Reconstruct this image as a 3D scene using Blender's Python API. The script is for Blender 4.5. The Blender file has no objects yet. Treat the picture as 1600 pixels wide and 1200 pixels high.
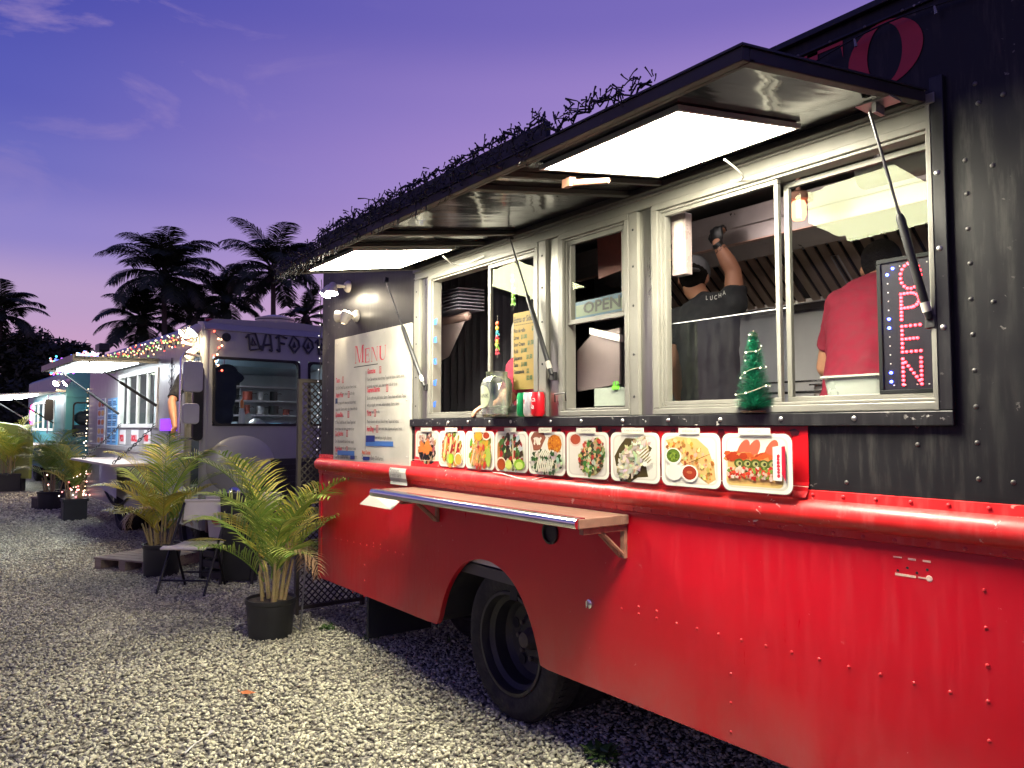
import bpy, bmesh, math, random
import numpy as np
from mathutils import Vector, Matrix, noise

random.seed(7)
SC = bpy.context.scene
COL = SC.collection
PI = math.pi
R = math.radians

# ------------------------------------------------------------------ camera
FPX = 1170.0
TILT = math.atan(67 / FPX)
PSI = math.atan(882 / math.hypot(FPX, 67))
CAM = Vector((0, -2.35, 1.55))
FW = Vector((-math.cos(PSI) * math.cos(TILT), math.sin(PSI) * math.cos(TILT), math.sin(TILT)))
RT = FW.cross(Vector((0, 0, 1))).normalized()
UP = RT.cross(FW)
cd = bpy.data.cameras.new('camera')
cd.sensor_width = 36
cd.lens = FPX / 1600 * 36
cd.clip_start = 0.05
cd.clip_end = 600
cam = bpy.data.objects.new('camera', cd)
COL.objects.link(cam)
cam.matrix_world = Matrix.Translation(CAM) @ Matrix((RT, UP, -FW)).transposed().to_4x4()
SC.camera = cam

# ------------------------------------------------------------------ dusk sky
world = bpy.data.worlds.new('World')
SC.world = world
world.use_nodes = True
nt = world.node_tree
nt.nodes.clear()
N = nt.nodes.new
L = nt.links.new
wo = N('ShaderNodeOutputWorld')
bg = N('ShaderNodeBackground')
tc = N('ShaderNodeTexCoord')
sep = N('ShaderNodeSeparateXYZ')
L(tc.outputs['Generated'], sep.inputs[0])
# elevation ramp away from the glow, and towards it
def ramp(stops):
    r = N('ShaderNodeValToRGB')
    r.color_ramp.interpolation = 'EASE'
    while len(r.color_ramp.elements) > 1:
        r.color_ramp.elements.remove(r.color_ramp.elements[0])
    r.color_ramp.elements[0].position = stops[0][0]
    r.color_ramp.elements[0].color = (*stops[0][1], 1)
    for p, c in stops[1:]:
        e = r.color_ramp.elements.new(p)
        e.color = (*c, 1)
    return r
def lin(r, g, b):
    f = lambda c: ((c / 255 + .055) / 1.055) ** 2.4 if c > 10 else c / 255 / 12.92
    return (f(r), f(g), f(b))
r1 = ramp([(0.0, lin(210, 156, 190)), (.08, lin(202, 162, 198)), (.15, lin(184, 159, 202)), (.22, lin(138, 131, 202)), (.29, lin(104, 107, 190)), (.36, lin(86, 91, 182)), (.46, lin(72, 78, 173)), (.65, lin(70, 74, 166)), (1, lin(58, 62, 145))])
r2 = ramp([(0.0, lin(214, 154, 188)), (.10, lin(208, 158, 198)), (.20, lin(192, 154, 206)), (.33, lin(176, 145, 209)), (.41, lin(160, 134, 203)), (.49, lin(128, 111, 190)), (.62, lin(96, 92, 180)), (1, lin(58, 62, 145))])
L(sep.outputs[2], r1.inputs[0]); L(sep.outputs[2], r2.inputs[0])
dt = N('ShaderNodeVectorMath'); dt.operation = 'DOT_PRODUCT'
dt.inputs[1].default_value = (-0.42, 0.907, 0)      # azimuth of the afterglow
L(tc.outputs['Generated'], dt.inputs[0])
mr = N('ShaderNodeMapRange'); mr.interpolation_type = 'SMOOTHSTEP'
mr.inputs[1].default_value = .35; mr.inputs[2].default_value = 1.0
L(dt.outputs['Value'], mr.inputs[0])
mx = N('ShaderNodeMix'); mx.data_type = 'RGBA'
L(mr.outputs[0], mx.inputs[0]); L(r1.outputs[0], mx.inputs[6]); L(r2.outputs[0], mx.inputs[7])
# thin high cloud wisps
mp = N('ShaderNodeMapping'); mp.inputs['Scale'].default_value = (3.2, 3.2, 9.5)
mp.inputs['Location'].default_value = (1.35, .30, .15)
L(tc.outputs['Generated'], mp.inputs[0])
nz = N('ShaderNodeTexNoise'); nz.inputs['Scale'].default_value = 1.7; nz.inputs['Detail'].default_value = 7; nz.inputs['Roughness'].default_value = .58; nz.inputs['Distortion'].default_value = .5
L(mp.outputs[0], nz.inputs[0])
cr = N('ShaderNodeMapRange'); cr.inputs[1].default_value = .52; cr.inputs[2].default_value = .70
L(nz.outputs['Fac'], cr.inputs[0])
hz = N('ShaderNodeMapRange'); hz.inputs[1].default_value = .2; hz.inputs[2].default_value = .42
L(sep.outputs[2], hz.inputs[0])
m3 = N('ShaderNodeMath'); m3.operation = 'MULTIPLY'
L(cr.outputs[0], m3.inputs[0]); L(hz.outputs[0], m3.inputs[1])
m4 = N('ShaderNodeMath'); m4.operation = 'MULTIPLY'; m4.inputs[1].default_value = .75
iv = N('ShaderNodeMapRange'); iv.inputs[1].default_value = .15; iv.inputs[2].default_value = .55; iv.inputs[3].default_value = 1; iv.inputs[4].default_value = 0
L(mr.outputs[0], iv.inputs[0])
m5 = N('ShaderNodeMath'); m5.operation = 'MULTIPLY'
L(m3.outputs[0], m5.inputs[0]); L(iv.outputs[0], m5.inputs[1])
L(m5.outputs[0], m4.inputs[0])
mc = N('ShaderNodeMix'); mc.data_type = 'RGBA'
mc.inputs[7].default_value = (*lin(172, 146, 196), 1)
L(m4.outputs[0], mc.inputs[0]); L(mx.outputs[2], mc.inputs[6])
# a trace of the physical twilight sky on top of the gradient
sk = N('ShaderNodeTexSky'); sk.sky_type = 'NISHITA'; sk.sun_disc = False
sk.sun_elevation = R(-3.5); sk.sun_rotation = R(-25)
ad = N('ShaderNodeMix'); ad.data_type = 'RGBA'; ad.blend_type = 'ADD'; ad.inputs[0].default_value = .02
L(mc.outputs[2], ad.inputs[6]); L(sk.outputs[0], ad.inputs[7])
L(ad.outputs[2], bg.inputs[0])
bg.inputs[1].default_value = 1.0
L(bg.outputs[0], wo.inputs[0])

vs = SC.view_settings
SC.display_settings.display_device = 'sRGB'
vs.view_transform = 'Standard'; vs.look = 'None'; vs.exposure = 0; vs.gamma = 1; vs.use_curve_mapping = False
SC.render.engine = 'CYCLES'
cy = SC.cycles
cy.use_denoising = True
cy.max_bounces = 7; cy.diffuse_bounces = 3; cy.glossy_bounces = 4; cy.transmission_bounces = 6; cy.transparent_max_bounces = 16
cy.sample_clamp_indirect = 6
cy.use_light_tree = True
LIGHT_PANEL = 100.0        # radiance of the awning's flat lights

# ------------------------------------------------------------------ measuring helpers
def ray(px, py):
    return FW * FPX + RT * (px - 800) - UP * (py - 600)
def onY(px, py, Y=0.0):
    r = ray(px, py); return CAM + r * ((Y - CAM.y) / r.y)
def onZ(px, py, Z=0.0):
    r = ray(px, py); return CAM + r * ((Z - CAM.z) / r.z)
def onX(px, py, X):
    r = ray(px, py); return CAM + r * ((X - CAM.x) / r.x)
def onP(px, py, p, n):
    r = ray(px, py); return CAM + r * ((Vector(p) - CAM).dot(n) / r.dot(n))
def atD(px, py, d):
    return CAM + ray(px, py) * (d / FPX)

# ------------------------------------------------------------------ materials
MATS = {}
def nodes(name):
    m = bpy.data.materials.new(name); m.use_nodes = True
    t = m.node_tree; b = t.nodes['Principled BSDF']
    MATS[name] = m
    return m, t, b
def M(name, col, rough=.5, metal=0.0, var=.12, scale=6, bump=0.0, bscale=None, stretch=None, coat=0.0, rvar=.15, spec=.5, dirt=None, trans=0.0):
    m, t, b = nodes(name)
    n = t.nodes.new; l = t.links.new
    co = n('ShaderNodeTexCoord')
    src = co.outputs['Object']
    if stretch:
        mp = n('ShaderNodeMapping'); mp.inputs['Scale'].default_value = stretch
        l(src, mp.inputs[0]); src = mp.outputs[0]
    nz = n('ShaderNodeTexNoise'); nz.inputs['Scale'].default_value = scale; nz.inputs['Detail'].default_value = 6
    nz.inputs['Roughness'].default_value = .62
    l(src, nz.inputs[0])
    mr = n('ShaderNodeMapRange'); mr.inputs[1].default_value = .25; mr.inputs[2].default_value = .75
    mr.inputs[3].default_value = 1 - var; mr.inputs[4].default_value = 1 + var
    l(nz.outputs['Fac'], mr.inputs[0])
    mu = n('ShaderNodeVectorMath'); mu.operation = 'SCALE'; mu.inputs[0].default_value = col[:3]
    l(mr.outputs[0], mu.inputs['Scale'])
    out = mu.outputs[0]
    if dirt:                                   # (colour, threshold, scale, amount)
        n2 = n('ShaderNodeTexNoise'); n2.inputs['Scale'].default_value = dirt[2]; n2.inputs['Detail'].default_value = 8; n2.inputs['Roughness'].default_value = .7
        l(src, n2.inputs[0])
        m2 = n('ShaderNodeMapRange'); m2.inputs[1].default_value = dirt[1]; m2.inputs[2].default_value = dirt[1] + .14; m2.inputs[4].default_value = dirt[3]
        l(n2.outputs['Fac'], m2.inputs[0])
        mx = n('ShaderNodeMix'); mx.data_type = 'RGBA'; mx.inputs[7].default_value = (*dirt[0], 1)
        l(m2.outputs[0], mx.inputs[0]); l(out, mx.inputs[6]); out = mx.outputs[2]
    l(out, b.inputs['Base Color'])
    r2 = n('ShaderNodeMapRange'); r2.inputs[1].default_value = .3; r2.inputs[2].default_value = .7
    r2.inputs[3].default_value = max(.02, rough - rvar * rough); r2.inputs[4].default_value = min(1, rough + rvar * rough * 1.5)
    l(nz.outputs['Fac'], r2.inputs[0]); l(r2.outputs[0], b.inputs['Roughness'])
    b.inputs['Metallic'].default_value = metal
    b.inputs['Specular IOR Level'].default_value = spec
    b.inputs['Coat Weight'].default_value = coat
    b.inputs['Coat Roughness'].default_value = .12
    if trans:
        b.inputs['Transmission Weight'].default_value = trans
    if bump:
        n3 = n('ShaderNodeTexNoise'); n3.inputs['Scale'].default_value = bscale or scale; n3.inputs['Detail'].default_value = 3
        l(src, n3.inputs[0])
        bp = n('ShaderNodeBump'); bp.inputs['Strength'].default_value = min(1, bump); bp.inputs['Distance'].default_value = .02 if bump <= 1 else .02 * bump
        l(n3.outputs['Fac'], bp.inputs['Height']); l(bp.outputs[0], b.inputs['Normal'])
    return m
def EM(name, col, s):
    m, t, b = nodes(name)
    b.inputs['Base Color'].default_value = (*col, 1)
    b.inputs['Emission Color'].default_value = (*col, 1)
    b.inputs['Emission Strength'].default_value = s
    return m
def GLASS(name, tint=(.93, .96, .94), refl=1.0, rough=.0, haze=0.0):
    m, t, b = nodes(name)
    n = t.nodes.new; l = t.links.new
    t.nodes.remove(b)
    out = t.nodes['Material Output']
    tr = n('ShaderNodeBsdfTransparent'); tr.inputs[0].default_value = (*tint, 1)
    gl = n('ShaderNodeBsdfGlossy'); gl.inputs['Roughness'].default_value = rough; gl.inputs[0].default_value = (.92, 1, .74, 1)
    fr = n('ShaderNodeFresnel'); fr.inputs[0].default_value = 1.5
    mm = n('ShaderNodeMath'); mm.operation = 'MULTIPLY'; mm.inputs[1].default_value = refl; mm.use_clamp = True
    l(fr.outputs[0], mm.inputs[0])
    mx = n('ShaderNodeMixShader'); l(mm.outputs[0], mx.inputs[0]); l(tr.outputs[0], mx.inputs[1]); l(gl.outputs[0], mx.inputs[2])
    last = mx
    if haze:
        df = n('ShaderNodeBsdfDiffuse'); df.inputs[0].default_value = (.6, .6, .58, 1)
        co = n('ShaderNodeTexCoord'); nz = n('ShaderNodeTexNoise'); nz.inputs['Scale'].default_value = 9; nz.inputs['Detail'].default_value = 8
        mp = n('ShaderNodeMapping'); mp.inputs['Scale'].default_value = (3, 3, .8)
        l(co.outputs['Object'], mp.inputs[0]); l(mp.outputs[0], nz.inputs[0])
        mr = n('ShaderNodeMapRange'); mr.inputs[1].default_value = .35; mr.inputs[2].default_value = .75; mr.inputs[4].default_value = haze
        l(nz.outputs['Fac'], mr.inputs[0])
        m2 = n('ShaderNodeMixShader'); l(mr.outputs[0], m2.inputs[0]); l(mx.outputs[0], m2.inputs[1]); l(df.outputs[0], m2.inputs[2])
        last = m2
    l(last.outputs[0], out.inputs[0])
    return m
def PRINT(name, rough=.45, mottle=0.0):
    m, t, b = nodes(name)
    a = t.nodes.new('ShaderNodeAttribute'); a.attribute_name = 'Col'
    out = a.outputs['Color']
    if mottle:
        co = t.nodes.new('ShaderNodeTexCoord'); nz = t.nodes.new('ShaderNodeTexNoise'); nz.inputs['Scale'].default_value = 5; nz.inputs['Detail'].default_value = 7
        t.links.new(co.outputs['Object'], nz.inputs[0])
        mr = t.nodes.new('ShaderNodeMapRange'); mr.inputs[1].default_value = .35; mr.inputs[2].default_value = .7; mr.inputs[3].default_value = 1 - mottle; mr.inputs[4].default_value = 1
        t.links.new(nz.outputs['Fac'], mr.inputs[0])
        v = t.nodes.new('ShaderNodeVectorMath'); v.operation = 'SCALE'
        t.links.new(out, v.inputs[0]); t.links.new(mr.outputs[0], v.inputs['Scale']); out = v.outputs[0]
    t.links.new(out, b.inputs['Base Color'])
    b.inputs['Roughness'].default_value = rough
    return m

# red and black truck paints carry streaks, scuffs and chips
def PAINT(name, col, streak, chip, rough, chip_amt=.6, streak_amt=.35, coat=.3, wav=.25, chip_th=.70):
    m, t, b = nodes(name)
    n = t.nodes.new; l = t.links.new
    co = n('ShaderNodeTexCoord')
    def noise_(scale, stretch, detail=6, rg=.6, dist=0):
        mp = n('ShaderNodeMapping'); mp.inputs['Scale'].default_value = stretch
        z = n('ShaderNodeTexNoise'); z.inputs['Scale'].default_value = scale; z.inputs['Detail'].default_value = detail; z.inputs['Roughness'].default_value = rg; z.inputs['Distortion'].default_value = dist
        l(co.outputs['Object'], mp.inputs[0]); l(mp.outputs[0], z.inputs[0]); return z.outputs['Fac']
    def rng(s, a, c, lo=0., hi=1.):
        r = n('ShaderNodeMapRange'); r.inputs[1].default_value = a; r.inputs[2].default_value = c; r.inputs[3].default_value = lo; r.inputs[4].default_value = hi
        l(s, r.inputs[0]); return r.outputs[0]
    def mix(f, a, c, isrgb=False):
        x = n('ShaderNodeMix'); x.data_type = 'RGBA'; l(f, x.inputs[0])
        if isrgb: x.inputs[6].default_value = (*a, 1)
        else: l(a, x.inputs[6])
        x.inputs[7].default_value = (*c, 1); return x.outputs[2]
    st = noise_(5, (6, 6, .7), 7, .65)
    big = noise_(1.6, (1, 1, 1), 5, .6)
    c = mix(rng(big, .3, .75, 0, .35), col, tuple(x * .62 for x in col), True)
    st2 = n('ShaderNodeMath'); st2.operation = 'MULTIPLY'; l(rng(st, .5, .78, 0, streak_amt), st2.inputs[0]); l(rng(big, .38, .62, .25, 1), st2.inputs[1])
    c = mix(st2.outputs[0], c, streak)
    ch = noise_(34, (1, 1, 1.2), 4, .6, .4)
    gate = noise_(2.3, (1, 1, 1), 3, .5)
    cm = n('ShaderNodeMath'); cm.operation = 'MULTIPLY'; l(rng(ch, chip_th, chip_th + .03, 0, chip_amt), cm.inputs[0]); l(rng(gate, .5, .6), cm.inputs[1])
    c = mix(cm.outputs[0], c, chip)
    sz = n('ShaderNodeSeparateXYZ'); l(co.outputs['Object'], sz.inputs[0])
    ds = noise_(3.5, (1, 1, .6), 7, .7)
    da = n('ShaderNodeMath'); da.operation = 'MULTIPLY'; l(rng(sz.outputs[2], .36, .66, .5, 0), da.inputs[0]); l(rng(ds, .35, .72, 0, .8), da.inputs[1])
    c = mix(da.outputs[0], c, (.30, .22, .17))
    l(c, b.inputs['Base Color'])
    l(rng(st, .3, .75, rough * .75, rough * 1.5), b.inputs['Roughness'])
    b.inputs['Coat Weight'].default_value = coat; b.inputs['Coat Roughness'].default_value = .18
    if 'black' in name: b.inputs['Specular IOR Level'].default_value = .22
    w = noise_(2.2, (1, 1, 1.3), 2, .5)
    bp = n('ShaderNodeBump'); bp.inputs['Strength'].default_value = wav; bp.inputs['Distance'].default_value = .03
    l(w, bp.inputs['Height'])
    b2 = n('ShaderNodeBump'); b2.inputs['Strength'].default_value = .12; b2.inputs['Distance'].default_value = .002
    l(ch, b2.inputs['Height']); l(bp.outputs[0], b2.inputs['Normal'])
    l(b2.outputs[0], b.inputs['Normal'])
    return m

red_paint = PAINT('red_paint', (.50, .0013, .011), (.52, .06, .07), (.7, .45, .4), .36, .7, .20, .12, .16)
rail_paint = PAINT('rail_paint', (.60, .012, .012), (.70, .22, .2), (.8, .6, .5), .42, .9, .5, .12, .2, .64)
black_paint = PAINT('black_paint', (.012, .0115, .013), (.07, .066, .06), (.26, .24, .22), .40, .6, .75, .0, .3, .66)
black_trim = PAINT('black_trim', (.012, .012, .013), (.08, .08, .08), (.55, .52, .48), .34, .8, .4, .3, .1, .63)
letter_red = M('letter_red', (.42, .008, .022), .45, var=.2)
alu = M('cream_aluminium', (.165, .160, .138), .42, .15, .14, 9, dirt=((.32, .25, .14), .62, 14, .45), stretch=(1, 1, .6))
steel = M('brushed_steel', (.27, .265, .24), .30, .9, .16, 7, bump=.10, bscale=3, stretch=(5, 5, .5), dirt=((.30, .24, .16), .64, 5, .4))
steel_i = M('kitchen_steel', (.60, .56, .56), .36, .75, .14, 5, bump=.10, bscale=2.5)
steel_d = M('filter_steel', (.40, .30, .24), .38, .8, .25, 9)
awn_in = M('awning_sheet', (.016, .016, .015), .13, .15, .35, 5, bump=.30, bscale=3.0, stretch=(2.5, .5, 1), spec=.9)
awn_fr = M('awning_frame', (.032, .030, .026), .55, .1, .3, 8, dirt=((.35, .32, .26), .66, 20, .5))
dark_metal = M('dark_metal', (.02, .02, .021), .42, .3, .2)
chrome = M('chrome', (.7, .7, .7), .18, 1, .05)
rubber = M('rubber', (.010, .010, .010), .9, 0, .3, 12, bump=.3, bscale=30, dirt=((.035, .03, .026), .5, 7, .5))
rim_mat = M('rim_paint', (.016, .016, .017), .55, .1, .35, 8, dirt=((.08, .06, .05), .6, 9, .5))
hub_rust = M('hub_rust', (.07, .06, .05), .7, .3, .5, 30)
under_mat = M('underbody', (.012, .012, .012), .9, 0, .3)
board_mat = M('laminate', (.19, .105, .075), .42, 0, .22, 9, stretch=(.5, 3, 3), coat=.15, dirt=((.34, .24, .17), .6, 6, .4))
bolt_mat = M('bolt_metal', (.45, .44, .42), .35, .9, .2)
rivet_red = M('rivet_red', (.55, .02, .025), .35, 0, .2)
rivet_blk = M('rivet_black', (.09, .085, .08), .35, .4, .3)
panel_em = EM('lit_diffuser', (1.0, .94, .75), LIGHT_PANEL)
white_pl = M('white_plastic', (.48, .47, .43), .4, 0, .06)
paper = M('paper', (.42, .40, .34), .7, 0, .05, 14)
printm = PRINT('printed_sheet', .55, .22)
glossp = PRINT('glossy_print', .3, .06)
glass = GLASS('window_glass', (.90, .93, .90), .22, .0, .0)
acrylic = GLASS('acrylic_sheet', (.80, .83, .86), .35, .02, .010)
int_wall = M('interior_panel', (.40, .38, .41), .45, .2, .1, 4, bump=.03)
int_dark = M('interior_dark', (.05, .047, .05), .5, .1, .3, 5)
tape_blue = M('painters_tape', (.02, .09, .42), .6, 0, .15)
skin_m = M('skin', (.42, .20, .12), .5, 0, .08, 12)
hair_m = M('hair', (.015, .012, .01), .95, 0, .4, 60, bump=1.5, bscale=140, spec=.15)

def LEAF(name, cols, rough=.5):
    m, t, b = nodes(name); n = t.nodes.new; l = t.links.new
    g = n('ShaderNodeNewGeometry'); cr = n('ShaderNodeValToRGB'); e = cr.color_ramp
    e.elements[0].color = (*cols[0], 1); e.elements[1].color = (*cols[-1], 1)
    for i, c in enumerate(cols[1:-1]): x = e.elements.new((i + 1) / (len(cols) - 1)); x.color = (*c, 1)
    l(g.outputs['Random Per Island'], cr.inputs[0]); l(cr.outputs[0], b.inputs['Base Color'])
    b.inputs['Roughness'].default_value = rough
    b.inputs['Subsurface Weight'].default_value = 0
    tr = n('ShaderNodeBsdfTranslucent'); l(cr.outputs[0], tr.inputs[0]); mx = n('ShaderNodeMixShader'); mx.inputs[0].default_value = .25
    out = t.nodes['Material Output']; l(b.outputs[0], mx.inputs[1]); l(tr.outputs[0], mx.inputs[2]); l(mx.outputs[0], out.inputs[0])
    return m

# ------------------------------------------------------------------ mesh builder
class MB:
    def __init__(s, T=None):
        s.v = []; s.f = []; s.c = []; s.T = T
    def add(s, vs, fs, col=(1, 1, 1)):
        b = len(s.v)
        if s.T is not None: vs = [s.T @ Vector(p) for p in vs]
        s.v.extend(tuple(p) for p in vs)
        s.f.extend(tuple(i + b for i in f) for f in fs)
        s.c.extend([col] * len(fs))
        return s
    def box(s, x0, x1, y0, y1, z0, z1, col=(1, 1, 1)):
        v = [(x, y, z) for x in (x0, x1) for y in (y0, y1) for z in (z0, z1)]
        return s.add(v, [(0, 1, 3, 2), (4, 6, 7, 5), (0, 4, 5, 1), (2, 3, 7, 6), (0, 2, 6, 4), (1, 5, 7, 3)], col)
    def cbox(s, c, d, Rm=None, col=(1, 1, 1)):
        h = [x / 2 for x in d]; c = Vector(c)
        v = []
        for x in (-1, 1):
            for y in (-1, 1):
                for z in (-1, 1):
                    p = Vector((x * h[0], y * h[1], z * h[2]))
                    if Rm is not None: p = Rm @ p
                    v.append(c + p)
        return s.add(v, [(0, 1, 3, 2), (4, 6, 7, 5), (0, 4, 5, 1), (2, 3, 7, 6), (0, 2, 6, 4), (1, 5, 7, 3)], col)
    def tube(s, pts, r, n=8, cap=True, flat=1.0, col=(1, 1, 1)):
        pts = [Vector(p) for p in pts]; k = len(pts)
        rs = r if isinstance(r, (list, tuple)) else [r] * k
        d0 = (pts[1] - pts[0]).normalized()
        a = Vector((0, 0, 1)) if abs(d0.z) < .9 else Vector((1, 0, 0))
        u = d0.cross(a).normalized()
        V = []
        for i in range(k):
            d = (pts[min(i + 1, k - 1)] - pts[max(i - 1, 0)])
            if d.length < 1e-9: d = d0
            d.normalize()
            u = (u - d * u.dot(d)).normalized(); w = d.cross(u)
            for j in range(n):
                t = 2 * PI * j / n
                V.append(pts[i] + (u * math.cos(t) + w * math.sin(t) * flat) * rs[i])
        Fs = [(i * n + j, i * n + (j + 1) % n, (i + 1) * n + (j + 1) % n, (i + 1) * n + j) for i in range(k - 1) for j in range(n)]
        if cap: Fs += [tuple(range(n - 1, -1, -1)), tuple(range((k - 1) * n, k * n))]
        return s.add(V, Fs, col)
    def lathe(s, prof, c=(0, 0, 0), n=24, axis=None, cap=True, col=(1, 1, 1)):
        c = Vector(c)
        Q = Matrix.Identity(3) if axis is None else Vector((0, 0, 1)).rotation_difference(Vector(axis)).to_matrix()
        V = []
        for (r, z) in prof:
            for j in range(n):
                t = 2 * PI * j / n
                V.append(c + Q @ Vector((r * math.cos(t), r * math.sin(t), z)))
        k = len(prof)
        Fs = [(i * n + j, i * n + (j + 1) % n, (i + 1) * n + (j + 1) % n, (i + 1) * n + j) for i in range(k - 1) for j in range(n)]
        if cap: Fs += [tuple(range(n - 1, -1, -1)), tuple(range((k - 1) * n, k * n))]
        return s.add(V, Fs, col)
    def ell(s, c, r, n=12, m=8, Rm=None, col=(1, 1, 1)):
        c = Vector(c)
        if not isinstance(r, (tuple, list)): r = (r, r, r)
        V = []
        for i in range(m + 1):
            ph = PI * i / m
            for j in range(n):
                t = 2 * PI * j / n
                p = Vector((r[0] * math.sin(ph) * math.cos(t), r[1] * math.sin(ph) * math.sin(t), r[2] * math.cos(ph)))
                if Rm is not None: p = Rm @ p
                V.append(c + p)
        Fs = [(i * n + j, (i + 1) * n + j, (i + 1) * n + (j + 1) % n, i * n + (j + 1) % n) for i in range(m) for j in range(n)]
        return s.add(V, Fs, col)
    def dome(s, c, r, nrm, n=8, flat=.6, col=(1, 1, 1)):
        return s.lathe([(r, 0), (r * .92, r * flat * .45), (r * .6, r * flat * .85), (r * .12, r * flat)], c, n, nrm, True, col)
    def prism(s, out, y0, y1, plane='XZ', col=(1, 1, 1)):
        def P(a, b, y): return (a, y, b) if plane == 'XZ' else ((a, b, y) if plane == 'XY' else (y, a, b))
        n = len(out)
        V = [P(a, b, y0) for a, b in out] + [P(a, b, y1) for a, b in out]
        Fs = [tuple(range(n)), tuple(range(2 * n - 1, n - 1, -1))] + [(i, n + i, n + (i + 1) % n, (i + 1) % n) for i in range(n)]
        return s.add(V, Fs, col)
    def poly(s, pts, col=(1, 1, 1)):
        return s.add(pts, [tuple(range(len(pts)))], col)
    def holes(s, x0, x1, z0, z1, y0, y1, hs, col=(1, 1, 1)):
        xs = sorted({x0, x1, *[v for h in hs for v in h[:2]]}); zs = sorted({z0, z1, *[v for h in hs for v in h[2:]]})
        xs = [x for x in xs if x0 <= x <= x1]; zs = [z for z in zs if z0 <= z <= z1]
        full = lambda i, j: 0 <= i < len(xs) - 1 and 0 <= j < len(zs) - 1 and not any(h[0] < (xs[i] + xs[i + 1]) / 2 < h[1] and h[2] < (zs[j] + zs[j + 1]) / 2 < h[3] for h in hs)
        for i in range(len(xs) - 1):
            for j in range(len(zs) - 1):
                if not full(i, j): continue
                a, b, c, d = xs[i], xs[i + 1], zs[j], zs[j + 1]
                s.poly([(a, y0, c), (b, y0, c), (b, y0, d), (a, y0, d)], col)
                s.poly([(a, y1, d), (b, y1, d), (b, y1, c), (a, y1, c)], col)
                if not full(i - 1, j): s.poly([(a, y0, c), (a, y0, d), (a, y1, d), (a, y1, c)], col)
                if not full(i + 1, j): s.poly([(b, y0, c), (b, y1, c), (b, y1, d), (b, y0, d)], col)
                if not full(i, j - 1): s.poly([(a, y0, c), (a, y1, c), (b, y1, c), (b, y0, c)], col)
                if not full(i, j + 1): s.poly([(a, y0, d), (b, y0, d), (b, y1, d), (a, y1, d)], col)
        return s
    def text(s, body, size, mp, sx=1.0, col=(0, 0, 0), align='LEFT', res=2, shear=0.0, bold=0.0):
        """mp maps a flat (x, y) text coordinate to a 3D point"""
        cu = bpy.data.curves.new('t', 'FONT'); cu.body = body; cu.size = size; cu.align_x = align; cu.resolution_u = res; cu.shear = shear; cu.offset = bold
        ob = bpy.data.objects.new('t', cu)
        me = bpy.data.meshes.new_from_object(ob)
        if me is not None and len(me.vertices):
            s.add([mp(v.co.x * sx, v.co.y) for v in me.vertices], [tuple(p.vertices) for p in me.polygons], col)
        if me is not None: bpy.data.meshes.remove(me)
        bpy.data.objects.remove(ob); bpy.data.curves.remove(cu)
        return s
    def build(s, name, mat, parent=None, smooth=None, bevel=None, label=None, kind=None, color=False, origin=None):
        me = bpy.data.meshes.new(name)
        v = s.v
        o3 = Vector(origin) if origin is not None else None
        if o3 is not None: v = [(p[0] - o3.x, p[1] - o3.y, p[2] - o3.z) for p in v]
        me.from_pydata(v, [], s.f); me.update()
        if color:
            at = me.color_attributes.new('Col', 'FLOAT_COLOR', 'CORNER')
            buf = []
            for p, c in zip(me.polygons, s.c): buf.extend([c[0], c[1], c[2], 1.0] * p.loop_total)
            at.data.foreach_set('color', buf)
        if smooth:
            me.shade_smooth(); me.set_sharp_from_angle(angle=R(smooth))
        me.materials.append(mat)
        o = bpy.data.objects.new(name, me); COL.objects.link(o)
        if o3 is not None: o.location = o3
        if parent is not None:
            o.parent = parent
            if not getattr(parent, '_x', None) and parent.get('_w'):
                pass
            if o3 is not None or not s_local(parent): o.matrix_parent_inverse = wmat(parent).inverted()
        if bevel:
            bm_ = o.modifiers.new('bevel', 'BEVEL'); bm_.width = bevel; bm_.segments = 2; bm_.limit_method = 'ANGLE'; bm_.angle_limit = R(40)
        if label: o['label'] = label
        if kind: o['kind'] = kind
        return o

LOCAL = set()
def s_local(o): return o.name in LOCAL
def wmat(o):
    m = Matrix.Translation(o.location) @ o.rotation_euler.to_matrix().to_4x4()
    if o.parent is not None: m = wmat(o.parent) @ o.matrix_parent_inverse @ m
    return m
def tag(o, label=None, cat=None, group=None, kind=None):
    if label: o['label'] = label
    if cat: o['category'] = cat
    if group: o['group'] = group
    if kind: o['kind'] = kind
    return o
def thing(name, label, cat, loc=(0, 0, 0), rz=0.0, group=None, local=False):
    """Empty at the thing's base; local=True: its parts are given in its own axes, else in world axes"""
    o = bpy.data.objects.new(name, None); COL.objects.link(o); o.empty_display_size = .2
    o.location = loc; o.rotation_euler = (0, 0, rz)
    if local: LOCAL.add(o.name)
    return tag(o, label, cat, group)
def sub(o, parent):
    if parent.name in LOCAL: LOCAL.add(o.name)
    return o
def copy_tree(o, parent=None):
    c = o.copy(); COL.objects.link(c)
    if parent is not None: c.parent = parent
    for ch in list(o.children): copy_tree(ch, c)
    return c
def structure(o):
    o['kind'] = 'structure'; return o

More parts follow.
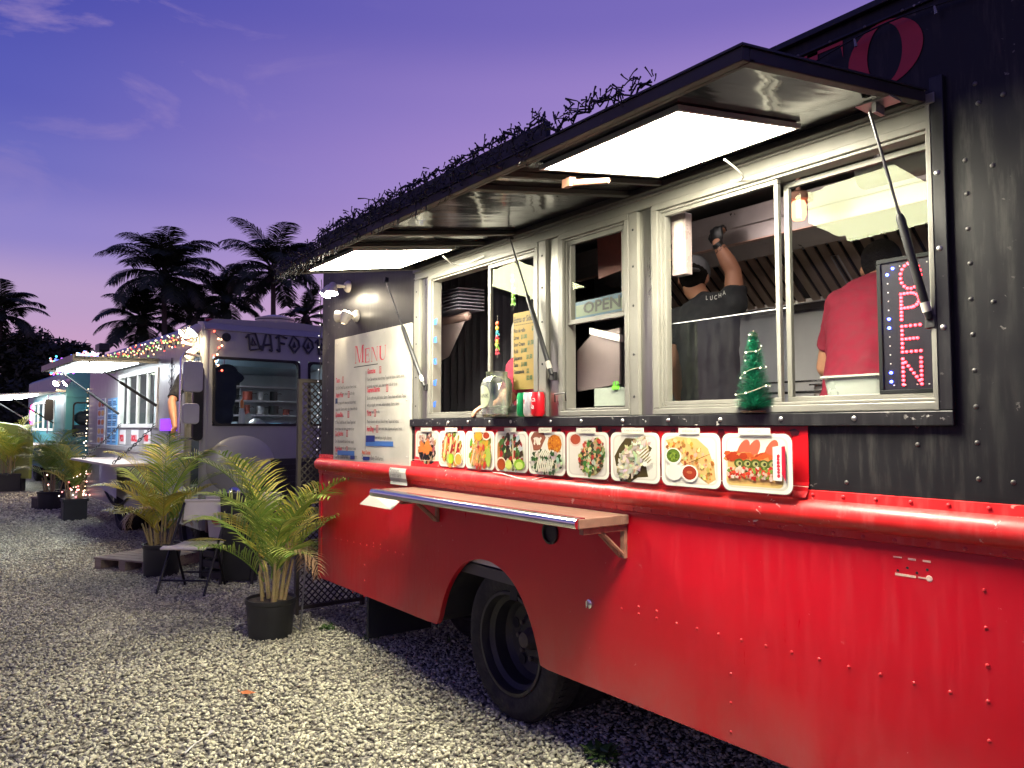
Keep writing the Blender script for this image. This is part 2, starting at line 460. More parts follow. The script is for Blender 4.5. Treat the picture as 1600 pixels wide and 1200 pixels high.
# serif capitals as thick and thin strokes, unit height
def serif(mb, ch, x, y, h, w, mp, col):
    T, t, sf = .16 * h, .045 * h, .05 * h
    def q(*p): mb.poly([mp(x + a, y + b) for a, b in p], col)
    def bar(a, b, c, d): q((a, c), (b, c), (b, d), (a, d))
    if ch == 'M':
        bar(.0, t, 0, h); bar(w - T, w, 0, h)
        q((t, h), (t + T, h), (w * .5 + t, h * .06), (w * .5 - t * .6, 0)); q((w - T - t * .1, h), (w - T, h * .84), (w * .5 + t, 0), (w * .5 - t * .2, h * .05))
        bar(-T * .5, T * .7, 0, sf); bar(w - T * 1.4, w + T * .5, 0, sf); bar(-T * .5, t, h - sf, h); bar(w - T * .2, w + T * .5, h - sf, h)
    elif ch == 'E':
        bar(0, T, 0, h); bar(T, w, 0, sf); bar(T, w, h - sf, h); bar(T, w * .75, h * .5, h * .5 + sf)
        bar(w - t, w, sf, h * .25); bar(w - t, w, h * .75, h - sf); bar(w * .75 - t, w * .75, h * .38, h * .66); bar(-T * .4, 0, 0, sf); bar(-T * .4, 0, h - sf, h)
    elif ch == 'N':
        bar(0, t, 0, h); bar(w - t, w, 0, h); q((t, h), (t + T, h), (w - t, T * .3), (w - t, 0), (w - t * 1.6, 0))
        bar(-T * .5, T * .6, 0, sf); bar(w - T * .6, w + T * .5, h - sf, h); bar(-T * .5, 0, h - sf, h)
    elif ch == 'U':
        arc = [(w / 2 - (w / 2 - 0) * math.cos(a), h * .32 - h * .32 * math.sin(a)) for a in [PI * k / 8 for k in range(9)]]
        inn = [(w / 2 + T * .45 - (w / 2 - T * .75) * math.cos(a), h * .34 - h * .28 * math.sin(a)) for a in [PI * k / 8 for k in range(9)]]
        for k in range(8): q(arc[k], arc[k + 1], inn[k + 1], inn[k])
        bar(0, T * 1.2, h * .33, h); bar(w - t, w, h * .33, h); bar(-T * .4, T * 1.6, h - sf, h); bar(w - T * .7, w + T * .4, h - sf, h)
    elif ch == 'T':
        bar(w / 2 - T * .6, w / 2 + T * .6, 0, h); bar(0, w, h - sf * 1.1, h); q((0, h - sf), (t, h - sf), (0, h * .72)); q((w - t, h - sf), (w, h - sf), (w, h * .72)); bar(w * .25, w * .75, 0, sf)
    elif ch == 'O':
        k = 40
        o1 = [(w / 2 + w / 2 * math.cos(2 * PI * i / k), h / 2 + h / 2 * math.sin(2 * PI * i / k)) for i in range(k)]
        o2 = [(w / 2 + w * .235 * math.cos(2 * PI * i / k - .0), h / 2 + h * .46 * math.sin(2 * PI * i / k)) for i in range(k)]
        for i in range(k): q(o1[i], o1[(i + 1) % k], o2[(i + 1) % k], o2[i])

# ================================================================== GROUND
def grd():
    mb = MB(); mb.poly([(-180, -120, 0), (60, -120, 0), (60, 120, 0), (-180, 120, 0)])
    m, t, b = nodes('gravel_bed')
    n = t.nodes.new; l = t.links.new
    co = n('ShaderNodeTexCoord')
    vo = n('ShaderNodeTexVoronoi'); vo.inputs['Scale'].default_value = 26; l(co.outputs['Object'], vo.inputs[0])
    vd = n('ShaderNodeTexVoronoi'); vd.feature = 'DISTANCE_TO_EDGE'; vd.inputs['Scale'].default_value = 26; l(co.outputs['Object'], vd.inputs[0])
    sp = n('ShaderNodeSeparateColor'); l(vo.outputs['Color'], sp.inputs[0])
    cr = n('ShaderNodeValToRGB'); cr.color_ramp.elements[0].color = (.22, .20, .155, 1); cr.color_ramp.elements[1].color = (.46, .43, .36, 1); l(sp.outputs[0], cr.inputs[0])
    ed = n('ShaderNodeMapRange'); ed.inputs[2].default_value = .16; ed.inputs[3].default_value = .25; l(vd.outputs[0], ed.inputs[0])
    nz = n('ShaderNodeTexNoise'); nz.inputs['Scale'].default_value = .35; nz.inputs['Detail'].default_value = 5; l(co.outputs['Object'], nz.inputs[0])
    nm = n('ShaderNodeMapRange'); nm.inputs[1].default_value = .3; nm.inputs[2].default_value = .7; nm.inputs[3].default_value = .75; nm.inputs[4].default_value = 1.1; l(nz.outputs['Fac'], nm.inputs[0])
    mm = n('ShaderNodeMath'); mm.operation = 'MULTIPLY'; l(ed.outputs[0], mm.inputs[0]); l(nm.outputs[0], mm.inputs[1])
    v = n('ShaderNodeVectorMath'); v.operation = 'SCALE'; l(cr.outputs[0], v.inputs[0]); l(mm.outputs[0], v.inputs['Scale'])
    l(v.outputs[0], b.inputs['Base Color']); b.inputs['Roughness'].default_value = .9
    mn = n('ShaderNodeMath'); mn.operation = 'MINIMUM'; mn.inputs[1].default_value = .3; l(vd.outputs[0], mn.inputs[0])
    bp = n('ShaderNodeBump'); bp.inputs['Distance'].default_value = .06; bp.inputs['Strength'].default_value = 1; l(mn.outputs[0], bp.inputs['Height']); l(bp.outputs[0], b.inputs['Normal'])
    return structure(mb.build('ground', m))
grd()

def gravel():
    rs = np.random.RandomState(11)
    protos = []
    for k in range(16):
        bm = bmesh.new()
        cnt = 13 if k < 10 else 9
        dirs = rs.normal(size=(cnt, 3)); dirs /= np.linalg.norm(dirs, axis=1)[:, None]
        for d in dirs:
            rr = rs.uniform(.82, 1.0)
            bm.verts.new((d[0] * rr * rs.uniform(.95, 1.05), d[1] * rr * .72, d[2] * rr * .46))
        bmesh.ops.convex_hull(bm, input=bm.verts)
        for v in [v for v in bm.verts if not v.link_faces]: bm.verts.remove(v)
        bmesh.ops.triangulate(bm, faces=bm.faces)
        bm.verts.ensure_lookup_table(); bm.verts.index_update()
        protos.append((np.array([v.co[:] for v in bm.verts]), np.array([[v.index for v in f.verts] for f in bm.faces])))
        bm.free()
    zones = [((-9.2, .6), (-3.2, 2.4), 2500, (.0115, .0205), range(16)),      # near field
             ((-14.5, -9.2), (-3.6, 1.2), 1250, (.014, .026), range(10, 16)),
             ((-21, -14.5), (-4.2, .8), 330, (.024, .045), range(10, 16))]
    VV = []; FF = []; base = 0; CC = []
    fw = np.array(FW); rt = np.array(RT); up = np.array(UP); cm = np.array(CAM)
    for (x0, x1), (y0, y1), dens, (s0, s1), pk in zones:
        n = int((x1 - x0) * (y1 - y0) * dens)
        P = np.column_stack([rs.uniform(x0, x1, n), rs.uniform(y0, y1, n), np.zeros(n)])
        q = P - cm; d = q @ fw
        u = 800 + FPX * (q @ rt) / np.maximum(d, .1); w = 600 - FPX * (q @ up) / np.maximum(d, .1)
        keep = (d > .8) & (u > -260) & (u < 1700) & (w < 1420) & (P[:, 1] < .9 + .0 * P[:, 0])
        hid = (P[:, 1] > 1.0) & (P[:, 0] > -5.0)
        P = P[keep & ~hid]
        n = len(P)
        ks = rs.choice(list(pk), n)
        for k in pk:
            idx = np.where(ks == k)[0]
            if not len(idx): continue
            pv, pf = protos[k]
            m = len(idx)
            sc = rs.uniform(s0, s1, m) * rs.choice([.7, 1, 1, 1.15], m)
            A = rs.uniform(0, 2 * PI, m); tl = rs.normal(0, .35, m); tb = rs.normal(0, .35, m)
            ca, sa = np.cos(A), np.sin(A)
            Rz = np.zeros((m, 3, 3)); Rz[:, 0, 0] = ca; Rz[:, 0, 1] = -sa; Rz[:, 1, 0] = sa; Rz[:, 1, 1] = ca; Rz[:, 2, 2] = 1
            ct, st = np.cos(tl), np.sin(tl)
            Rx = np.zeros((m, 3, 3)); Rx[:, 0, 0] = 1; Rx[:, 1, 1] = ct; Rx[:, 1, 2] = -st; Rx[:, 2, 1] = st; Rx[:, 2, 2] = ct
            cb, sb = np.cos(tb), np.sin(tb)
            Ry = np.zeros((m, 3, 3)); Ry[:, 1, 1] = 1; Ry[:, 0, 0] = cb; Ry[:, 0, 2] = sb; Ry[:, 2, 0] = -sb; Ry[:, 2, 2] = cb
            RR = Rz @ Rx @ Ry
            vv = np.einsum('mij,vj->mvi', RR, pv) * sc[:, None, None]
            pos = P[idx].copy(); pos[:, 2] = rs.uniform(.0, .018, m)
            vv += pos[:, None, :]
            VV.append(vv.reshape(-1, 3))
            ff = pf[None] + (np.arange(m) * len(pv))[:, None, None] + base
            FF.append(ff.reshape(-1, 3)); base += m * len(pv)
    V = np.concatenate(VV); F = np.concatenate(FF)
    me = bpy.data.meshes.new('gravel_stones')
    me.vertices.add(len(V)); me.vertices.foreach_set('co', V.astype(np.float32).ravel())
    me.loops.add(len(F) * 3); me.loops.foreach_set('vertex_index', F.astype(np.int32).ravel())
    me.polygons.add(len(F)); me.polygons.foreach_set('loop_start', np.arange(0, len(F) * 3, 3, dtype=np.int32))
    me.update(calc_edges=True)
    m, t, b = nodes('stone')
    n = t.nodes.new; l = t.links.new
    g = n('ShaderNodeNewGeometry')
    cr = n('ShaderNodeValToRGB'); e = cr.color_ramp
    e.elements[0].color = (.22, .20, .165, 1); e.elements[1].color = (.74, .71, .50, 1)
    for p, c in ((.10, (.32, .305, .235)), (.3, (.47, .45, .33)), (.6, (.55, .525, .375)), (.8, (.63, .60, .43))):
        x = e.elements.new(p); x.color = (*c, 1)
    l(g.outputs['Random Per Island'], cr.inputs[0])
    co = n('ShaderNodeTexCoord'); nz = n('ShaderNodeTexNoise'); nz.inputs['Scale'].default_value = 90; nz.inputs['Detail'].default_value = 4; l(co.outputs['Object'], nz.inputs[0])
    mr = n('ShaderNodeMapRange'); mr.inputs[3].default_value = .72; mr.inputs[4].default_value = 1.22; l(nz.outputs['Fac'], mr.inputs[0])
    n2 = n('ShaderNodeTexNoise'); n2.inputs['Scale'].default_value = .9; n2.inputs['Detail'].default_value = 4; l(co.outputs['Object'], n2.inputs[0])
    m2 = n('ShaderNodeMapRange'); m2.inputs[1].default_value = .3; m2.inputs[2].default_value = .7; m2.inputs[3].default_value = .72; m2.inputs[4].default_value = 1.12; l(n2.outputs['Fac'], m2.inputs[0])
    mm = n('ShaderNodeMath'); mm.operation = 'MULTIPLY'; l(mr.outputs[0], mm.inputs[0]); l(m2.outputs[0], mm.inputs[1])
    v = n('ShaderNodeVectorMath'); v.operation = 'SCALE'; l(cr.outputs[0], v.inputs[0]); l(mm.outputs[0], v.inputs['Scale'])
    l(v.outputs[0], b.inputs['Base Color']); b.inputs['Roughness'].default_value = .85
    me.materials.append(m)
    o = bpy.data.objects.new('gravel_stones', me); COL.objects.link(o)
    tag(o, 'loose pale crushed gravel covering the whole lot', 'gravel', kind='stuff')
    print('gravel tris', len(F))
gravel()

# ================================================================== MAIN TRUCK
XF, XR, DEP, ROOF = -5.62, 2.0, 2.15, 2.93
truck = thing('food_truck', 'red and black step van food truck with open serving windows and lit awning', 'food truck', (-1.8, 1.05, 0))
OPEN_X0, OPEN_X1, OPEN_Z0, OPEN_Z1 = -4.14, -.988, 1.60, 2.56

mb = MB(); mb.holes(XF + .06, XR, 1.335, ROOF - .06, 0, .045, [(OPEN_X0, OPEN_X1, OPEN_Z0, OPEN_Z1)])
mb.build('side_wall', black_paint, truck)
# red skirt with the wheel arch
arch_px = [(845, 1040), (838, 1006), (828, 968), (812, 928), (794, 900), (772, 881), (750, 874), (728, 879), (710, 898), (697, 925), (690, 950), (686, 968), (680, 977), (672, 976)]
arch = [(p.x, p.z) for p in (onY(*q) for q in arch_px)]
zs = .382
def smooth_pts(P, k=5):
    o = []
    for i in range(len(P) - 1):
        a, b, c, d = P[max(i - 1, 0)], P[i], P[i + 1], P[min(i + 2, len(P) - 1)]
        for j in range(k):
            t = j / k
            o.append(tuple(.5 * ((2 * b[q]) + (-a[q] + c[q]) * t + (2 * a[q] - 5 * b[q] + 4 * c[q] - d[q]) * t * t + (-a[q] + 3 * b[q] - 3 * c[q] + d[q]) * t ** 3) for q in (0, 1)))
    return o + [P[-1]]
arch = smooth_pts(arch)
out = [(XF, 1.19), (XF, zs), (arch[-1][0], zs)] + [(a, max(b, zs + .002)) for a, b in arch[::-1][1:]] + [(arch[0][0] + .05, zs), (XR, zs), (XR, 1.19)]
mb = MB(); mb.prism(out, -.004, .03)
mb.build('skirt_panel', red_paint, truck, bevel=.004)
# vertical lap seam of the skirt and the patch by the front
mb = MB(); mb.box(XF, XF + .05, -.010, -.004, zs, 1.19); mb.build('corner_strip', red_paint, truck)
# rub rail: flange, bulge, flange
prof = [(0, 1.337), (-.010, 1.335), (-.012, 1.306), (-.030, 1.300), (-.046, 1.283), (-.052, 1.26), (-.046, 1.238), (-.030, 1.222), (-.014, 1.217), (-.012, 1.192), (-.004, 1.188), (0, 1.188)]
mb = MB(); mb.prism(prof, XF - .01, XR, plane='YZ')
mb.build('rub_rail', rail_paint, truck, smooth=38)
# roof, far side, front, rear, floor
rp = [(0, ROOF - .06), (0, ROOF - .02), (.05, ROOF + .01), (DEP / 2, ROOF + .045), (DEP - .05, ROOF + .01), (DEP, ROOF - .06), (DEP - .04, ROOF - .06), (DEP / 2, ROOF - .02), (.045, ROOF - .06)]
mb = MB(); mb.prism(rp, XF + .05, XR, plane='YZ'); mb.build('roof', black_paint, truck, smooth=40)
mb = MB(); mb.box(XF + .05, XR, -.022, 0.0, ROOF - .035, ROOF - .012); mb.box(XF + .05, XR, -.010, 0, ROOF - .085, ROOF - .075); mb.build('gutter', black_trim, truck, bevel=.003)
mb = MB(); mb.box(XF + .06, XR, DEP - .045, DEP, .30, ROOF - .06); mb.build('far_wall', black_paint, truck)  # lower edge dropped to keep sky light from under the truck
mb = MB(); mb.prism([(0.0, zs), (DEP, zs), (DEP, ROOF - .06), (0, ROOF - .06)], XF, XF + .06, plane='YZ'); mb.build('front_wall', black_paint, truck)
mb = MB(); mb.box(XR - .05, XR, .045, DEP - .045, zs, ROOF - .06); mb.build('rear_wall', black_paint, truck)
mb = MB(); mb.box(XF + .06, XR - .05, .045, DEP - .045, .72, .78); mb.build('floor', int_dark, truck)
mb = MB(); mb.box(XF + .3, XR - .2, .5, .62, .48, .70); mb.box(XF + .3, XR - .2, 1.5, 1.62, .48, .70)
for x in np.arange(XF + .6, XR - .3, .6): mb.box(x, x + .06, .06, 2.08, .64, .715)
mb.build('chassis', under_mat, truck)
mb = MB(); mb.box(XF - .13, XF - .01, .0, DEP, .40, .56); mb.build('bumper', dark_metal, truck, bevel=.01)
# mud flap and box under the floor behind the front corner
a = onZ(560, 1008); mb = MB(); mb.box(a.x - .0, a.x + .03, .10, .62, .04, .40); mb.build('mud_flap', M('mud_flap', (.022, .028, .026), .6), truck)
mb = MB(); mb.box(-2.3, -.6, .45, 1.7, .26, .62); mb.build('tank', under_mat, truck, bevel=.03)
# wheel well liner
mb = MB()
lx = [(a, b + .02) for a, b in arch[1:-1]]
for i in range(len(lx) - 1):
    (a, b), (c, d) = lx[i], lx[i + 1]
    mb.poly([(a, .03, b), (c, .03, d), (c, .75, d), (a, .75, b)])
mb.build('wheel_well', under_mat, truck)

def wheel(parent, cx, cz, y, Rt=.40, Rr=.265, name='wheel', wid=.24, facing=-1, dual=True, T=None):
    """rim outer plane at y, facing -y"""
    w = bpy.data.objects.new(name, None); COL.objects.link(w); w.parent = parent
    if s_local(parent): LOCAL.add(w.name)
    else: w.matrix_parent_inverse = wmat(parent).inverted(); w.matrix_parent_inverse = wmat(parent).inverted()
    ax = (0, 1, 0)
    c = (cx, y, cz)
    mb = MB()
    prof = [(Rr, .0), (Rr + .018, -.014), (Rr + .07, -.026), (Rt - .045, -.022), (Rt - .012, .0), (Rt, .035), (Rt, wid - .035), (Rt - .03, wid), (Rr + .03, wid), (Rr, wid - .02)]
    mb.lathe(prof, c, 64, ax, False)
    for k in range(60):          # shoulder tread blocks
        t = 2 * PI * k / 60
        mb.cbox((cx + (Rt) * math.cos(t), y + .05, cz + (Rt) * math.sin(t)), (.006, .045, .026), Matrix.Rotation(-t, 3, 'Y'))
    if dual: mb.lathe([(r, z + wid + .05) for r, z in prof], c, 48, ax, False)
    mb.build('tyre', rubber, w, smooth=35)
    mb = MB()
    d = .15 if dual else .07
    rp_ = [(Rr + .006, -.008), (Rr + .004, -.016), (Rr - .012, -.016), (Rr - .018, .004), (Rr - .022, .03), (Rr - .045, .05), (Rr - .052, d * .8), (Rr - .075, d), (Rr - .13, d + .012), (.115, d), (.10, d - .01), (.02, d - .01)]
    mb.lathe(rp_, c, 64, ax, False)
    rm = mb.build('rim', rim_mat, w, smooth=30)
    for k in range(5):
        t = 2 * PI * k / 5 + .3
        MB().lathe([(.030, 0), (.030, .004)], (cx + .165 * math.cos(t), y + d + .002, cz + .165 * math.sin(t)), 14, (0, -1, 0)).build('rim_hole', under_mat, w)
    mb = MB()
    mb.lathe([(.075, -d), (.072, -d + .05), (.06, -d + .075), (.03, -d + .085), (.0, -d + .086)], c, 20, (0, -1, 0)) if False else mb.lathe([(.062, 0), (.058, .03), (.046, .05), (.040, .07), (.01, .073)], (cx, y + d, cz), 20, (0, -1, 0))
    for k in range(8):
        t = 2 * PI * k / 8
        mb.lathe([(.014, 0), (.014, .028), (.006, .03)], (cx + .105 * math.cos(t), y + d, cz + .105 * math.sin(t)), 6, (0, -1, 0))
    mb.build('hub', hub_rust, w, smooth=30)
    return w
wheel(truck, -3.235, .405, .08, wid=.19)
wheel(truck, -3.235, .405, 1.62)
wheel(truck, .8, .405, .10, dual=False) if False else None
wheel(truck, XF + .95, .405, .75, dual=False)

# small fittings on the skirt
p = onY(862, 832); mb = MB(); mb.lathe([(.056, 0), (.056, .012), (.046, .014), (.044, .002), (.002, .002)], (p.x, -.004, p.z), 24, (0, -1, 0)); mb.build('fuel_filler', dark_metal, truck, smooth=30)
p = onY(924, 943); mb = MB(); mb.lathe([(.022, 0), (.020, .012), (.010, .016), (.002, .016)], (p.x, -.004, p.z), 16, (0, -1, 0)); mb.cbox((p.x, -.024, p.z), (.008, .012, .03)); mb.build('lock', chrome, truck, smooth=30)
# drip edge scar: torn adhesive with holes
mb = MB()
for a_, b_ in (((1397, 869), (1410, 871)), ((1420, 872), (1432, 875)), ((1443, 875), (1455, 878)), ((1400, 897), (1432, 900)), ((1436, 902), (1448, 903))):
    p, q = onY(*a_), onY(*b_); mb.box(p.x, q.x, -.0055, -.004, min(p.z, q.z) - .002, max(p.z, q.z) + .001)
mb.lathe([(.010, 0), (.008, .0018), (.001, .002)], tuple(onY(1453, 904) + Vector((0, -.004, 0))), 9, (0, -1, 0))
mb.build('adhesive_scar', M('old_glue', (.62, .42, .34), .6, 0, .3, 80), truck)
mb = MB()
for q in ((1404, 891), (1419, 887), (1434, 895), (1450, 890)):
    p = onY(*q); mb.lathe([(.0042, 0), (.0042, .001)], (p.x, -.0045, p.z), 10, (0, -1, 0))
mb.build('screw_hole', under_mat, truck)

# rivets
mb = MB()
for x in np.arange(XF + .07, XR - .05, .1):
    mb.dome((x, -.012, 1.202), .0070, (0, -1, 0))
for x in np.arange(-1.42, XR - .05, .107): mb.dome((x, -.012, 1.322), .0072, (0, -1, 0))
for x in np.arange(XF + .07, -4.3, .107): mb.dome((x, -.012, 1.322), .0072, (0, -1, 0))
lowpx = [(971, 951), (998, 948), (998, 959), (1026, 955), (1026, 966), (1057, 974), (1089, 982), (1123, 991), (1158.5, 1000), (1197, 1009), (1237, 1019), (1280, 1030), (1326, 1042), (1376, 1054), (1428, 1067.5), (1484.5, 1081.6),
         (1142, 1053), (1142, 1098), (1142, 1143.6), (1538, 922.6), (1540.6, 981), (1543, 1040), (1544, 1096), (1546, 1158)]
for q in lowpx: mb.dome(tuple(onY(*q, Y=-.004)), .0062, (0, -1, 0))
lp2 = [(150, 72), (178, 78), (210, 85), (243, 92), (277, 100), (310, 107), (345, 97), (345, 115), (381, 103), (381, 125), (420, 135), (459, 143), (499, 155), (626, 185), (640, 310), (298, 210), (298, 290), (237, 352), (297, 371)]
for a_, b_ in lp2: mb.dome(tuple(onY(480 + .3 * a_, 820 + .3 * b_, Y=-.004)), .006, (0, -1, 0))
mb.build('rivets', rivet_red, truck, smooth=50, kind='stuff')
mb = MB()
for q in [(560, 455), (565, 550), (568, 650), (574, 748), (576, 850), (582, 950), (587, 1052), (591, 1155), (588, 238), (668, 268), (597, 293), (640, 857), (638, 470)]:
    mb.dome(tuple(onY(1200 + .55 * q[0], .55 * q[1])), .0072, (0, -1, 0))
for q in [(1190, 63), (1192, 134), (1421, 127), (1427, 267), (918, 280), (1560, 280)]:
    mb.dome(tuple(onY(950 + .406 * q[0], 640 + .406 * q[1])), .0072, (0, -1, 0))
for zz in np.arange(1.5, 2.8, .11): mb.dome((-5.50, 0, zz), .008, (0, -1, 0))
for x in np.arange(XF + .1, XR - .1, .12): mb.dome((x, -.010, ROOF - .08), .006, (0, -1, 0))
mb.build('rivets', rivet_blk, truck, smooth=50, kind='stuff')

# serving opening: black trim with bolts, steel posts
mb = MB(); mb.box(-4.17, -.966, -.022, 0.0, 1.553, 1.598); mb.build('opening_trim', black_trim, truck, bevel=.003)
mb = MB(); mb.box(-1.004, -.966, -.022, 0.0, 1.5985, 2.60); mb.build('opening_trim', black_trim, truck, bevel=.003)
mb = MB(); mb.box(-1.016, -1.0045, -.024, -.0185, 1.60, 2.52); mb.build('opening_edge', alu, truck)
mb = MB()
for q in [(950 + .406 * a, 640 + .406 * b) for a, b in ((56, 37), (232, 33), (432, 28), (665, 20), (947, 13))] + [(1464, 270), (1468, 388), (1474, 511), (700, 661), (731, 661), (765, 660), (798, 660), (860, 656), (908, 655)]:
    p = onY(*q, Y=-.022); mb.dome((min(p.x, -.985) if q[0] > 1455 else p.x, -.022, min(p.z, 2.6) if q[1] < 600 else 1.577), .009, (0, -1, 0), 10)
mb.build('bolts', bolt_mat, truck, smooth=50, kind='stuff')
def post(x0, x1):
    w = x1 - x0
    mb = MB(); mb.box(x0, x0 + w * .36, -.014, .05, 1.60, 2.475); mb.box(x1 - w * .08, x1, -.014, .05, 1.60, 2.475); mb.build('post_flange', alu, truck, bevel=.002)
    mb = MB(); mb.box(x0 + w * .36 + .001, x1 - w * .08 - .001, .004, .05, 1.60, 2.475); mb.build('post', steel, truck)
    mb = MB()
    for zz in (1.68, 1.86, 2.07, 2.24, 2.4):
        mb.dome((x0 + w * .18, -.014, zz), .006, (0, -1, 0))
    mb.build('screws', dark_metal, truck, kind='stuff')
post(-4.138, -3.955); post(-2.885, -2.722); post(-2.262, -2.122)
# head rail under the awning hinge
mb = MB(); mb.box(-4.138, -.9885, -.010, .05, 2.478, 2.556); mb.box(-4.138, -.9885, -.026, -.010, 2.52, 2.553); mb.build('head_rail', alu, truck, bevel=.003)

def frame_mb(x0, x1, z0, z1, w, y0, y1):
    mb = MB()
    mb.box(x0, x1, y0, y1, z0, z0 + w); mb.box(x0, x1, y0, y1, z1 - w, z1)
    mb.box(x0, x0 + w, y0, y1, z0 + w, z1 - w); mb.box(x1 - w, x1, y0, y1, z0 + w, z1 - w)
    return mb
def window(x0, x1, z0, z1, label=None):
    w = bpy.data.objects.new('window', None); COL.objects.link(w); w.parent = truck; w.matrix_parent_inverse = wmat(truck).inverted()
    if label: w['label'] = label
    frame_mb(x0, x1, z0, z1, .026, -.018, .055).build('frame', alu, w, bevel=.003)
    frame_mb(x0 + .027, x1 - .027, z0 + .027, z1 - .027, .010, -.006, .055).build('inner_frame', alu, w, bevel=.002)
    return w
def sash(w, x0, x1, z0, z1, y, fw=.026, glass_=True, yaw=0.0, nm='sash'):
    frame_mb(x0, x1, z0, z1, fw, y - .010, y + .010).build(nm, alu, w, bevel=.002)
    if glass_:
        xm, dx = (x0 + x1) / 2, (x1 - x0) / 2 - fw * .6
        c, s_ = math.cos(yaw), math.sin(yaw)
        mb = MB(); mb.poly([(xm - dx * c, y - dx * s_ - .001, z0 + fw * .6), (xm + dx * c, y + dx * s_ - .001, z0 + fw * .6), (xm + dx * c, y + dx * s_ - .001, z1 - fw * .6), (xm - dx * c, y - dx * s_ - .001, z1 - fw * .6)])
        mb.build('pane', glass, w)
w1 = window(-3.954, -2.886, 1.60, 2.477, 'left serving window slid half open')
sash(w1, -3.345, -2.923, 1.638, 2.44, .012, fw=.022)
w2 = window(-2.721, -2.263, 1.60, 2.477, 'narrow window with its lower half open')
sash(w2, -2.684, -2.300, 2.035, 2.44, .012, fw=.022, yaw=R(.6))
w3 = window(-2.121, -.990, 1.60, 2.477, 'wide right window with a fixed pane')
sash(w3, -1.560, -1.018, 1.638, 2.44, .080, fw=.020, yaw=R(-3))
sash(w3, -2.084, -1.54, 1.638, 2.44, .012, fw=.016, glass_=False)
# latch on the second post
mb = MB(); pts = [onY(867, 628, -.02), onY(867, 616, -.035), onY(883, 614, -.035), onY(884, 626, -.02)]
mb.tube(pts, .004, 6); mb.build('latch', dark_metal, truck)

# counter shelf
cx0, cx1 = -4.12, -2.275
shelf = bpy.data.objects.new('counter', None); COL.objects.link(shelf); shelf.parent = truck; shelf.matrix_parent_inverse = wmat(truck).inverted()
mb = MB(); mb.box(cx0, cx1, -.30, -.055, 1.136, 1.176); mb.box(cx0, cx1, -.055, -.013, 1.136, 1.176); mb.build('counter_top', board_mat, shelf, bevel=.003)
mb = MB(); mb.prism([(-.302, 1.134), (-.312, 1.138), (-.318, 1.150), (-.318, 1.163), (-.312, 1.174), (-.302, 1.179), (-.262, 1.180), (-.262, 1.1765), (-.3015, 1.1765), (-.3015, 1.134)], cx0, cx1 - .004, plane='YZ'); mb.build('edge_trim', chrome, shelf, smooth=35)
rust = M('bracket_rust', (.30, .15, .10), .6, .3, .35, 30)
for bx in (cx1 - .03, cx0 + .28):
    mb = MB()
    mb.box(bx - .012, bx + .012, -.26, -.006, 1.108, 1.134); mb.box(bx - .012, bx + .012, -.024, -.006, .99, 1.108)
    mb.tube([(bx, -.015, 1.0), (bx, -.15, 1.11)], .009, 6); mb.tube([(bx - .02, -.02, .995), (bx - .02, -.14, 1.10)], .007, 6)
    mb.build('bracket', rust, shelf)

# ------------------------------------------------------------ awning
AT = Matrix.Translation((0, -.03, 2.548)) @ Matrix(((1, 0, 0), (0, -math.cos(R(9.0)), 0), (0, -math.sin(R(9.0)), 1))).to_4x4()
# local: x along the truck, y outward, z up
AX0, AX1, AW = -4.045, -1.01, .915
awning = bpy.data.objects.new('awning', None); COL.objects.link(awning); awning.parent = truck; awning.matrix_parent_inverse = wmat(truck).inverted()
mb = MB(AT); mb.box(AX0 + .03, AX1 - .03, .02, AW - .03, .004, .008); mb.build('awning_skin', awn_in, awning)
mb = MB(AT); mb.box(AX0, AX1, AW - .03, AW, -.022, .012); mb.box(AX0, AX1, AW - .05, AW - .031, -.022, -.012); mb.build('edge_rail', awn_fr, awning, bevel=.003)
for xa in (AX0, AX1 - .03):
    mb = MB(AT); mb.box(xa, xa + .03, 0, AW - .031, -.022, .012); mb.build('end_rail', awn_fr, awning, bevel=.003)
mb = MB(AT); mb.box(AX0 + .031, AX1 - .031, .0, .05, -.022, .0035); mb.build('hinge_rail', awn_fr, awning, bevel=.003)
for xa in (-3.28, -3.02, -2.22, -2.03):
    mb = MB(AT); mb.box(xa, xa + (.035 if xa in (-3.02, -2.22) else .02), .051, AW - .051, -.016, .0035); mb.build('cross_rail', awn_fr, awning, bevel=.002)
mb = MB(AT); mb.box(AX0 - .005, AX1 + .005, -.0, AW + .006, .0125, .018); mb.build('awning_top', M('awning_top', (.03, .03, .032), .5), awning)
for (xa, ya) in ((-3.97, .17), (-1.92, .17)):
    lp = bpy.data.objects.new('light_panel', None); COL.objects.link(lp); lp.parent = awning; lp.matrix_parent_inverse = wmat(awning).inverted()
    mb = MB(AT); f = .012
    mb.box(xa, xa + .6, ya, ya + f, -.016, .0); mb.box(xa, xa + .6, ya + .6 - f, ya + .6, -.016, .0)
    mb.box(xa, xa + f, ya + f, ya + .6 - f, -.016, .0); mb.box(xa + .6 - f, xa + .6, ya + f, ya + .6 - f, -.016, .0)
    mb.box(xa + f, xa + .6 - f, ya + f, ya + .6 - f, -.008, .0)
    mb.build('panel_frame', white_pl, lp)
    mb = MB(AT); mb.box(xa + f + .001, xa + .6 - f - .001, ya + f + .001, ya + .6 - f - .001, -.013, -.0085); mb.build('diffuser', panel_em, lp)
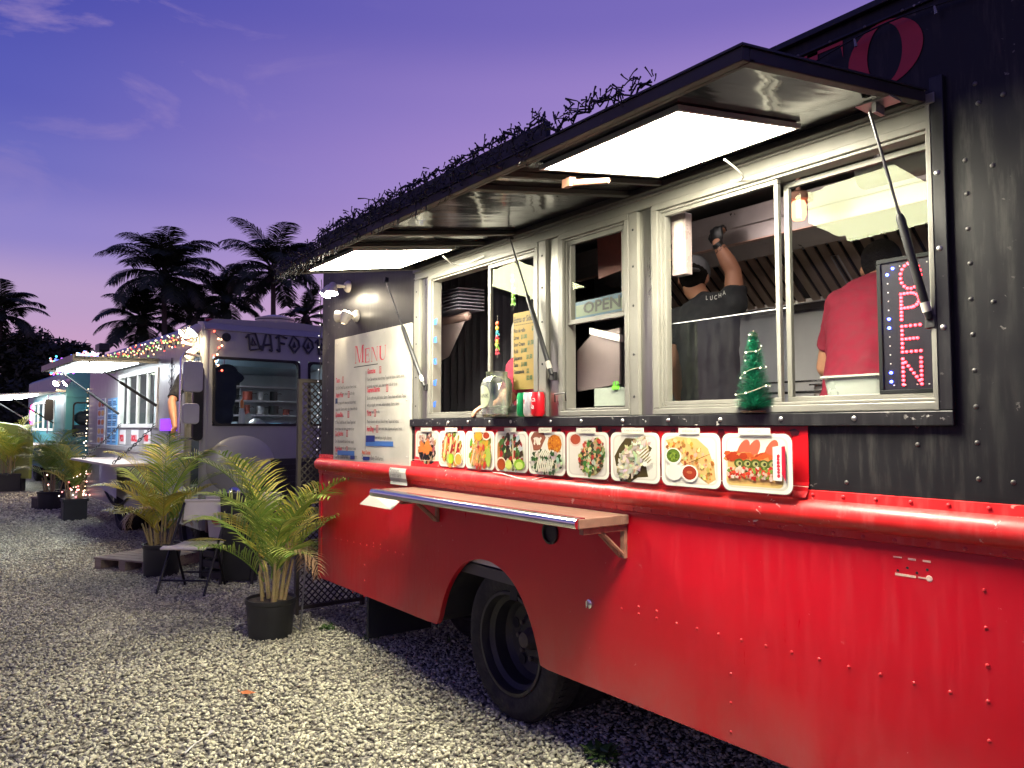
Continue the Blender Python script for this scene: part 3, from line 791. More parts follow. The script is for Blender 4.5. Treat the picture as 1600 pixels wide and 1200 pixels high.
# boards standing along the outer edge
mb = MB(AT); mb.box(-3.43, -1.71, AW - .02, AW + .0, .0185, .072); mb.build('edge_board', M('edge_board', (.022, .022, .024), .6, 0, .4, 20, bump=.3, bscale=40), awning, bevel=.004)
def cable(pts, r, mat, nm, par):
    mb = MB(); mb.tube(pts, r, 6); return mb.build(nm, mat, par, smooth=40)
def bez(a, b, c, d, n=10):
    a, b, c, d = map(Vector, (a, b, c, d))
    return [a * (1 - t) ** 3 + b * 3 * t * (1 - t) ** 2 + c * 3 * t * t * (1 - t) + d * t ** 3 for t in [i / n for i in range(n + 1)]]
aP = lambda x, y, z=-.03: AT @ Vector((x, y, z))
cable(bez(aP(-1.62, .165), aP(-1.62, .10, -.06), (-1.60, -.04, 2.44), (-1.72, -.022, 2.475)), .004, white_pl, 'cable', awning)
cable(bez(aP(-3.5, .165), aP(-3.5, .10, -.08), (-3.6, -.05, 2.45), (-3.35, -.022, 2.49)), .004, white_pl, 'cable', awning)
mb = MB(AT); mb.tube([(-1.93, .60, -.05), (-1.80, .56, -.075)], [.012, .009], 8); mb.cbox((-1.95, .61, -.045), (.04, .03, .03)); mb.build('catch', rust, awning, smooth=40)

# gas struts
def strut(top, bot, split=.47, nm='gas_strut'):
    s_ = bpy.data.objects.new(nm, None); COL.objects.link(s_); s_.parent = truck; s_.matrix_parent_inverse = wmat(truck).inverted()
    top, bot = Vector(top), Vector(bot); m_ = top.lerp(bot, split)
    mb = MB(); mb.tube([top, m_], .0045, 8); mb.build('rod', chrome if False else M('strut_rod', (.12, .12, .12), .3, .8), s_, smooth=40)
    mb = MB(); mb.tube([m_, m_.lerp(bot, .04), bot.lerp(m_, .08), bot], [.0085, .0125, .0125, .009], 10); mb.build('cylinder', dark_metal, s_, smooth=40)
    mb = MB(); mb.tube([bot.lerp(m_, .16), bot.lerp(m_, .07)], .0128, 10); mb.build('sticker', M('strut_sticker', (.45, .42, .36), .5), s_, smooth=40)
    MB().cbox(bot + Vector((.0, .012, -.008)), (.03, .022, .04)).build('bracket', dark_metal, s_, bevel=.003); MB().cbox(top + Vector((0, 0, .012)), (.03, .025, .03)).build('bracket', dark_metal, s_, bevel=.003)
def onAw(px, py, dz=-.03):
    n_ = AT.to_3x3() @ Vector((0, 0, 1)); n_ = Vector((0, -math.sin(R(9.0)), 1)); n_ = (AT.to_3x3() @ Vector((1, 0, 0))).cross(AT.to_3x3() @ Vector((0, 1, 0)))
    return onP(px, py, AT @ Vector((0, 0, dz)), n_)
strut(onAw(603, 440), onY(663, 603, -.03), .45)
strut(onAw(797, 374), onY(862, 585, -.03), .43)
strut(onAw(1358, 172), onY(1452, 498, -.03), .50)
p = onAw(1372, 160, -.024); mb = MB(); mb.cbox(p + Vector((0, 0, -.004)), (.10, .07, .006)); mb.cbox(p + Vector((.0, .0, -.02)), (.012, .05, .03)); mb.build('strut_bracket', bolt_mat, truck)

# big red roof letters
mb = MB(); mpw = lambda a, b: (a, -.0035, b)
serif(mb, 'T', -1.50, 2.635, .205, .22, mpw, (1, 1, 1)); serif(mb, 'O', -1.262, 2.632, .213, .238, mpw, (1, 1, 1))
mb.build('lettering', letter_red, truck)

# ================================================================== SIGNS ON THE TRUCK
WHITE = (.5, .48, .42)
def rrect(x0, x1, z0, z1, r, n=5, jag=0):
    o = []
    for cx, cz, a0 in ((x1 - r, z1 - r, 0), (x0 + r, z1 - r, 90), (x0 + r, z0 + r, 180), (x1 - r, z0 + r, 270)):
        for k in range(n + 1):
            t = R(a0 + 90 * k / n); o.append((cx + r * math.cos(t), cz + r * math.sin(t)))
    return o
class Print:
    """flat printed artwork, each layer a hair in front of the last"""
    def __init__(s, y0=-.010, step=.00003): s.mb = MB(); s.y = y0; s.step = step
    def poly(s, pts, col): s.y -= s.step; s.mb.poly([(a, s.y, b) for a, b in pts], tuple(c ** 1.25 * .70 for c in col))
    def ell(s, x, z, rx, rz, col, n=12, rot=0):
        c, d = math.cos(rot), math.sin(rot)
        s.poly([(x + rx * math.cos(2 * PI * k / n) * c - rz * math.sin(2 * PI * k / n) * d, z + rx * math.cos(2 * PI * k / n) * d + rz * math.sin(2 * PI * k / n) * c) for k in range(n)], col)
    def blob(s, x, z, r, col, rnd, n=7, asp=1.0, rot=None):
        rot = rnd.uniform(0, PI) if rot is None else rot
        c, d = math.cos(rot), math.sin(rot); P = []
        for k in range(n):
            q = r * rnd.uniform(.7, 1.15); t = 2 * PI * k / n
            u, v = q * math.cos(t) * asp, q * math.sin(t)
            P.append((x + u * c - v * d, z + u * d + v * c))
        s.poly(P, col)
    def text(s, body, size, x, z, sx=1, col=(0, 0, 0), align='LEFT', dx=0, dz=0, shear=0, bold=0):
        s.y -= s.step; y = s.y
        s.mb.text(body, size, lambda a, b: (x + a, y, z + b + a * dz), sx, col, align, 2, shear, bold)

# ---- food photo banner
BX0, BX1, BZ0, BZ1 = -4.128, -1.437, 1.312, 1.552
def banner():
    rnd = random.Random(5)
    edges = [(651, 688), (689.5, 731), (733, 778), (780.5, 832), (834.5, 892), (896, 962.5), (967, 1044), (1049.5, 1141.5), (1145.5, 1254.5)]
    root = thing('food_banner', 'long red banner with nine food tray photographs below the serving windows', 'banner', (-2.78, 0, BZ0))
    # base sheet: small waves, ragged bottom with lifted and torn corners
    mb = MB(); n = 180; bot = []
    for i in range(n + 1):
        x = BX0 + (BX1 - BX0) * i / n
        j = .004 * noise.noise(Vector((x * 11, 0, 3))) + .003 * noise.noise(Vector((x * 37, 0, 5)))
        z = BZ0 + j + (.014 if noise.noise(Vector((x * 6, 9, 0))) > .25 else 0)
        lift = max(0, noise.noise(Vector((x * 4.2, 2, 0)))) * .02 + (.02 if x > BX1 - .05 else 0)
        bot.append((x, z, lift))
    for i in range(n):
        (x0, z0, l0), (x1, z1, l1) = bot[i], bot[i + 1]
        rows0 = [(x0, -.0055, BZ1), (x0, -.0057, z0 + .05), (x0, -.0085 - l0 * .3, z0 + .02), (x0, -.0105 - l0, z0)]
        rows1 = [(x1, -.0055, BZ1), (x1, -.0057, z1 + .05), (x1, -.0085 - l1 * .3, z1 + .02), (x1, -.0105 - l1, z1)]
        for k in range(3): mb.poly([rows0[k], rows0[k + 1], rows1[k + 1], rows1[k]], (.42, .005, .010))
    mb.build('banner_sheet', glossp, root, smooth=60, color=True)
    P = Print(-.0062)
    # dark marbling between the trays
    for k in range(46):
        x = rnd.uniform(BX0 + .02, BX1 - .02); z = rnd.choice([rnd.uniform(BZ1 - .035, BZ1 - .006), rnd.uniform(BZ0 + .075, BZ1 - .02)])
        P.blob(x, z, rnd.uniform(.006, .02), rnd.choice([(.10, .018, .03), (.16, .01, .02), (.32, .006, .012)]), rnd, 5, 1.6)
    P.y = -.0068
    zt = BZ1 - .026
    tray_top = [.0, .0, .0, .0, 0, 0, 0, 0, 0]
    tags = ['QUESADILLA', 'LOADED NACHOS', 'TACOS', 'TACO', 'ENCHILADA', 'GUARACHES', 'BURRITO MOJADO', 'QUESADILLAS', 'HOT DOG']
    mixes = [
        [(.45, .25, .2), (.6, .5, .42), (.75, .25, .06), (.05, .04, .04), (.6, .35, .2)],
        [(.72, .34, .08), (.75, .48, .2), (.55, .05, .05), (.35, .45, .06), (.7, .55, .3)],
        [(.78, .40, .05), (.72, .5, .25), (.5, .08, .06), (.35, .5, .06), (.65, .4, .22)],
        [(.08, .16, .05), (.72, .70, .58), (.10, .06, .04), (.5, .06, .05), (.2, .3, .08)],
        [(.08, .18, .06), (.74, .72, .60), (.10, .14, .07), (.6, .6, .45)],
        [(.65, .10, .06), (.70, .66, .5), (.12, .25, .07), (.45, .5, .2), (.75, .45, .3), (.1, .1, .05)],
        [(.70, .68, .52), (.66, .62, .44), (.78, .76, .64), (.5, .46, .3)],
        [(.66, .34, .08), (.74, .5, .2), (.5, .2, .05), (.78, .6, .3)],
        [(.7, .12, .07), (.78, .5, .4), (.5, .08, .05), (.3, .4, .1)]]
    for i, (a, b) in enumerate(edges):
        x0, x1 = onY(a, 700).x, onY(b, 700).x
        w = x1 - x0; z0, z1 = BZ0 + .008, zt; h = z1 - z0; xm, zm = (x0 + x1) / 2, (z0 + z1) / 2
        P.poly(rrect(x0 - .002, x1 + .002, z0 - .002, z1 + .002, w * .11), (.22, .19, .19))
        P.poly(rrect(x0, x1, z0, z1, w * .11), (.86, .83, .72))
        P.poly(rrect(x0 + w * .05, x1 - w * .05, z0 + h * .05, z1 - h * .05, w * .10), (.66, .63, .55))
        P.poly(rrect(x0 + w * .08, x1 - w * .08, z0 + h * .08, z1 - h * .08, w * .09), (.76, .73, .64))
        P.poly([(xm - w * .18, z1 - h * .12), (xm - w * .02, z1 - h * .06), (xm - w * .10, z1 - h * .3)], (.74, .72, .66))
        mix = mixes[i]
        k = 1
        if i in (0, 1, 2, 3):
            regions = [(.0, .12, .36, .30), (.02, -.16, .36, .30)]
            for (ox, oz, rx, rz) in regions:
                for _ in range(95):
                    t = rnd.uniform(0, 2 * PI); q = math.sqrt(rnd.random())
                    P.blob(xm + w * (ox + rx * q * math.cos(t)), zm + h * (oz + rz * q * math.sin(t)), w * rnd.uniform(.025, .06), tuple(c * rnd.uniform(.6, 1.15) for c in rnd.choice(mix)), rnd, 5, 1.7, R(60) + rnd.uniform(-.5, .5))
            if i == 0:
                for _ in range(70): P.blob(xm + w * rnd.uniform(-.3, .3), zm + h * rnd.uniform(.12, .34), w * .03, rnd.choice([(.66, .5, .45), (.3, .12, .1), (.7, .62, .5), (.5, .3, .26)]), rnd, 5, 1.5)
                for _ in range(26): P.blob(xm + w * rnd.uniform(-.3, .3), zm + h * rnd.uniform(-.34, -.08), w * .035, (.03, .03, .035), rnd, 5, 1.6)
                for _ in range(16): P.blob(xm + w * rnd.uniform(-.26, .2), zm + h * rnd.uniform(-.1, .1), w * .06, (.75, .26, .07), rnd, 5, 2.2)
            if i == 1:
                for s_ in (-.22, -.02, .2):
                    P.ell(xm + w * s_, zm + h * .12, w * .035, h * .26, (.78, .6, .36), rot=-.25)
                for s_, c in ((-.1, (.45, .55, .2)), (.04, (.38, .56, .06)), (-.02, (.5, .7, .05))): P.ell(xm + w * s_, zm - h * .27, w * .07, h * .14, c)
                P.ell(xm + w * .27, zm - h * .27, w * .15, h * .18, (.85, .78, .6)); P.ell(xm + w * .27, zm - h * .28, w * .125, h * .155, (.76, .42, .10))
            if i == 2:
                P.ell(xm - w * .02, z1 - h * .13, w * .15, h * .12, (.74, .38, .05)); P.ell(xm + w * .25, z1 - h * .12, w * .13, h * .11, (.8, .72, .6)); P.ell(xm + w * .25, z1 - h * .11, w * .11, h * .09, (.42, .07, .02))
                P.ell(xm + w * .32, zm - h * .18, w * .08, h * .26, (.42, .5, .12))
                for q in range(4): P.poly([(xm - w * .3 + q * w * .1, zm - h * .42), (xm - w * .26 + q * w * .1, zm - h * .42), (xm - w * .14 + q * w * .1, zm + h * .02), (xm - w * .18 + q * w * .1, zm + h * .02)], rnd.choice([(.75, .6, .42), (.62, .32, .14)]))
            if i == 3:
                P.ell(xm + w * .08, zm + h * .05, w * .02, h * .3, (.78, .66, .44)); P.ell(xm - w * .36, zm - h * .02, w * .04, h * .26, (.5, .24, .08))
                P.ell(xm - w * .28, zm - h * .31, w * .15, h * .17, (.8, .7, .55)); P.ell(xm - w * .28, zm - h * .33, w * .13, h * .15, (.42, .10, .02))
                P.ell(xm - w * .05, zm - h * .33, w * .10, h * .13, (.60, .68, .2)); P.ell(xm + w * .27, zm - h * .31, w * .16, h * .14, (.30, .52, .05)); P.ell(xm + w * .27, zm - h * .33, w * .11, h * .09, (.55, .66, .22))
        elif i == 4:
            P.blob(xm - w * .24, zm + h * .26, w * .2, (.36, .15, .09), rnd, 10, 1.1)
            for _ in range(24): P.blob(xm - w * .24 + w * rnd.uniform(-.1, .1), zm + h * (.28 + rnd.uniform(-.07, .07)), w * .03, (.74, .68, .56), rnd, 5)
            P.ell(xm + w * .22, zm + h * .22, w * .19, h * .22, (.66, .25, .02))
            for _ in range(50): P.blob(xm + w * (.22 + rnd.uniform(-.15, .15)), zm + h * (.22 + rnd.uniform(-.17, .17)), w * .016, rnd.choice([(.78, .4, .05), (.5, .16, .01)]), rnd, 4, 1.6)
            for _ in range(170):
                t = rnd.uniform(0, 2 * PI); q = math.sqrt(rnd.random())
                P.blob(xm + w * .46 * q * math.cos(t), zm - h * .2 + h * .27 * q * math.sin(t), w * rnd.uniform(.02, .045), tuple(c * rnd.uniform(.7, 1.1) for c in rnd.choice(mix)), rnd, 6, 1.3)
            for q in range(9): P.ell(xm + w * (-.22 + q * .05), zm - h * .28 + h * .02 * math.sin(q), w * .017, h * .17, (.76, .74, .60), rot=-.25)
            for q in range(5): P.ell(xm + w * (-.12 + q * .055), zm + h * .0, w * .018, h * .12, (.76, .74, .60), rot=-.7)
        elif i == 5:
            P.ell(xm - w * .28, zm + h * .32, w * .145, h * .14, (.8, .6, .5)); P.ell(xm - w * .28, zm + h * .34, w * .125, h * .115, (.5, .12, .05))
            P.ell(xm + w * .12, zm - h * .05, w * .27, h * .40, (.6, .42, .2), rot=-.3)
            for _ in range(230):
                t = rnd.uniform(0, 2 * PI); q = math.sqrt(rnd.random()); u, v = .29 * q * math.cos(t), .40 * q * math.sin(t)
                P.blob(xm + w * (.12 + u * .95 + v * .3), zm - h * .04 + h * (v - u * .25), w * rnd.uniform(.02, .045), tuple(c * rnd.uniform(.7, 1.15) for c in rnd.choice(mix)), rnd, 6, 1.3)
        elif i == 6:
            P.blob(xm - w * .05, zm - h * .05, w * .37, (.13, .10, .03), rnd, 12, 1.05)
            for _ in range(330):
                t = rnd.uniform(0, 2 * PI); q = math.sqrt(rnd.random()); u, v = .25 * q * math.cos(t), .42 * q * math.sin(t)
                P.blob(xm + w * (-.02 + u + v * .42), zm + h * (v - .02), w * rnd.uniform(.02, .035), tuple(c * rnd.uniform(.75, 1.1) for c in rnd.choice(mix)), rnd, 5, 2.2, rnd.uniform(-.5, 2.2))
            for q in range(6): P.ell(xm + w * (.20 + q * .03), zm + h * (.14 - q * .045), w * .11, h * .012, (.80, .79, .70), rot=.6)
            for q in range(5): P.ell(xm + w * (.22 + q * .02), zm + h * (.12 - q * .05), w * .09, h * .010, (.35, .28, .10), rot=.6)
            P.ell(xm + w * .24, zm - h * .12, w * .05, h * .05, (.8, .79, .7))
        elif i == 7:
            P.poly([(xm - w * .42, zm + h * .36), (xm - w * .22, zm + h * .43), (xm + w * .12, zm + h * .40), (xm + w * .30, zm + h * .22), (xm + w * .40, zm - h * .1), (xm + w * .42, zm - h * .34), (xm + w * .30, zm - h * .43), (xm + w * .1, zm - h * .28), (xm - w * .1, zm - h * .12), (xm - w * .3, zm + h * .1)], (.74, .50, .22))
            for _ in range(230):
                u, v = rnd.uniform(-.4, .38), rnd.uniform(-.36, .4)
                if v > -.9 * u + .34 or v < -.9 * u - .16: continue
                P.blob(xm + w * u, zm + h * v, w * rnd.uniform(.012, .035), tuple(c * rnd.uniform(.7, 1.2) for c in rnd.choice(mix)), rnd, 6, 1.3)
            P.ell(xm + w * .1, zm + h * .0, w * .28, h * .006, (.25, .1, .03), rot=.35)
            for (ox, oz, c) in ((-.28, .06, (.16, .24, .03)), (-.27, -.24, (.74, .73, .66)), (.0, -.25, (.40, .07, .03))):
                P.ell(xm + w * ox, zm + h * oz, w * .145, h * .16, (.80, .78, .70), 18); P.ell(xm + w * ox, zm + h * (oz + .01), w * .12, h * .13, c, 18)
                if oz > 0:
                    for _ in range(14): P.blob(xm + w * (ox + rnd.uniform(-.07, .07)), zm + h * (oz + rnd.uniform(-.07, .07)), w * .02, rnd.choice([(.28, .36, .06), (.08, .14, .02)]), rnd, 5)
                elif ox > -.1: P.ell(xm, zm - h * .23, w * .05, h * .03, (.55, .2, .1), 10)
        else:
            P.poly(rrect(x0 + w * .06, x1 - w * .12, z0 + h * .09, z0 + h * .3, h * .1), (.76, .58, .24))
            P.poly(rrect(x0 + w * .08, x1 - w * .14, z0 + h * .13, z0 + h * .62, h * .12), (.70, .45, .18))
            for sx_ in (-.18, -.03, .22): P.ell(xm + w * sx_, zm + h * .22, w * .075, h * .2, (.72, .17, .10), 16, rot=-.55)
            for _ in range(70): P.blob(xm + w * rnd.uniform(-.42, .25), zm + h * (.10 + rnd.uniform(-.05, .05)), w * .035, rnd.choice([(.6, .15, .04), (.45, .07, .02), (.75, .35, .14)]), rnd, 6, 1.8, .1)
            for q in range(5):
                ox = -.24 + q * .12
                P.ell(xm + w * ox, zm - h * (.02 + .01 * (q % 2)), w * .075, h * .085, (.13, .16, .03), 14); P.ell(xm + w * ox, zm - h * .02, w * .045, h * .05, (.42, .40, .18), 12); P.ell(xm + w * (ox + .01), zm - h * .02, w * .022, h * .028, (.05, .05, .02), 8)
            for _ in range(150): P.blob(xm + w * rnd.uniform(-.40, .24), zm + h * rnd.uniform(-.27, -.09), w * rnd.uniform(.014, .03), rnd.choice([(.72, .10, .05), (.78, .5, .4), (.6, .04, .03), (.75, .6, .5), (.25, .35, .08)]), rnd, 5, 1.1)
            for (ox, c) in ((.30, (.76, .74, .70)), (.38, (.62, .03, .07)), (.33, (.78, .76, .72))):
                P.poly([(xm + w * ox - w * .045, zm - h * .28 + (h * .2 if c[1] < .1 else 0)), (xm + w * ox + w * .045, zm - h * .28), (xm + w * ox + w * .045, zm + h * .30), (xm + w * ox - w * .045, zm + h * .28)], c)
            P.text('KETCHUP', h * .09, xm + w * .355, zm - h * .22, .9, (.6, .02, .03)) if False else [P.blob(xm + w * .33, zm + h * (-.2 + .055 * q), w * .025, (.62, .03, .06), rnd, 5) for q in range(7)]
        # glare-free crumbs along the fold and the little name tag
        tw = w * .36 if i in (3, 4, 7) else w * .46
        P.poly([(xm - tw / 2, z1 - .004), (xm + tw / 2, z1 - .004), (xm + tw / 2, z1 + .020), (xm - tw / 2, z1 + .020)], (.76, .74, .62))
        P.text(tags[i], .0115, xm, z1 + .004, min(1.0, tw * .85 / (len(tags[i]) * .0078)), (.12, .11, .09), 'CENTER')
    P.mb.build('tray_photos', glossp, root, color=True, kind='stuff', label='nine printed photographs of food in white trays')
    # clear tape across the foot of the banner
    mb = MB(); xs = np.linspace(BX0 - .05, BX1 + .005, 60)
    for i in range(59):
        za, zb = BZ0 + .035 + .001 * math.sin(i), BZ0 + .035 + .001 * math.sin(i + 1)
        mb.poly([(xs[i], -.0185, za - .001), (xs[i + 1], -.0185, zb - .001), (xs[i + 1], -.0185, zb + .0008), (xs[i], -.0185, za + .0008)])
    mb.build('tape_edge', M('tape_edge', (.8, .74, .55), .3), root)
    # curled strip where the lamination peels
    mb = MB()
    pts = [onY(q[0], q[1], -.035) for q in ((770, 738), (785, 740), (805, 746), (830, 750), (850, 745))]
    mb.tube(pts, [.002, .005, .006, .005, .002], 6, flat=.5); mb.build('peeled_strip', white_pl, root, smooth=50)
banner()

# ---- menu board
def menu():
    X0, X1, Z0, Z1 = -5.335, -4.168, 1.296, 2.212
    root = thing('menu_board', 'large white printed menu board with red headings and blue tape strips', 'menu board', (-4.75, -.01, Z0))
    mb = MB(); mb.box(X0, X1, -.020, -.001, Z0, Z1, (.45, .43, .365)); mb.build('board', printm, root, bevel=.002, color=True)
    P = Print(-.0203, .00004); W = X1 - X0; H = Z1 - Z0
    fx = lambda u: X0 + W * u; fz = lambda v: Z1 - H * v
    RED, BLK = (.62, .02, .05), (.05, .045, .05)
    # horizontal fraction u from the photograph, foreshortened: near-right is stretched
    wx = lambda px: onY(px, 620).x
    def mpm(y): return lambda a, b: (a, y, b)
    P.y -= .0001; y = P.y
    serif(P.mb, 'M', wx(559), 2.005, .125, .125, mpm(y), RED)
    xx = wx(574)
    for ch, w_ in (('E', .068), ('N', .082), ('U', .085)):
        serif(P.mb, ch, xx, 2.0, .10, w_, mpm(y), RED); xx += w_ + .035
    P.poly([(wx(556.5), 1.982), (wx(594), 1.982), (wx(594), 1.976), (wx(556.5), 1.976)], BLK)
    P.poly([(wx(575.4), 1.94), (wx(575.4) + .005, 1.94), (wx(575.4) + .005, 1.39), (wx(575.4), 1.39)], (.15, .15, .17))
    zz = lambda px, py: onY(px, py).z
    def entry(px, zt, head, price, lines):
        x = wx(px) + .008
        P.text(head, .050, x, zt, .56, RED, bold=.0012)
        bx = x + len(head) * .0172 + .022
        P.poly([(bx, zt - .008), (bx + .03, zt - .008), (bx + .03, zt + .040), (bx, zt + .040)], RED)
        P.poly([(bx + .003, zt - .004), (bx + .027, zt - .004), (bx + .027, zt + .036), (bx + .003, zt + .036)], (.72, .5, .45))
        P.text(price, .038, bx + .006, zt, .62, RED)
        for k, ln in enumerate(lines): P.text(ln, .0345, x, zt - .052 - .0475 * k, .50, BLK)
    L0, R0 = 528, 577.5
    entry(L0, 1.882, 'Tacos', '3', ['Soft Corn Tortilla Tacos with your choice of meat.', 'Topped with Cilantro, onions, salsa of the day.'])
    entry(L0, 1.770, 'Asada Fries', '12', ['     Fries topped with cheese your choice of meat,', 'topped with Cilantro, onions, salsa, cheese of the day', 'sour cream and guac.'])
    entry(L0, 1.625, 'Quesadillas', '12', ['12" Flour Tortilla filled with Cheese. Topped with', 'melted cheese, sour cream, and meat and your', 'green salsa.'])
    entry(L0, 1.485, 'Cup Nachos', '5', ['Corn Chips, salsa with choice of meat, topped', 'with salsa & guacamole, sour cream and our cheese', 'of the day.'])
    entry(L0, 1.372 - .005, 'Taco Salad', '12', ['Mixed fresh tomatoes with choice of meat, beans,', 'salsa of the day, guacamole, sour cream & cheese', 'on a crisp bowl.'])
    entry(R0, 1.920, 'Guaraches', '12', ['Corn Cake with your choice of meat. Topped with lettuce, cilantro, onions,', 'guacamole, sour cream, queso, beans and our salsa for the day.'])
    entry(R0, 1.790, 'Supreme Burrito', '13', ['Burrito stuffed with grilled onions, cilantro, Oaxaca cheese with beans. Topped', 'with pico de gallo, sour cream, melted monterey, cilantro, cilantro', 'onions on each of the salsa.'])
    entry(R0, 1.628, 'Torta', '12', ['Mexican Sandwich with your choice of meat. Topped with lettuce,', 'pico de gallo, guacamole, sour cream, beans, jalapenos and queso fresco.'])
    entry(R0, 1.520, 'Hot Dog', '7', ['Bacon Hot Dog topped with pico de gallo, jalapenos,', 'and sauce.'])
    P.text('Meat Choices', .040, wx(571), 1.360, .60, (.62, .10, .04), bold=.0012)
    P.text('Carne Asada,        Al Pastor,          Chorizo, Pork Belly (Chicharron)', .042, wx(538), 1.343 - .018, .58, BLK)
    P.text('Chicken, Carnitas, Fish, Shrimp           are for additional Charge!', .042, wx(538), 1.343 - .018 - .0 - .0 if False else 1.3, .58, BLK) if False else None
    TB, TD = (.10, .26, .62), (.015, .05, .32)
    def tape(px0, px1, z0, z1, c): P.poly([(wx(px0), z0), (wx(px1), z0 + .003), (wx(px1), z1), (wx(px0), z1 - .002)], c)
    tape(577, 620, 1.418, 1.455, TB); tape(577, 591, 1.444, 1.492, TD)
    tape(533, 559.5, 1.342, 1.378, TB); tape(528.5, 532, 1.722, 1.765, (.05, .10, .24))
    tape(553, 560, 1.318, 1.345, TD); tape(573, 583, 1.318, 1.345, TD)
    P.mb.build('menu_print', printm, root, color=True, kind='stuff', label='printed menu text')
    mb = MB()
    for (px, z) in ((530, 2.17), (577, 2.19), (604, 2.19), (640, 2.19), (640, 1.72), (641, 1.36), (530, 1.33), (529, 1.6)): mb.dome((wx(px), -.0205, z), .006, (0, -1, 0))
    mb.build('screws', bolt_mat, root, kind='stuff')
menu()

# ---- paper note over the rail
def note_paper():
    mb = MB(); x0, x1 = -4.375, -4.155
    prof = [(-.022, 1.296), (-.024, 1.25)]
    rows = [(-.022, 1.300), (-.024, 1.292), (-.050, 1.285), (-.056, 1.262), (-.052, 1.225), (-.040, 1.20), (-.044, 1.182)]
    for i in range(len(rows) - 1):
        (ya, za), (yb, zb) = rows[i], rows[i + 1]
        w0, w1 = .004 * math.sin(i * 2.1), .004 * math.sin((i + 1) * 2.1)
        mb.poly([(x0 + w0, ya, za), (x0 + w1, yb, zb), (x1 + w1, yb, zb), (x1 + w0, ya, za)], (.5, .48, .42))
    for k, (tx, z, y) in enumerate((('Minimum', 1.262, -.0572), ('credit card', 1.232, -.0545), ('Payment', 1.204, -.046))):
        mb.text(tx, .036, lambda a, b, y=y, z=z: (x0 + .012 + a, y - .0006 + (z + b - 1.25) * .0, z + b), .95, (.08, .08, .08))
    o = mb.build('paper_note', printm, color=True, origin=(x0, -.05, 1.18))
    tag(o, 'handwritten paper note about card payments taped over the red rail', 'note')
    mb = MB(); x0, x1, z = -4.43, -4.18, 1.06
    p = [(-4.50, -.20, 1.05), (-4.14, -.16, 1.043), (-4.155, -.10, 1.085), (-4.30, -.12, 1.128), (-4.42, -.16, 1.12)]
    mb.poly(p, (.7, .68, .58)); mb.poly([(a, b + .004, c) for a, b, c in p][::-1], (.7, .68, .58))
    o = mb.build('folded_paper', paper, origin=(-4.3, -.15, 1.05))
    tag(o, 'loose folded sheet of paper tucked under the counter bracket', 'paper')
note_paper()

# ---- things on the sill
SILL = 1.6
def jar():
    root = thing('tip_jar', 'big clear plastic tip jar with a thank you label on the sill', 'jar', (-3.19, -.035, SILL + .0))
    c = (-3.20, -.042, 1.602)
    mb = MB(); mb.lathe([(.01, .0), (.070, .0), (.082, .012), (.083, .17), (.072, .20), (.058, .212), (.058, .232), (.061, .236), (.056, .238), (.054, .212), (.068, .198), (.079, .168), (.078, .014), (.01, .004)], c, 32, None, False)
    mb.build('jar_body', GLASS('jar_plastic', (.90, .92, .90), 1.4, .08, .35), root, smooth=40)
    mb = MB(); rnd = random.Random(3)
    for k in range(40):
        a = rnd.uniform(0, 2 * PI); r_ = .055 * math.sqrt(rnd.random()); q = Matrix.Rotation(rnd.uniform(0, PI), 3, 'Z') @ Matrix.Rotation(rnd.uniform(-.6, .6), 3, 'X')
        mb.cbox((c[0] + r_ * math.cos(a), c[1] + r_ * math.sin(a), c[2] + .012 + rnd.uniform(0, .045)), (.05, .022, .004), q)
    mb.build('banknotes', M('banknotes', (.34, .36, .26), .8, 0, .3, 60), root, kind='stuff')
    mb = MB(); n = 14; a0 = R(-150); a1 = R(-62)
    r_ = .0845
    def cyl(t, z): return (c[0] + r_ * math.cos(t), c[1] + r_ * math.sin(t), c[2] + z)
    for k in range(n):
        t0, t1 = a0 + (a1 - a0) * k / n, a0 + (a1 - a0) * (k + 1) / n
        e0 = .058 * math.sqrt(max(0.05, 1 - ((k / n) * 2 - 1) ** 4)); e1 = .058 * math.sqrt(max(0.05, 1 - (((k + 1) / n) * 2 - 1) ** 4))
        mb.poly([cyl(t0, .105 - e0), cyl(t1, .105 - e1), cyl(t1, .105 + e1), cyl(t0, .105 + e0)], (.36, .40, .26))
    r_ = .0850
    for tx, z in (('tips', .13), ('THANK', .098), ('you', .066)):
        mb.text(tx, .032, lambda a, b, z=z: cyl(a0 + .25 + a / r_, z + b), .95, (.03, .03, .04))
    mb.build('jar_label', printm, root, color=True)
jar()
def can(x, y, body, words, wcol, label, lean=0):
    root = thing('drink_can', label, 'can', (x, y, SILL))
    c = (x, y, 1.6015)
    mb = MB(); mb.lathe([(.024, 0), (.027, .004), (.033, .014), (.033, .102), (.028, .114), (.0275, .118)], c, 28); mb.build('can_body', body, root, smooth=40)
    mb = MB(); mb.lathe([(.0275, .118), (.0285, .121), (.026, .121), (.024, .117), (.002, .117)], c, 24, None, False); mb.build('can_lid', chrome, root, smooth=40)
    mb = MB()
    for tx, sz, z, off, sxx in words:
        mb.text(tx, sz, lambda a, b: (c[0] + .0334 * math.cos(R(-120) + (a + off) / .033), c[1] + .0334 * math.sin(R(-120) + (a + off) / .033), c[2] + z + b), sxx, wcol)
    mb.build('can_print', printm, root, color=True)
can(-2.975, -.04, M('can_green', (.01, .26, .08), .3, .4), [('life', .048, .066, -.035, .9), ('0', .018, .025, -.004, 1)], (.78, .80, .76), 'green drink can, leftmost of the three on the sill')
can(-2.915, -.045, M('can_silver', (.62, .60, .58), .3, .5), [('coke', .042, .064, -.055, .9), ('diet', .020, .03, -.03, 1)], (.62, .01, .02), 'silver drink can with red lettering between the green and red cans')
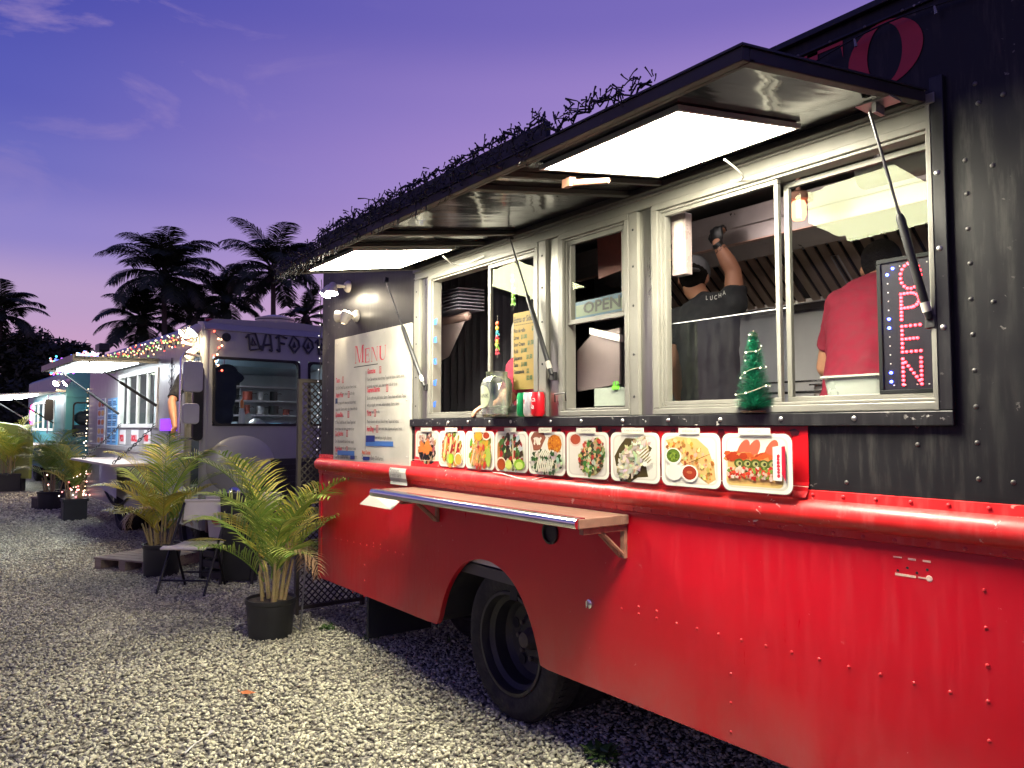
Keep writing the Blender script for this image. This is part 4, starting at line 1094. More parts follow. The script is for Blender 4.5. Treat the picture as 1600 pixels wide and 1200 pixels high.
can(-2.857, -.04, M('can_red', (.60, .01, .02), .3, .3), [('Coca', .036, .072, -.035, .9), ('Cola', .036, .036, -.035, .9)], (.80, .78, .74), 'red drink can with white lettering beside the window post')

def brush_tree():
    c = Vector((-1.640, -.015, 1.602)); rnd = random.Random(9)
    root = thing('bottle_brush_tree', 'small green bottle brush Christmas tree standing on the right window sill', 'decoration', c)
    mb = MB(); mb.lathe([(.05, 0), (.05, .006), (.012, .010), (.006, .012)], c, 20); mb.tube([c, c + Vector((0, 0, .30))], [.004, .002], 6); mb.build('stand', M('twig', (.16, .10, .05), .8), root)
    g, g2 = MB(), MB()
    for k in range(4600):
        h = rnd.random() ** 1.25; z = .018 + .275 * h; r_ = (.066 * (1 - h) ** .8 + .012) * rnd.uniform(.8, 1.05)
        a = rnd.uniform(0, 2 * PI); d = Vector((math.cos(a), math.sin(a), rnd.uniform(.05, .35))).normalized()
        p0 = c + Vector((0, 0, z - r_ * .15)); p1 = p0 + d * r_
        s_ = Vector((-math.sin(a), math.cos(a), 0)) * .0022
        g.poly([p0 - s_, p0 + s_, p1 + s_ * .4, p1 - s_ * .4])
        if h > .93 or rnd.random() < .02: g2.poly([p1 - s_ * 1.5 - d * r_ * .12, p1 + s_ * 1.5 - d * r_ * .12, p1 + d * .002])
    g.build('bristles', LEAF('bristles', [(.004, .05, .03), (.012, .20, .11), (.03, .34, .2), (.008, .12, .07)]), root, kind='stuff')
    g2.build('frosting', M('frost', (.6, .62, .55), .7), root, kind='stuff')
    mb = MB(); pts = []
    for k in range(120):
        h = k / 119; a = h * 24; r_ = .064 * (1 - h) ** .85 + .010
        pts.append(c + Vector((r_ * math.cos(a), r_ * math.sin(a), .02 + .27 * h + .006 * math.sin(a * 2.3))))
    mb.tube(pts, .0011, 4); mb.build('wire', M('copper_wire', (.6, .55, .42), .4, .5), root)
    mb = MB()
    for k in range(0, 120, 6): mb.ell(pts[k], .0035, 8, 5)
    mb.build('fairy_bulbs', EM('fairy_white', (1, .95, .8), 1.2), root, kind='stuff')
brush_tree()

def clip_note():
    root = thing('notice_card', 'white card held by a bright green clip in the narrow window', 'card', (-2.4, .03, 1.65))
    a, b = onY(930, 607, .05), onY(984, 640, .05)
    mb = MB(); mb.box(a.x, -2.315, .044, .047, 1.645, a.z - .0, (.62, .68, .60)); mb.build('card', M('card_stock', (.28, .32, .26), .5, 0, .12, 16), root)
    p = onY(962, 606, .04); mb = MB()
    mb.cbox(p, (.034, .014, .016)); mb.tube([p + Vector((-.012, 0, .006)), p + Vector((-.016, 0, .024)), p + Vector((-.006, 0, .03)), p + Vector((-.006, 0, .008))], .0022, 6); mb.tube([p + Vector((.006, 0, .008)), p + Vector((.008, 0, .03)), p + Vector((.018, 0, .024)), p + Vector((.012, 0, .006))], .0022, 6)
    mb.build('clip', M('clip_green', (.15, .60, .04), .4), root)
clip_note()

# ---- the extras list behind the glass
def extras():
    Y = -.0 + .030
    root = thing('price_list', 'yellow handwritten extras price list hung behind the left sliding pane', 'sign', (-3.03, Y, 1.76))
    X0, X1, Z0, Z1 = -3.150, -2.955, 1.745, 2.150
    mb = MB(); mb.box(X0, X1, Y, Y + .002, Z0, Z1); mb.build('card', M('yellow_card', (.30, .185, .045), .7, 0, .1, 9), root)
    mb = MB(); T = lambda tx, sz, z, sx, c, ox=.006: mb.text(tx, sz, lambda a, b: (X0 + ox + a, Y - .0012, z + b), sx, c, bold=.0009)
    K, G = (.012, .010, .008), (.005, .09, .04)
    T('Extras or Sides', .044, 2.098, .60, K)
    for k in range(11): mb.box(X0 + .008 + k * .017, X0 + .018 + k * .017, Y - .0014, Y - .0010, 2.082, 2.086, K)
    for k, (a, b_) in enumerate((('Pico de gallo', '$1.00'), ('Limes', '$1.00'), ('Sour Cream', '$1.50'), ('Rolls', '$1.00'), ('Jalapenos', '$1.50'), ('Salsa', '$1.00'), ('Guacamole', '$2'), ('', '$2.00'))):
        z = 2.045 - k * .036; T(a, .029, z, .66, K); T(b_, .031, z, .70, G, .012 + len(a) * .0112 + (.1 if not a else 0))
    mb.build('writing', printm, root, color=True)
    # window tassel toys
    for (px, py, cols, lab) in ((777, 530, [(.7, .1, .03), (.75, .5, .05), (.04, .35, .45), (.6, .04, .06), (.65, .5, .08), (.25, .5, .05), (.6, .04, .08)], 'small multicoloured beaded hanging in the left sliding pane'),
                               (802, 455, [(.62, .03, .04), (.7, .68, .6), (.40, .52, .04), (.25, .48, .04), (.20, .45, .04), (.18, .42, .03)], 'green fringed ornament with a red top in the left sliding pane')):
        p = onY(px, py, .022); rt_ = thing('hanging_ornament', lab, 'ornament', (p.x, .022, p.z - .1))
        mbs = MB(); mbs.tube([(p.x, .022, p.z + .13), (p.x, .022, p.z - .1)], .0008, 4); mbs.build('string', paper, rt_)
        rnd = random.Random(px)
        for k, c in enumerate(cols):
            z = p.z + .085 - k * (.17 / len(cols)); mb = MB()
            if k < 2: mb.ell((p.x, .022, z), (.014, .008, .013), 10, 6)
            else:
                mb.ell((p.x, .022, z), (.011, .008, .012), 10, 6)
                for _ in range(16):
                    a = rnd.uniform(-2.6, -.5); l_ = rnd.uniform(.018, .032); q = Vector((p.x, .022, z))
                    e_ = q + Vector((math.cos(a) * l_, rnd.uniform(-.004, .004), math.sin(a) * l_)); s_ = Vector((-math.sin(a), 0, math.cos(a))) * .003
                    mb.poly([q - s_, q + s_, e_ + s_ * .2, e_ - s_ * .2])
            mb.build('bead', M('bead_%d_%d' % (px, k), c, .5), rt_)
extras()

# ---- OPEN light sign
def open_sign():
    X0, X1, Z0, Z1, Y = -1.226, -1.012, 1.655, 2.095, .075
    root = thing('open_sign', 'vertical OPEN light sign with red letters and blue arrows', 'sign', (-1.12, Y, Z0))
    frame_mb(X0, X1, Z0, Z1, .014, Y - .006, Y + .022).build('frame', M('sign_frame', (.008, .009, .010), .7, spec=.15), root, bevel=.002)
    mb = MB(); mb.box(X0 + .014, X1 - .014, Y, Y + .016, Z0 + .014, Z1 - .014); mb.build('face', M('sign_face', (.014, .011, .022), .6, spec=.2), root)
    red, blue, off = [], [], []
    def line(p, q, n, out): 
        for k in range(n): out.append((p[0] + (q[0] - p[0]) * k / (n - 1), p[1] + (q[1] - p[1]) * k / (n - 1)))
    ox, w, h = -1.150, .062, .082
    z0 = 1.988
    for k in range(17):
        t = R(60) + 2 * PI * k / 17; red.append((ox + w / 2 + w / 2 * math.cos(t), z0 + h / 2 * 0 + h / 2 + h / 2 * math.sin(t)))
    z1 = 1.892; line((ox, z1), (ox, z1 + h), 8, red)
    line((ox, z1 + h), (ox + w * .5, z1 + h), 4, red); line((ox, z1 + h * .44), (ox + w * .5, z1 + h * .44), 4, red)
    for k in range(1, 8):
        t = PI / 2 - PI * k / 8; red.append((ox + w * .45 + w * .45 * math.cos(t), z1 + h * .72 + h * .28 * math.sin(t)))
    z2 = 1.788; line((ox, z2), (ox, z2 + h), 7, red)
    for q, l_ in ((0, .9), (.5, .75), (1, .9)): line((ox + w * .2, z2 + h * q), (ox + w * l_, z2 + h * q), 4, red)
    z3 = 1.684; line((ox, z3), (ox, z3 + h), 7, red); line((ox + w * .9, z3), (ox + w * .9, z3 + h), 7, red); line((ox + w * .12, z3 + h * .86), (ox + w * .8, z3 + h * .14), 6, red)
    xb = X0 + .034
    for k in range(13):
        z = Z1 - .052 - k * .029
        (blue if k in (0, 5, 6, 11, 12) else off).append((xb + .001 * k * .3, z))
    blue.append((xb + .018, Z1 - .034))
    for k in range(4): off.append((xb + .04 + k * .028, Z1 - .030)); off.append((xb + .012 + k * .036, Z0 + .028))
    blue.append((X1 - .020, Z0 + .034))
    for nm, pts, m_, r_ in (('red_leds', red, EM('led_red', (1, .04, .06), 13), .0046), ('blue_leds', blue, EM('led_blue', (.04, .06, 1), 45), .0048), ('unlit_leds', off, EM('unlit_led_glow', (.8, .75, .7), .4), .0022)):  # unlit border dots are given a faint glow
        mb = MB()
        for (x, z) in pts: mb.lathe([(r_, 0), (r_ * .9, r_ * .8), (r_ * .3, r_ * 1.3)], (x, Y, z), 8, (0, -1, 0))
        mb.build(nm, m_, root, kind='stuff')
open_sign()

# ---- floodlights on the wall by the menu board
bulb_hot = EM('flood_bulb', (1, .86, .62), 430)
def flood(px, py, heads, lab, Yb=-.02, parent_loc=None):
    p = onY(px, py, 0)
    root = thing('flood_light', lab, 'flood light', (p.x, 0, p.z))
    mb = MB(); mb.lathe([(.045, 0), (.045, .012), (.03, .03), (.01, .032)], (p.x, -.0, p.z), 20, (0, -1, 0)); mb.build('mount', M('lamp_body', (.55, .5, .42), .5), root, smooth=40)
    for (dx, dy, dz, ax, ay, az, lit) in heads:
        c = Vector((p.x + dx, dy, p.z + dz)); a = Vector((ax, ay, az)).normalized()
        mb = MB(); mb.tube([(p.x, -.03, p.z), c - a * .055], .010, 8); mb.lathe([(.016, -.07), (.026, -.06), (.040, -.01), (.046, .012), (.043, .012), (.036, -.005)], c, 20, a, False)
        mb.build('lamp_head', MATS['lamp_body'], root, smooth=40)
        mb = MB(); mb.lathe([(.042, .006), (.036, .018), (.02, .026), (.002, .028)], c, 20, a); mb.build('lens', (bulb_hot if az < 0 else EM('flood_bulb_low', (1, .86, .62), 60)) if lit else white_pl, root, smooth=40)
flood(545, 448, [(-.14, -.12, -.045, -.25, -.35, -.8, True), (.02, -.14, -.055, .15, -.2, -1, True)], 'upper twin flood light pointing down above the menu board', 0)
flood(558, 494, [(-.10, -.10, .0, -.7, -.5, .05, False), (.02, -.09, .0, .1, .3, .9, True)], 'lower twin flood light shining up the black wall above the menu board', 0)

# ================================================================== KITCHEN INSIDE
mb = MB(); mb.box(XF + .9, XR - .06, DEP - .052, DEP - .046, .79, 2.86); mb.build('backsplash', int_wall, truck)
mb = MB(); mb.box(XF + .07, XR - .06, .046, DEP - .053, 2.862, 2.868); mb.build('ceiling_liner', M('ceiling_liner', (.09, .075, .07), .35, .5, .2), truck)
mb = MB(); mb.box(XF + .07, XR - .06, .046, .050, .79, 1.55); mb.box(XF + .07, OPEN_X0 - .02, .046, .05, 1.551, 2.86); mb.box(OPEN_X1 + .02, XR - .06, .046, .05, 1.551, 2.86); mb.build('wall_liner', int_wall, truck)
mb = MB(); mb.box(OPEN_X0, OPEN_X1, .055, .30, 1.545, 1.575); mb.build('inner_sill', steel_i, truck)
# exhaust hood with baffle filters
hood = thing('exhaust_hood', 'stainless exhaust hood with slanted baffle filters along the back wall', 'hood', (-2.4, 1.6, 2.32))
HX0, HX1 = -4.0, -.6
def slab(a, b, x0, x1, th=.012, dx=0):
    (ya, za), (yb, zb) = a, b; d = Vector((0, yb - ya, zb - za)); n_ = Vector((0, -d.z, d.y)).normalized() * th
    return MB().add([(x0, ya, za), (x1, ya, za), (x1, yb, zb), (x0, yb, zb), (x0, ya + n_.y, za + n_.z), (x1, ya + n_.y, za + n_.z), (x1, yb + n_.y, zb + n_.z), (x0, yb + n_.y, zb + n_.z)],
                    [(0, 1, 2, 3), (7, 6, 5, 4), (0, 4, 5, 1), (1, 5, 6, 2), (2, 6, 7, 3), (3, 7, 4, 0)])
slab((1.93, 2.33), (1.97, 2.33), HX0, HX1, .03).build('grease_gutter', steel_i, hood)
slab((1.60, 2.60), (1.24, 2.70), HX0, HX1, .01).build('hood_panel', M('hood_sheet', (.34, .29, .28), .3, .75, .2, 4, bump=.25, bscale=3), hood)
slab((1.24, 2.60), (1.24, 2.80), HX0, HX1, -.012).build('hood_lip', MATS['hood_sheet'], hood)
slab((1.23, 2.598), (1.27, 2.598), HX0, HX1, .006).build('lip_fold', M('copper_metal', (.5, .3, .24), .35, .8), hood)  # copper-coloured fold under the lip
slab((2.0, 2.30), (1.64, 2.58), HX0, HX1, -.02).build('filter_backing', M('filter_dark', (.035, .025, .022), .6, .3), hood)
x = HX0 + .02; k = 0
base = None
while x < HX1 - .06:
    o = MB(); 
    q = slab((1.93, 2.335), (1.60, 2.595), 0, .052, -.010)
    if base is None:
        base = q.build('baffle', steel_d, hood); base.location.x = x
    else:
        c_ = base.copy(); COL.objects.link(c_); c_.location.x = x
    x += .074 if k % 6 != 5 else .10; k += 1
for xx in (-3.3, -2.3, -1.5):
    MB().tube([(xx, 1.90, 2.345), (xx + .0, 1.68, 2.53), (xx + .04, 1.68, 2.53), (xx + .04, 1.90, 2.345)], .005, 6).build('filter_handle', steel_i, hood)
# cooking line
line_ = thing('cooking_counter', 'stainless cooking counter with griddle against the back wall', 'counter', (-2.4, 1.7, .78))
mb = MB(); mb.box(-4.0, -.6, 1.45, 2.09, 1.60, 1.66); mb.build('worktop', steel_i, line_, bevel=.004)
mb = MB(); mb.box(-4.0, -.6, 1.50, 2.08, .78, 1.599); mb.build('cabinet', M('cabinet_steel', (.30, .28, .28), .4, .6), line_)
mb = MB(); mb.box(-2.9, -1.3, 1.44, 1.449, 1.50, 1.68); mb.build('griddle_guard', steel_i, line_)
mb = MB(); mb.tube([(-2.9, 1.40, 1.74), (-1.0, 1.40, 1.74)], .008, 8); mb.tube([(-2.9, 1.40, 1.80), (-1.0, 1.40, 1.80)], .006, 8)
for xx in (-2.9, -1.9, -1.0): mb.tube([(xx, 1.47, 1.66), (xx, 1.40, 1.74), (xx, 1.40, 1.80)], .006, 6)
mb.build('utensil_rail', chrome, line_)
for i, (px_, yy, w_, lab) in enumerate(((-2.15, 1.62, .18, 'shallow steel food pan on the cooking counter, left of a second pan'), (-1.83, 1.62, .12, 'small steel food pan on the cooking counter, nearer the red shirt'))):
    t_ = thing('food_pan', lab, 'pan', (px_, yy, 1.66))
    mb = MB(); mb.prism(rrect(px_ - w_, px_ + w_, yy - .12, yy + .12, .03), 1.661, 1.78, plane='XY'); mb.build('pan_body', steel_i, t_, bevel=.004)
    mb = MB(); mb.prism(rrect(px_ - w_ - .02, px_ + w_ + .02, yy - .14, yy + .14, .03), 1.781, 1.789, plane='XY'); mb.build('pan_rim', chrome, t_)
# plastic tub on the sill behind the right pane
tb = thing('plastic_tub', 'translucent plastic food tub behind the right window pane', 'tub', (-1.33, .22, 1.575))
mb = MB(); P0 = rrect(-1.43, -1.24, .12, .30, .03); P1 = rrect(-1.45, -1.22, .10, .32, .035); n_ = len(P0)
mb.add([(a, b, 1.576) for a, b in P0] + [(a, b, 1.72) for a, b in P1], [(i, (i + 1) % n_, n_ + (i + 1) % n_, n_ + i) for i in range(n_)] + [tuple(range(n_))])
mb.build('tub_body', M('tub_plastic', (.62, .64, .60), .3, 0, .08, trans=.35), tb, smooth=50)
mb = MB()
mb.prism(rrect(-1.46, -1.21, .09, .33, .035), 1.7205, 1.727, plane='XY'); mb.build('tub_rim', white_pl, tb)
# acrylic guard across the open pane
a = onY(1010, 492, .10); b_ = onY(1203, 470, .10)
gd = thing('splash_guard', 'clear acrylic splash guard standing behind the open right window', 'guard', (-1.85, .10, 1.575))
mb = MB(); mb.box(-2.20, -1.56, .098, .102, 1.577, 1.985); mb.build('sheet', acrylic, gd)
mb = MB(); mb.box(-2.20, -1.56, .0965, .1035, 1.9855, 1.9885); mb.build('polished_edge', M('acrylic_edge', (.5, .52, .52), .2), gd)
mb = MB(); mb.box(-2.075, -2.055, .104, .12, 1.577, 1.98) if False else mb.box(-2.18, -1.58, .09, .112, 1.576, 1.5765); mb.build('foot', white_pl, gd)
# wall fire-suppression box and lamp
bx = thing('label_box', 'upright clear plastic label box on the left side of the right window', 'box', (-2.05, .09, 2.23))
p0, p1 = onY(1052, 338, .10), onY(1075, 430, .10)
mb = MB(); mb.box(p0.x, p1.x, .085, .13, p1.z + .005, p0.z); mb.build('box_body', M('box_clear', (.28, .22, .21), .25, 0, .1), bx, bevel=.004)
mb = MB(); mb.box(p0.x + .018, p1.x - .012, .083, .0845, p1.z + .03, p0.z - .03); mb.build('box_label', paper, bx)
vl = thing('vapour_lamp', 'glowing reddish round ceiling lamp inside, seen through the right pane', 'lamp', (-2.2, 1.1, 2.7))
p = onY(1248, 333, 1.05)
mb = MB(); mb.lathe([(.01, -.10), (.028, -.095), (.038, -.07), (.038, -.02), (.03, 0)], p + Vector((0, 0, .06)), 20); mb.build('globe', EM('warm_globe', (1, .36, .20), 3.5), vl, smooth=40)
mb = MB(); mb.lathe([(.07, 0), (.07, .03), (.03, .05)], p + Vector((0, 0, .061)), 20); mb.build('cap', rust, vl, smooth=40); 
mb = MB(); mb.tube([p + Vector((0, 0, .11)), Vector((p.x, p.y, 2.862))], .012, 8); mb.build('stem', rust, vl)
# ceiling tube lights (give the kitchen its light)
for (x0, x1, yy, lab) in ((-2.9, -1.7, .62, 'long ceiling tube light in the kitchen above the man in black'), (-1.45, -.25, .62, 'long white ceiling tube light behind the OPEN sign')):
    t_ = thing('tube_light', lab, 'light', ((x0 + x1) / 2, yy, 2.78))
    zt = 2.79 if x0 < -2 else 2.74
    mb = MB(); mb.box(x0, x1, yy - .06, yy + .06, zt + .02, 2.861); mb.build('housing', white_pl, t_, bevel=.006)
    mb = MB(); mb.tube([(x0 + .02, yy, zt - .02), (x1 - .02, yy, zt - .02)], .030, 12); mb.build('tube', EM('kitchen_tube_%d' % (x0 < -2), (1, .90, .86), 12), t_, smooth=40)
pp = thing('white_pipe', 'thick white pipe under the ceiling above the OPEN sign', 'pipe', (-1.2, .3, 2.6))
a = onY(1345, 276, .34)
mb = MB(); mb.tube([(a.x, .34, a.z), (a.x + .01, .34, a.z), (-.3, .34, a.z)], [.045, .052, .052], 16); mb.build('pipe_body', white_pl, pp, smooth=40)
mb = MB(); mb.tube([(a.x + .06, .34, a.z + .04), (a.x + .06, .34, 2.86)], .008, 6); mb.build('hanger', steel_i, pp)
# left room: dark ribbed curtain, shade roll, posters, tape
cu = thing('dark_curtain', 'black ribbed curtain hanging inside the left serving window', 'curtain', (-4.6, .8, .79))
mb = MB(); n_ = 90; rows = []
for i in range(n_ + 1):
    t = i / n_; x = -4.95 + 1.1 * t; y = .62 + .45 * t + .022 * math.sin(i * 1.25)
    rows.append((x, y))
for i in range(n_): mb.poly([(rows[i][0], rows[i][1], .79), (rows[i + 1][0], rows[i + 1][1], .79), (rows[i + 1][0], rows[i + 1][1], 2.75), (rows[i][0], rows[i][1], 2.75)])
mb.build('curtain_cloth', M('curtain_cloth', (.055, .055, .07), .6, 0, .2, 4), cu, smooth=60)
mb = MB(); mb.tube([(-4.98, .6, 2.76), (-3.85, 1.08, 2.76)], .012, 8); mb.build('curtain_rod', dark_metal, cu)
sh = thing('folded_awning', 'grey louvred air vent box above a pale roller inside the left window', 'vent', (-4.3, .35, 2.3))
for k in range(7):
    z = 2.30 + k * .022; MB().prism([(.22, z), (.42, z + .006), (.42, z + .013), (.22, z + .007)], -4.55, -3.98, plane='YZ').build('louvre', M('louvre', (.22, .21, .27), .5), sh) if k == 0 else None
lv = [o for o in sh.children][0]
for k in range(1, 7):
    c_ = lv.copy(); COL.objects.link(c_); c_.location.z += k * .022
mb = MB(); mb.tube([(-4.6, .30, 2.262), (-3.99, .30, 2.262), (-3.975, .30, 2.262)], [.028, .028, .012], 14); mb.build('roller', M('roller', (.30, .20, .18), .5), sh, smooth=40)
mb = MB(); mb.poly([(-4.6, .30, 2.24), (-4.02, .30, 2.24), (-4.25, .32, 2.02), (-4.6, .32, 1.95)]); mb.build('vent_flap', M('vent_flap', (.42, .33, .33), .5), sh)
for (xx, zz, w_, h_, c1, c2, lab) in ((-3.52, 2.10, .13, .12, (.04, .04, .05), (.5, .1, .08), 'small black poster with pale lettering inside the left window'), (-3.52, 1.93, .13, .16, (.12, .22, .42), (.6, .35, .2), 'small blue poster below the black one inside the left window')):
    P_ = Print(.60 - .001, .0003); t_ = thing('poster', lab, 'poster', (xx - .35, .60, zz))
    MB().box(xx - .35, xx - .35 + w_, .60, .604, zz, zz + h_).build('sheet', M('poster_%d' % int(zz * 100), c1, .5), t_)
    P_.ell(xx - .35 + w_ * .5, zz + h_ * .55, w_ * .3, h_ * .2, c2); P_.ell(xx - .35 + w_ * .4, zz + h_ * .3, w_ * .2, h_ * .12, (.6, .55, .5))
    if zz > 2: P_.text('cafe', .04, xx - .345, zz + .015, 1, (.7, .68, .64))
    P_.mb.build('poster_print', printm, t_, color=True)
for k, z in enumerate((2.17, 2.06, 1.93, 1.80, 1.67)):
    o = MB().add([(-3.902, -.008, z), (-3.872 + .008 * math.sin(k), -.009, z - .004), (-3.868 + .006 * math.cos(k * 2), -.009, z + .036), (-3.905, -.008, z + .03)], [(0, 1, 2, 3)]).build('tape_piece', tape_blue, origin=(-3.89, -.008, z))
    tag(o, ('highest', 'second highest', 'middle', 'second lowest', 'lowest')[k] + ' scrap of blue painter tape on the left jamb of the first window', 'tape', 'blue tape scraps on the window jamb')
# things seen in the middle window: open steel door, framed print, green OPEN card
dr = thing('cabinet_door', 'open mauve steel cabinet door with a cut corner in the narrow window', 'door', (-2.9, .5, 1.6))
c_ = [onY(q[0], q[1], .55) for q in ((902, 612), (968, 600), (968, 512), (925, 522), (902, 548))]
mb = MB(); mb.add([tuple(p) for p in c_] + [(p.x, p.y + .012, p.z) for p in c_], [(0, 1, 2, 3, 4), (9, 8, 7, 6, 5)] + [(i, 5 + i, 5 + (i + 1) % 5, (i + 1) % 5) for i in range(5)]); mb.build('door_leaf', M('mauve_steel', (.20, .155, .155), .4, .3), dr)
c_ = [onY(q[0], q[1], .50) for q in ((921, 512), (968, 523), (968, 534), (921, 522))]
mb = MB(); mb.add([tuple(p) for p in c_] + [(p.x, p.y + .03, p.z) for p in c_], [(0, 1, 2, 3), (7, 6, 5, 4)] + [(i, 4 + i, 4 + (i + 1) % 4, (i + 1) % 4) for i in range(4)]); mb.build('bracket_arm', steel_i, dr)
fr = thing('wall_print', 'reddish printed board with a pale drawing behind the upper narrow pane', 'print', (-3.0, .45, 2.3))
c_ = [onY(q[0], q[1], .45) for q in ((935, 436), (990, 415), (990, 350), (933, 372))]
mb = MB(); mb.add([tuple(p) for p in c_] + [(p.x, p.y + .01, p.z) for p in c_], [(0, 1, 2, 3), (7, 6, 5, 4)] + [(i, 4 + i, 4 + (i + 1) % 4, (i + 1) % 4) for i in range(4)]); mb.build('print_board', M('brown_red', (.22, .06, .05), .5, 0, .3, 8), fr)
oc = thing('open_card', 'pale green OPEN card with a blue border behind the upper narrow pane', 'sign', (-3.0, .40, 2.1))
c_ = [onY(q[0], q[1], .40) for q in ((896, 500), (990, 482), (990, 452), (896, 474))]
mb = MB(); mb.add([tuple(p) for p in c_], [(0, 1, 2, 3)]); mb.build('card', M('card_blue', (.03, .10, .18), .5), oc)
c_ = [onY(q[0], q[1], .397) for q in ((900, 496), (986, 479), (986, 462), (900, 478))]
mb = MB(); mb.add([tuple(p) for p in c_], [(0, 1, 2, 3)]); mb.build('card_face', M('card_green', (.12, .16, .10), .5), oc)
mb = MB(); u_ = (c_[1] - c_[0]); u_.normalize(); mb.text('OPEN', .085, lambda a, b: c_[0] + u_ * (a + .06) + Vector((0, -.003, b + .012)), 1.3, (.03, .03, .03), bold=.002); mb.build('card_letters', printm, oc, color=True)
# solid steel shape standing in for a reflection in the left sliding pane
sc_ = thing('steel_reflection', 'rounded steel shape standing in for a reflection in the left sliding pane', 'reflection_shape', (-3.75, .5, 1.9))
p = onY(822, 505, .5); mb = MB(); mb.prism(rrect(p.x - .17, p.x + .22, 1.86, 2.24, .08), .5, .62); mb.build('reflection_body', steel_i, sc_, bevel=.02, smooth=40)
mb = MB(); mb.box(p.x - .19, p.x + .25, .45, .66, 1.825, 1.855); mb.build('shelf_plate', dark_metal, sc_)
for xx in (p.x - .15, p.x + .2):
    mb = MB(); mb.box(xx - .015, xx + .015, .60, .63, .78, 1.824); mb.build('shelf_leg', dark_metal, sc_)

# ================================================================== PEOPLE
def cap_limb(mb, pts, rs, n=12):
    mb.tube(pts, rs, n)
    for p, r_ in zip(pts, rs): mb.ell(p, r_, n, 8)
def remesh(mb, name, mat, parent, vox, sm=4, noise_=0.0, label=None):
    o = mb.build(name, mat, parent, label=label)
    m = o.modifiers.new('remesh', 'REMESH'); m.mode = 'VOXEL'; m.voxel_size = vox; m.use_smooth_shade = True
    s = o.modifiers.new('smooth', 'SMOOTH'); s.iterations = sm; s.factor = .6
    if noise_:
        tx = bpy.data.textures.get('folds') or bpy.data.textures.new('folds', 'CLOUDS'); tx.noise_scale = .09; tx.noise_depth = 2
        d = o.modifiers.new('folds', 'DISPLACE'); d.texture = tx; d.strength = noise_; d.texture_coords = 'GLOBAL'
    return o
def hand(mb, wrist, direc, palm_n, size=1.0, curl=.6, side=1, r0=.0088):
    d = Vector(direc).normalized(); n_ = Vector(palm_n); n_ = (n_ - d * n_.dot(d)).normalized(); s_ = d.cross(n_) * side
    w = Vector(wrist)
    Q = Matrix((s_, d, n_)).transposed()
    mb.ell(w + d * .048 * size, (.041 * size, .052 * size, .017 * size), 14, 10, Q)
    for k, (off, ln) in enumerate(((-.030, .070), (-.010, .080), (.011, .074), (.030, .058))):
        p = w + d * .082 * size + s_ * off * size; q = [p - d * .02 * size, p]; a = curl * .4
        for j, f in enumerate((.42, .32, .26)):
            a += curl * (.7 if j else .5)
            q.append(q[-1] + (d * math.cos(a) + n_ * math.sin(a)) * ln * f * size)
        rr = [r0 * size] * 3 + [r0 * .92 * size, r0 * .8 * size]
        cap_limb(mb, q, rr, 8)
    p = w + d * .025 * size - s_ * .034 * size
    q = [w + d * .02 * size - s_ * .018 * size, p, p + (d * .7 - s_ * .55 + n_ * .3).normalized() * .034 * size, p + (d * .7 - s_ * .55 + n_ * .3).normalized() * .034 * size + (d * .8 - s_ * .1 + n_ * .6).normalized() * .028 * size]
    cap_limb(mb, q, [.012 * size, .0115 * size, .0105 * size, .0085 * size], 8)
def head(mb, c, look, up=(0, 0, 1), s=1.12, nose=True):
    f = Vector(look).normalized(); u = Vector(up); u = (u - f * u.dot(f)).normalized(); r_ = f.cross(u)
    Q = Matrix((r_, f, u)).transposed()
    c = Vector(c)
    mb.ell(c + u * .02 * s, (.074 * s, .094 * s, .098 * s), 20, 14, Q)          # skull
    mb.ell(c + f * .022 * s - u * .045 * s, (.058 * s, .066 * s, .070 * s), 18, 12, Q)  # jaw
    mb.ell(c + f * .075 * s - u * .095 * s, (.024 * s, .018 * s, .016 * s), 10, 8, Q)
    mb.ell(c + f * .094 * s - u * .018 * s, (.011 * s, .016 * s, .024 * s), 10, 8, Q)   # nose
    mb.ell(c + f * .083 * s - u * .058 * s, (.026 * s, .010 * s, .008 * s), 10, 8, Q)   # lips
    for q in (-1, 1): mb.ell(c + r_ * .074 * s * q - u * .012 * s - f * .005 * s, (.010 * s, .018 * s, .030 * s), 10, 8, Q)
    return Q, f, u, r_
def eyes(par, c, f, u, r_, s=1.12):
    for q in (-1, 1):
        mb = MB(); mb.ell(Vector(c) + f * .079 * s + r_ * .028 * s * q + u * .008 * s, .011 * s, 10, 8); mb.build('eye', M('eye_white', (.6, .58, .55), .2) if 'eye_white' not in MATS else MATS['eye_white'], par, smooth=60)
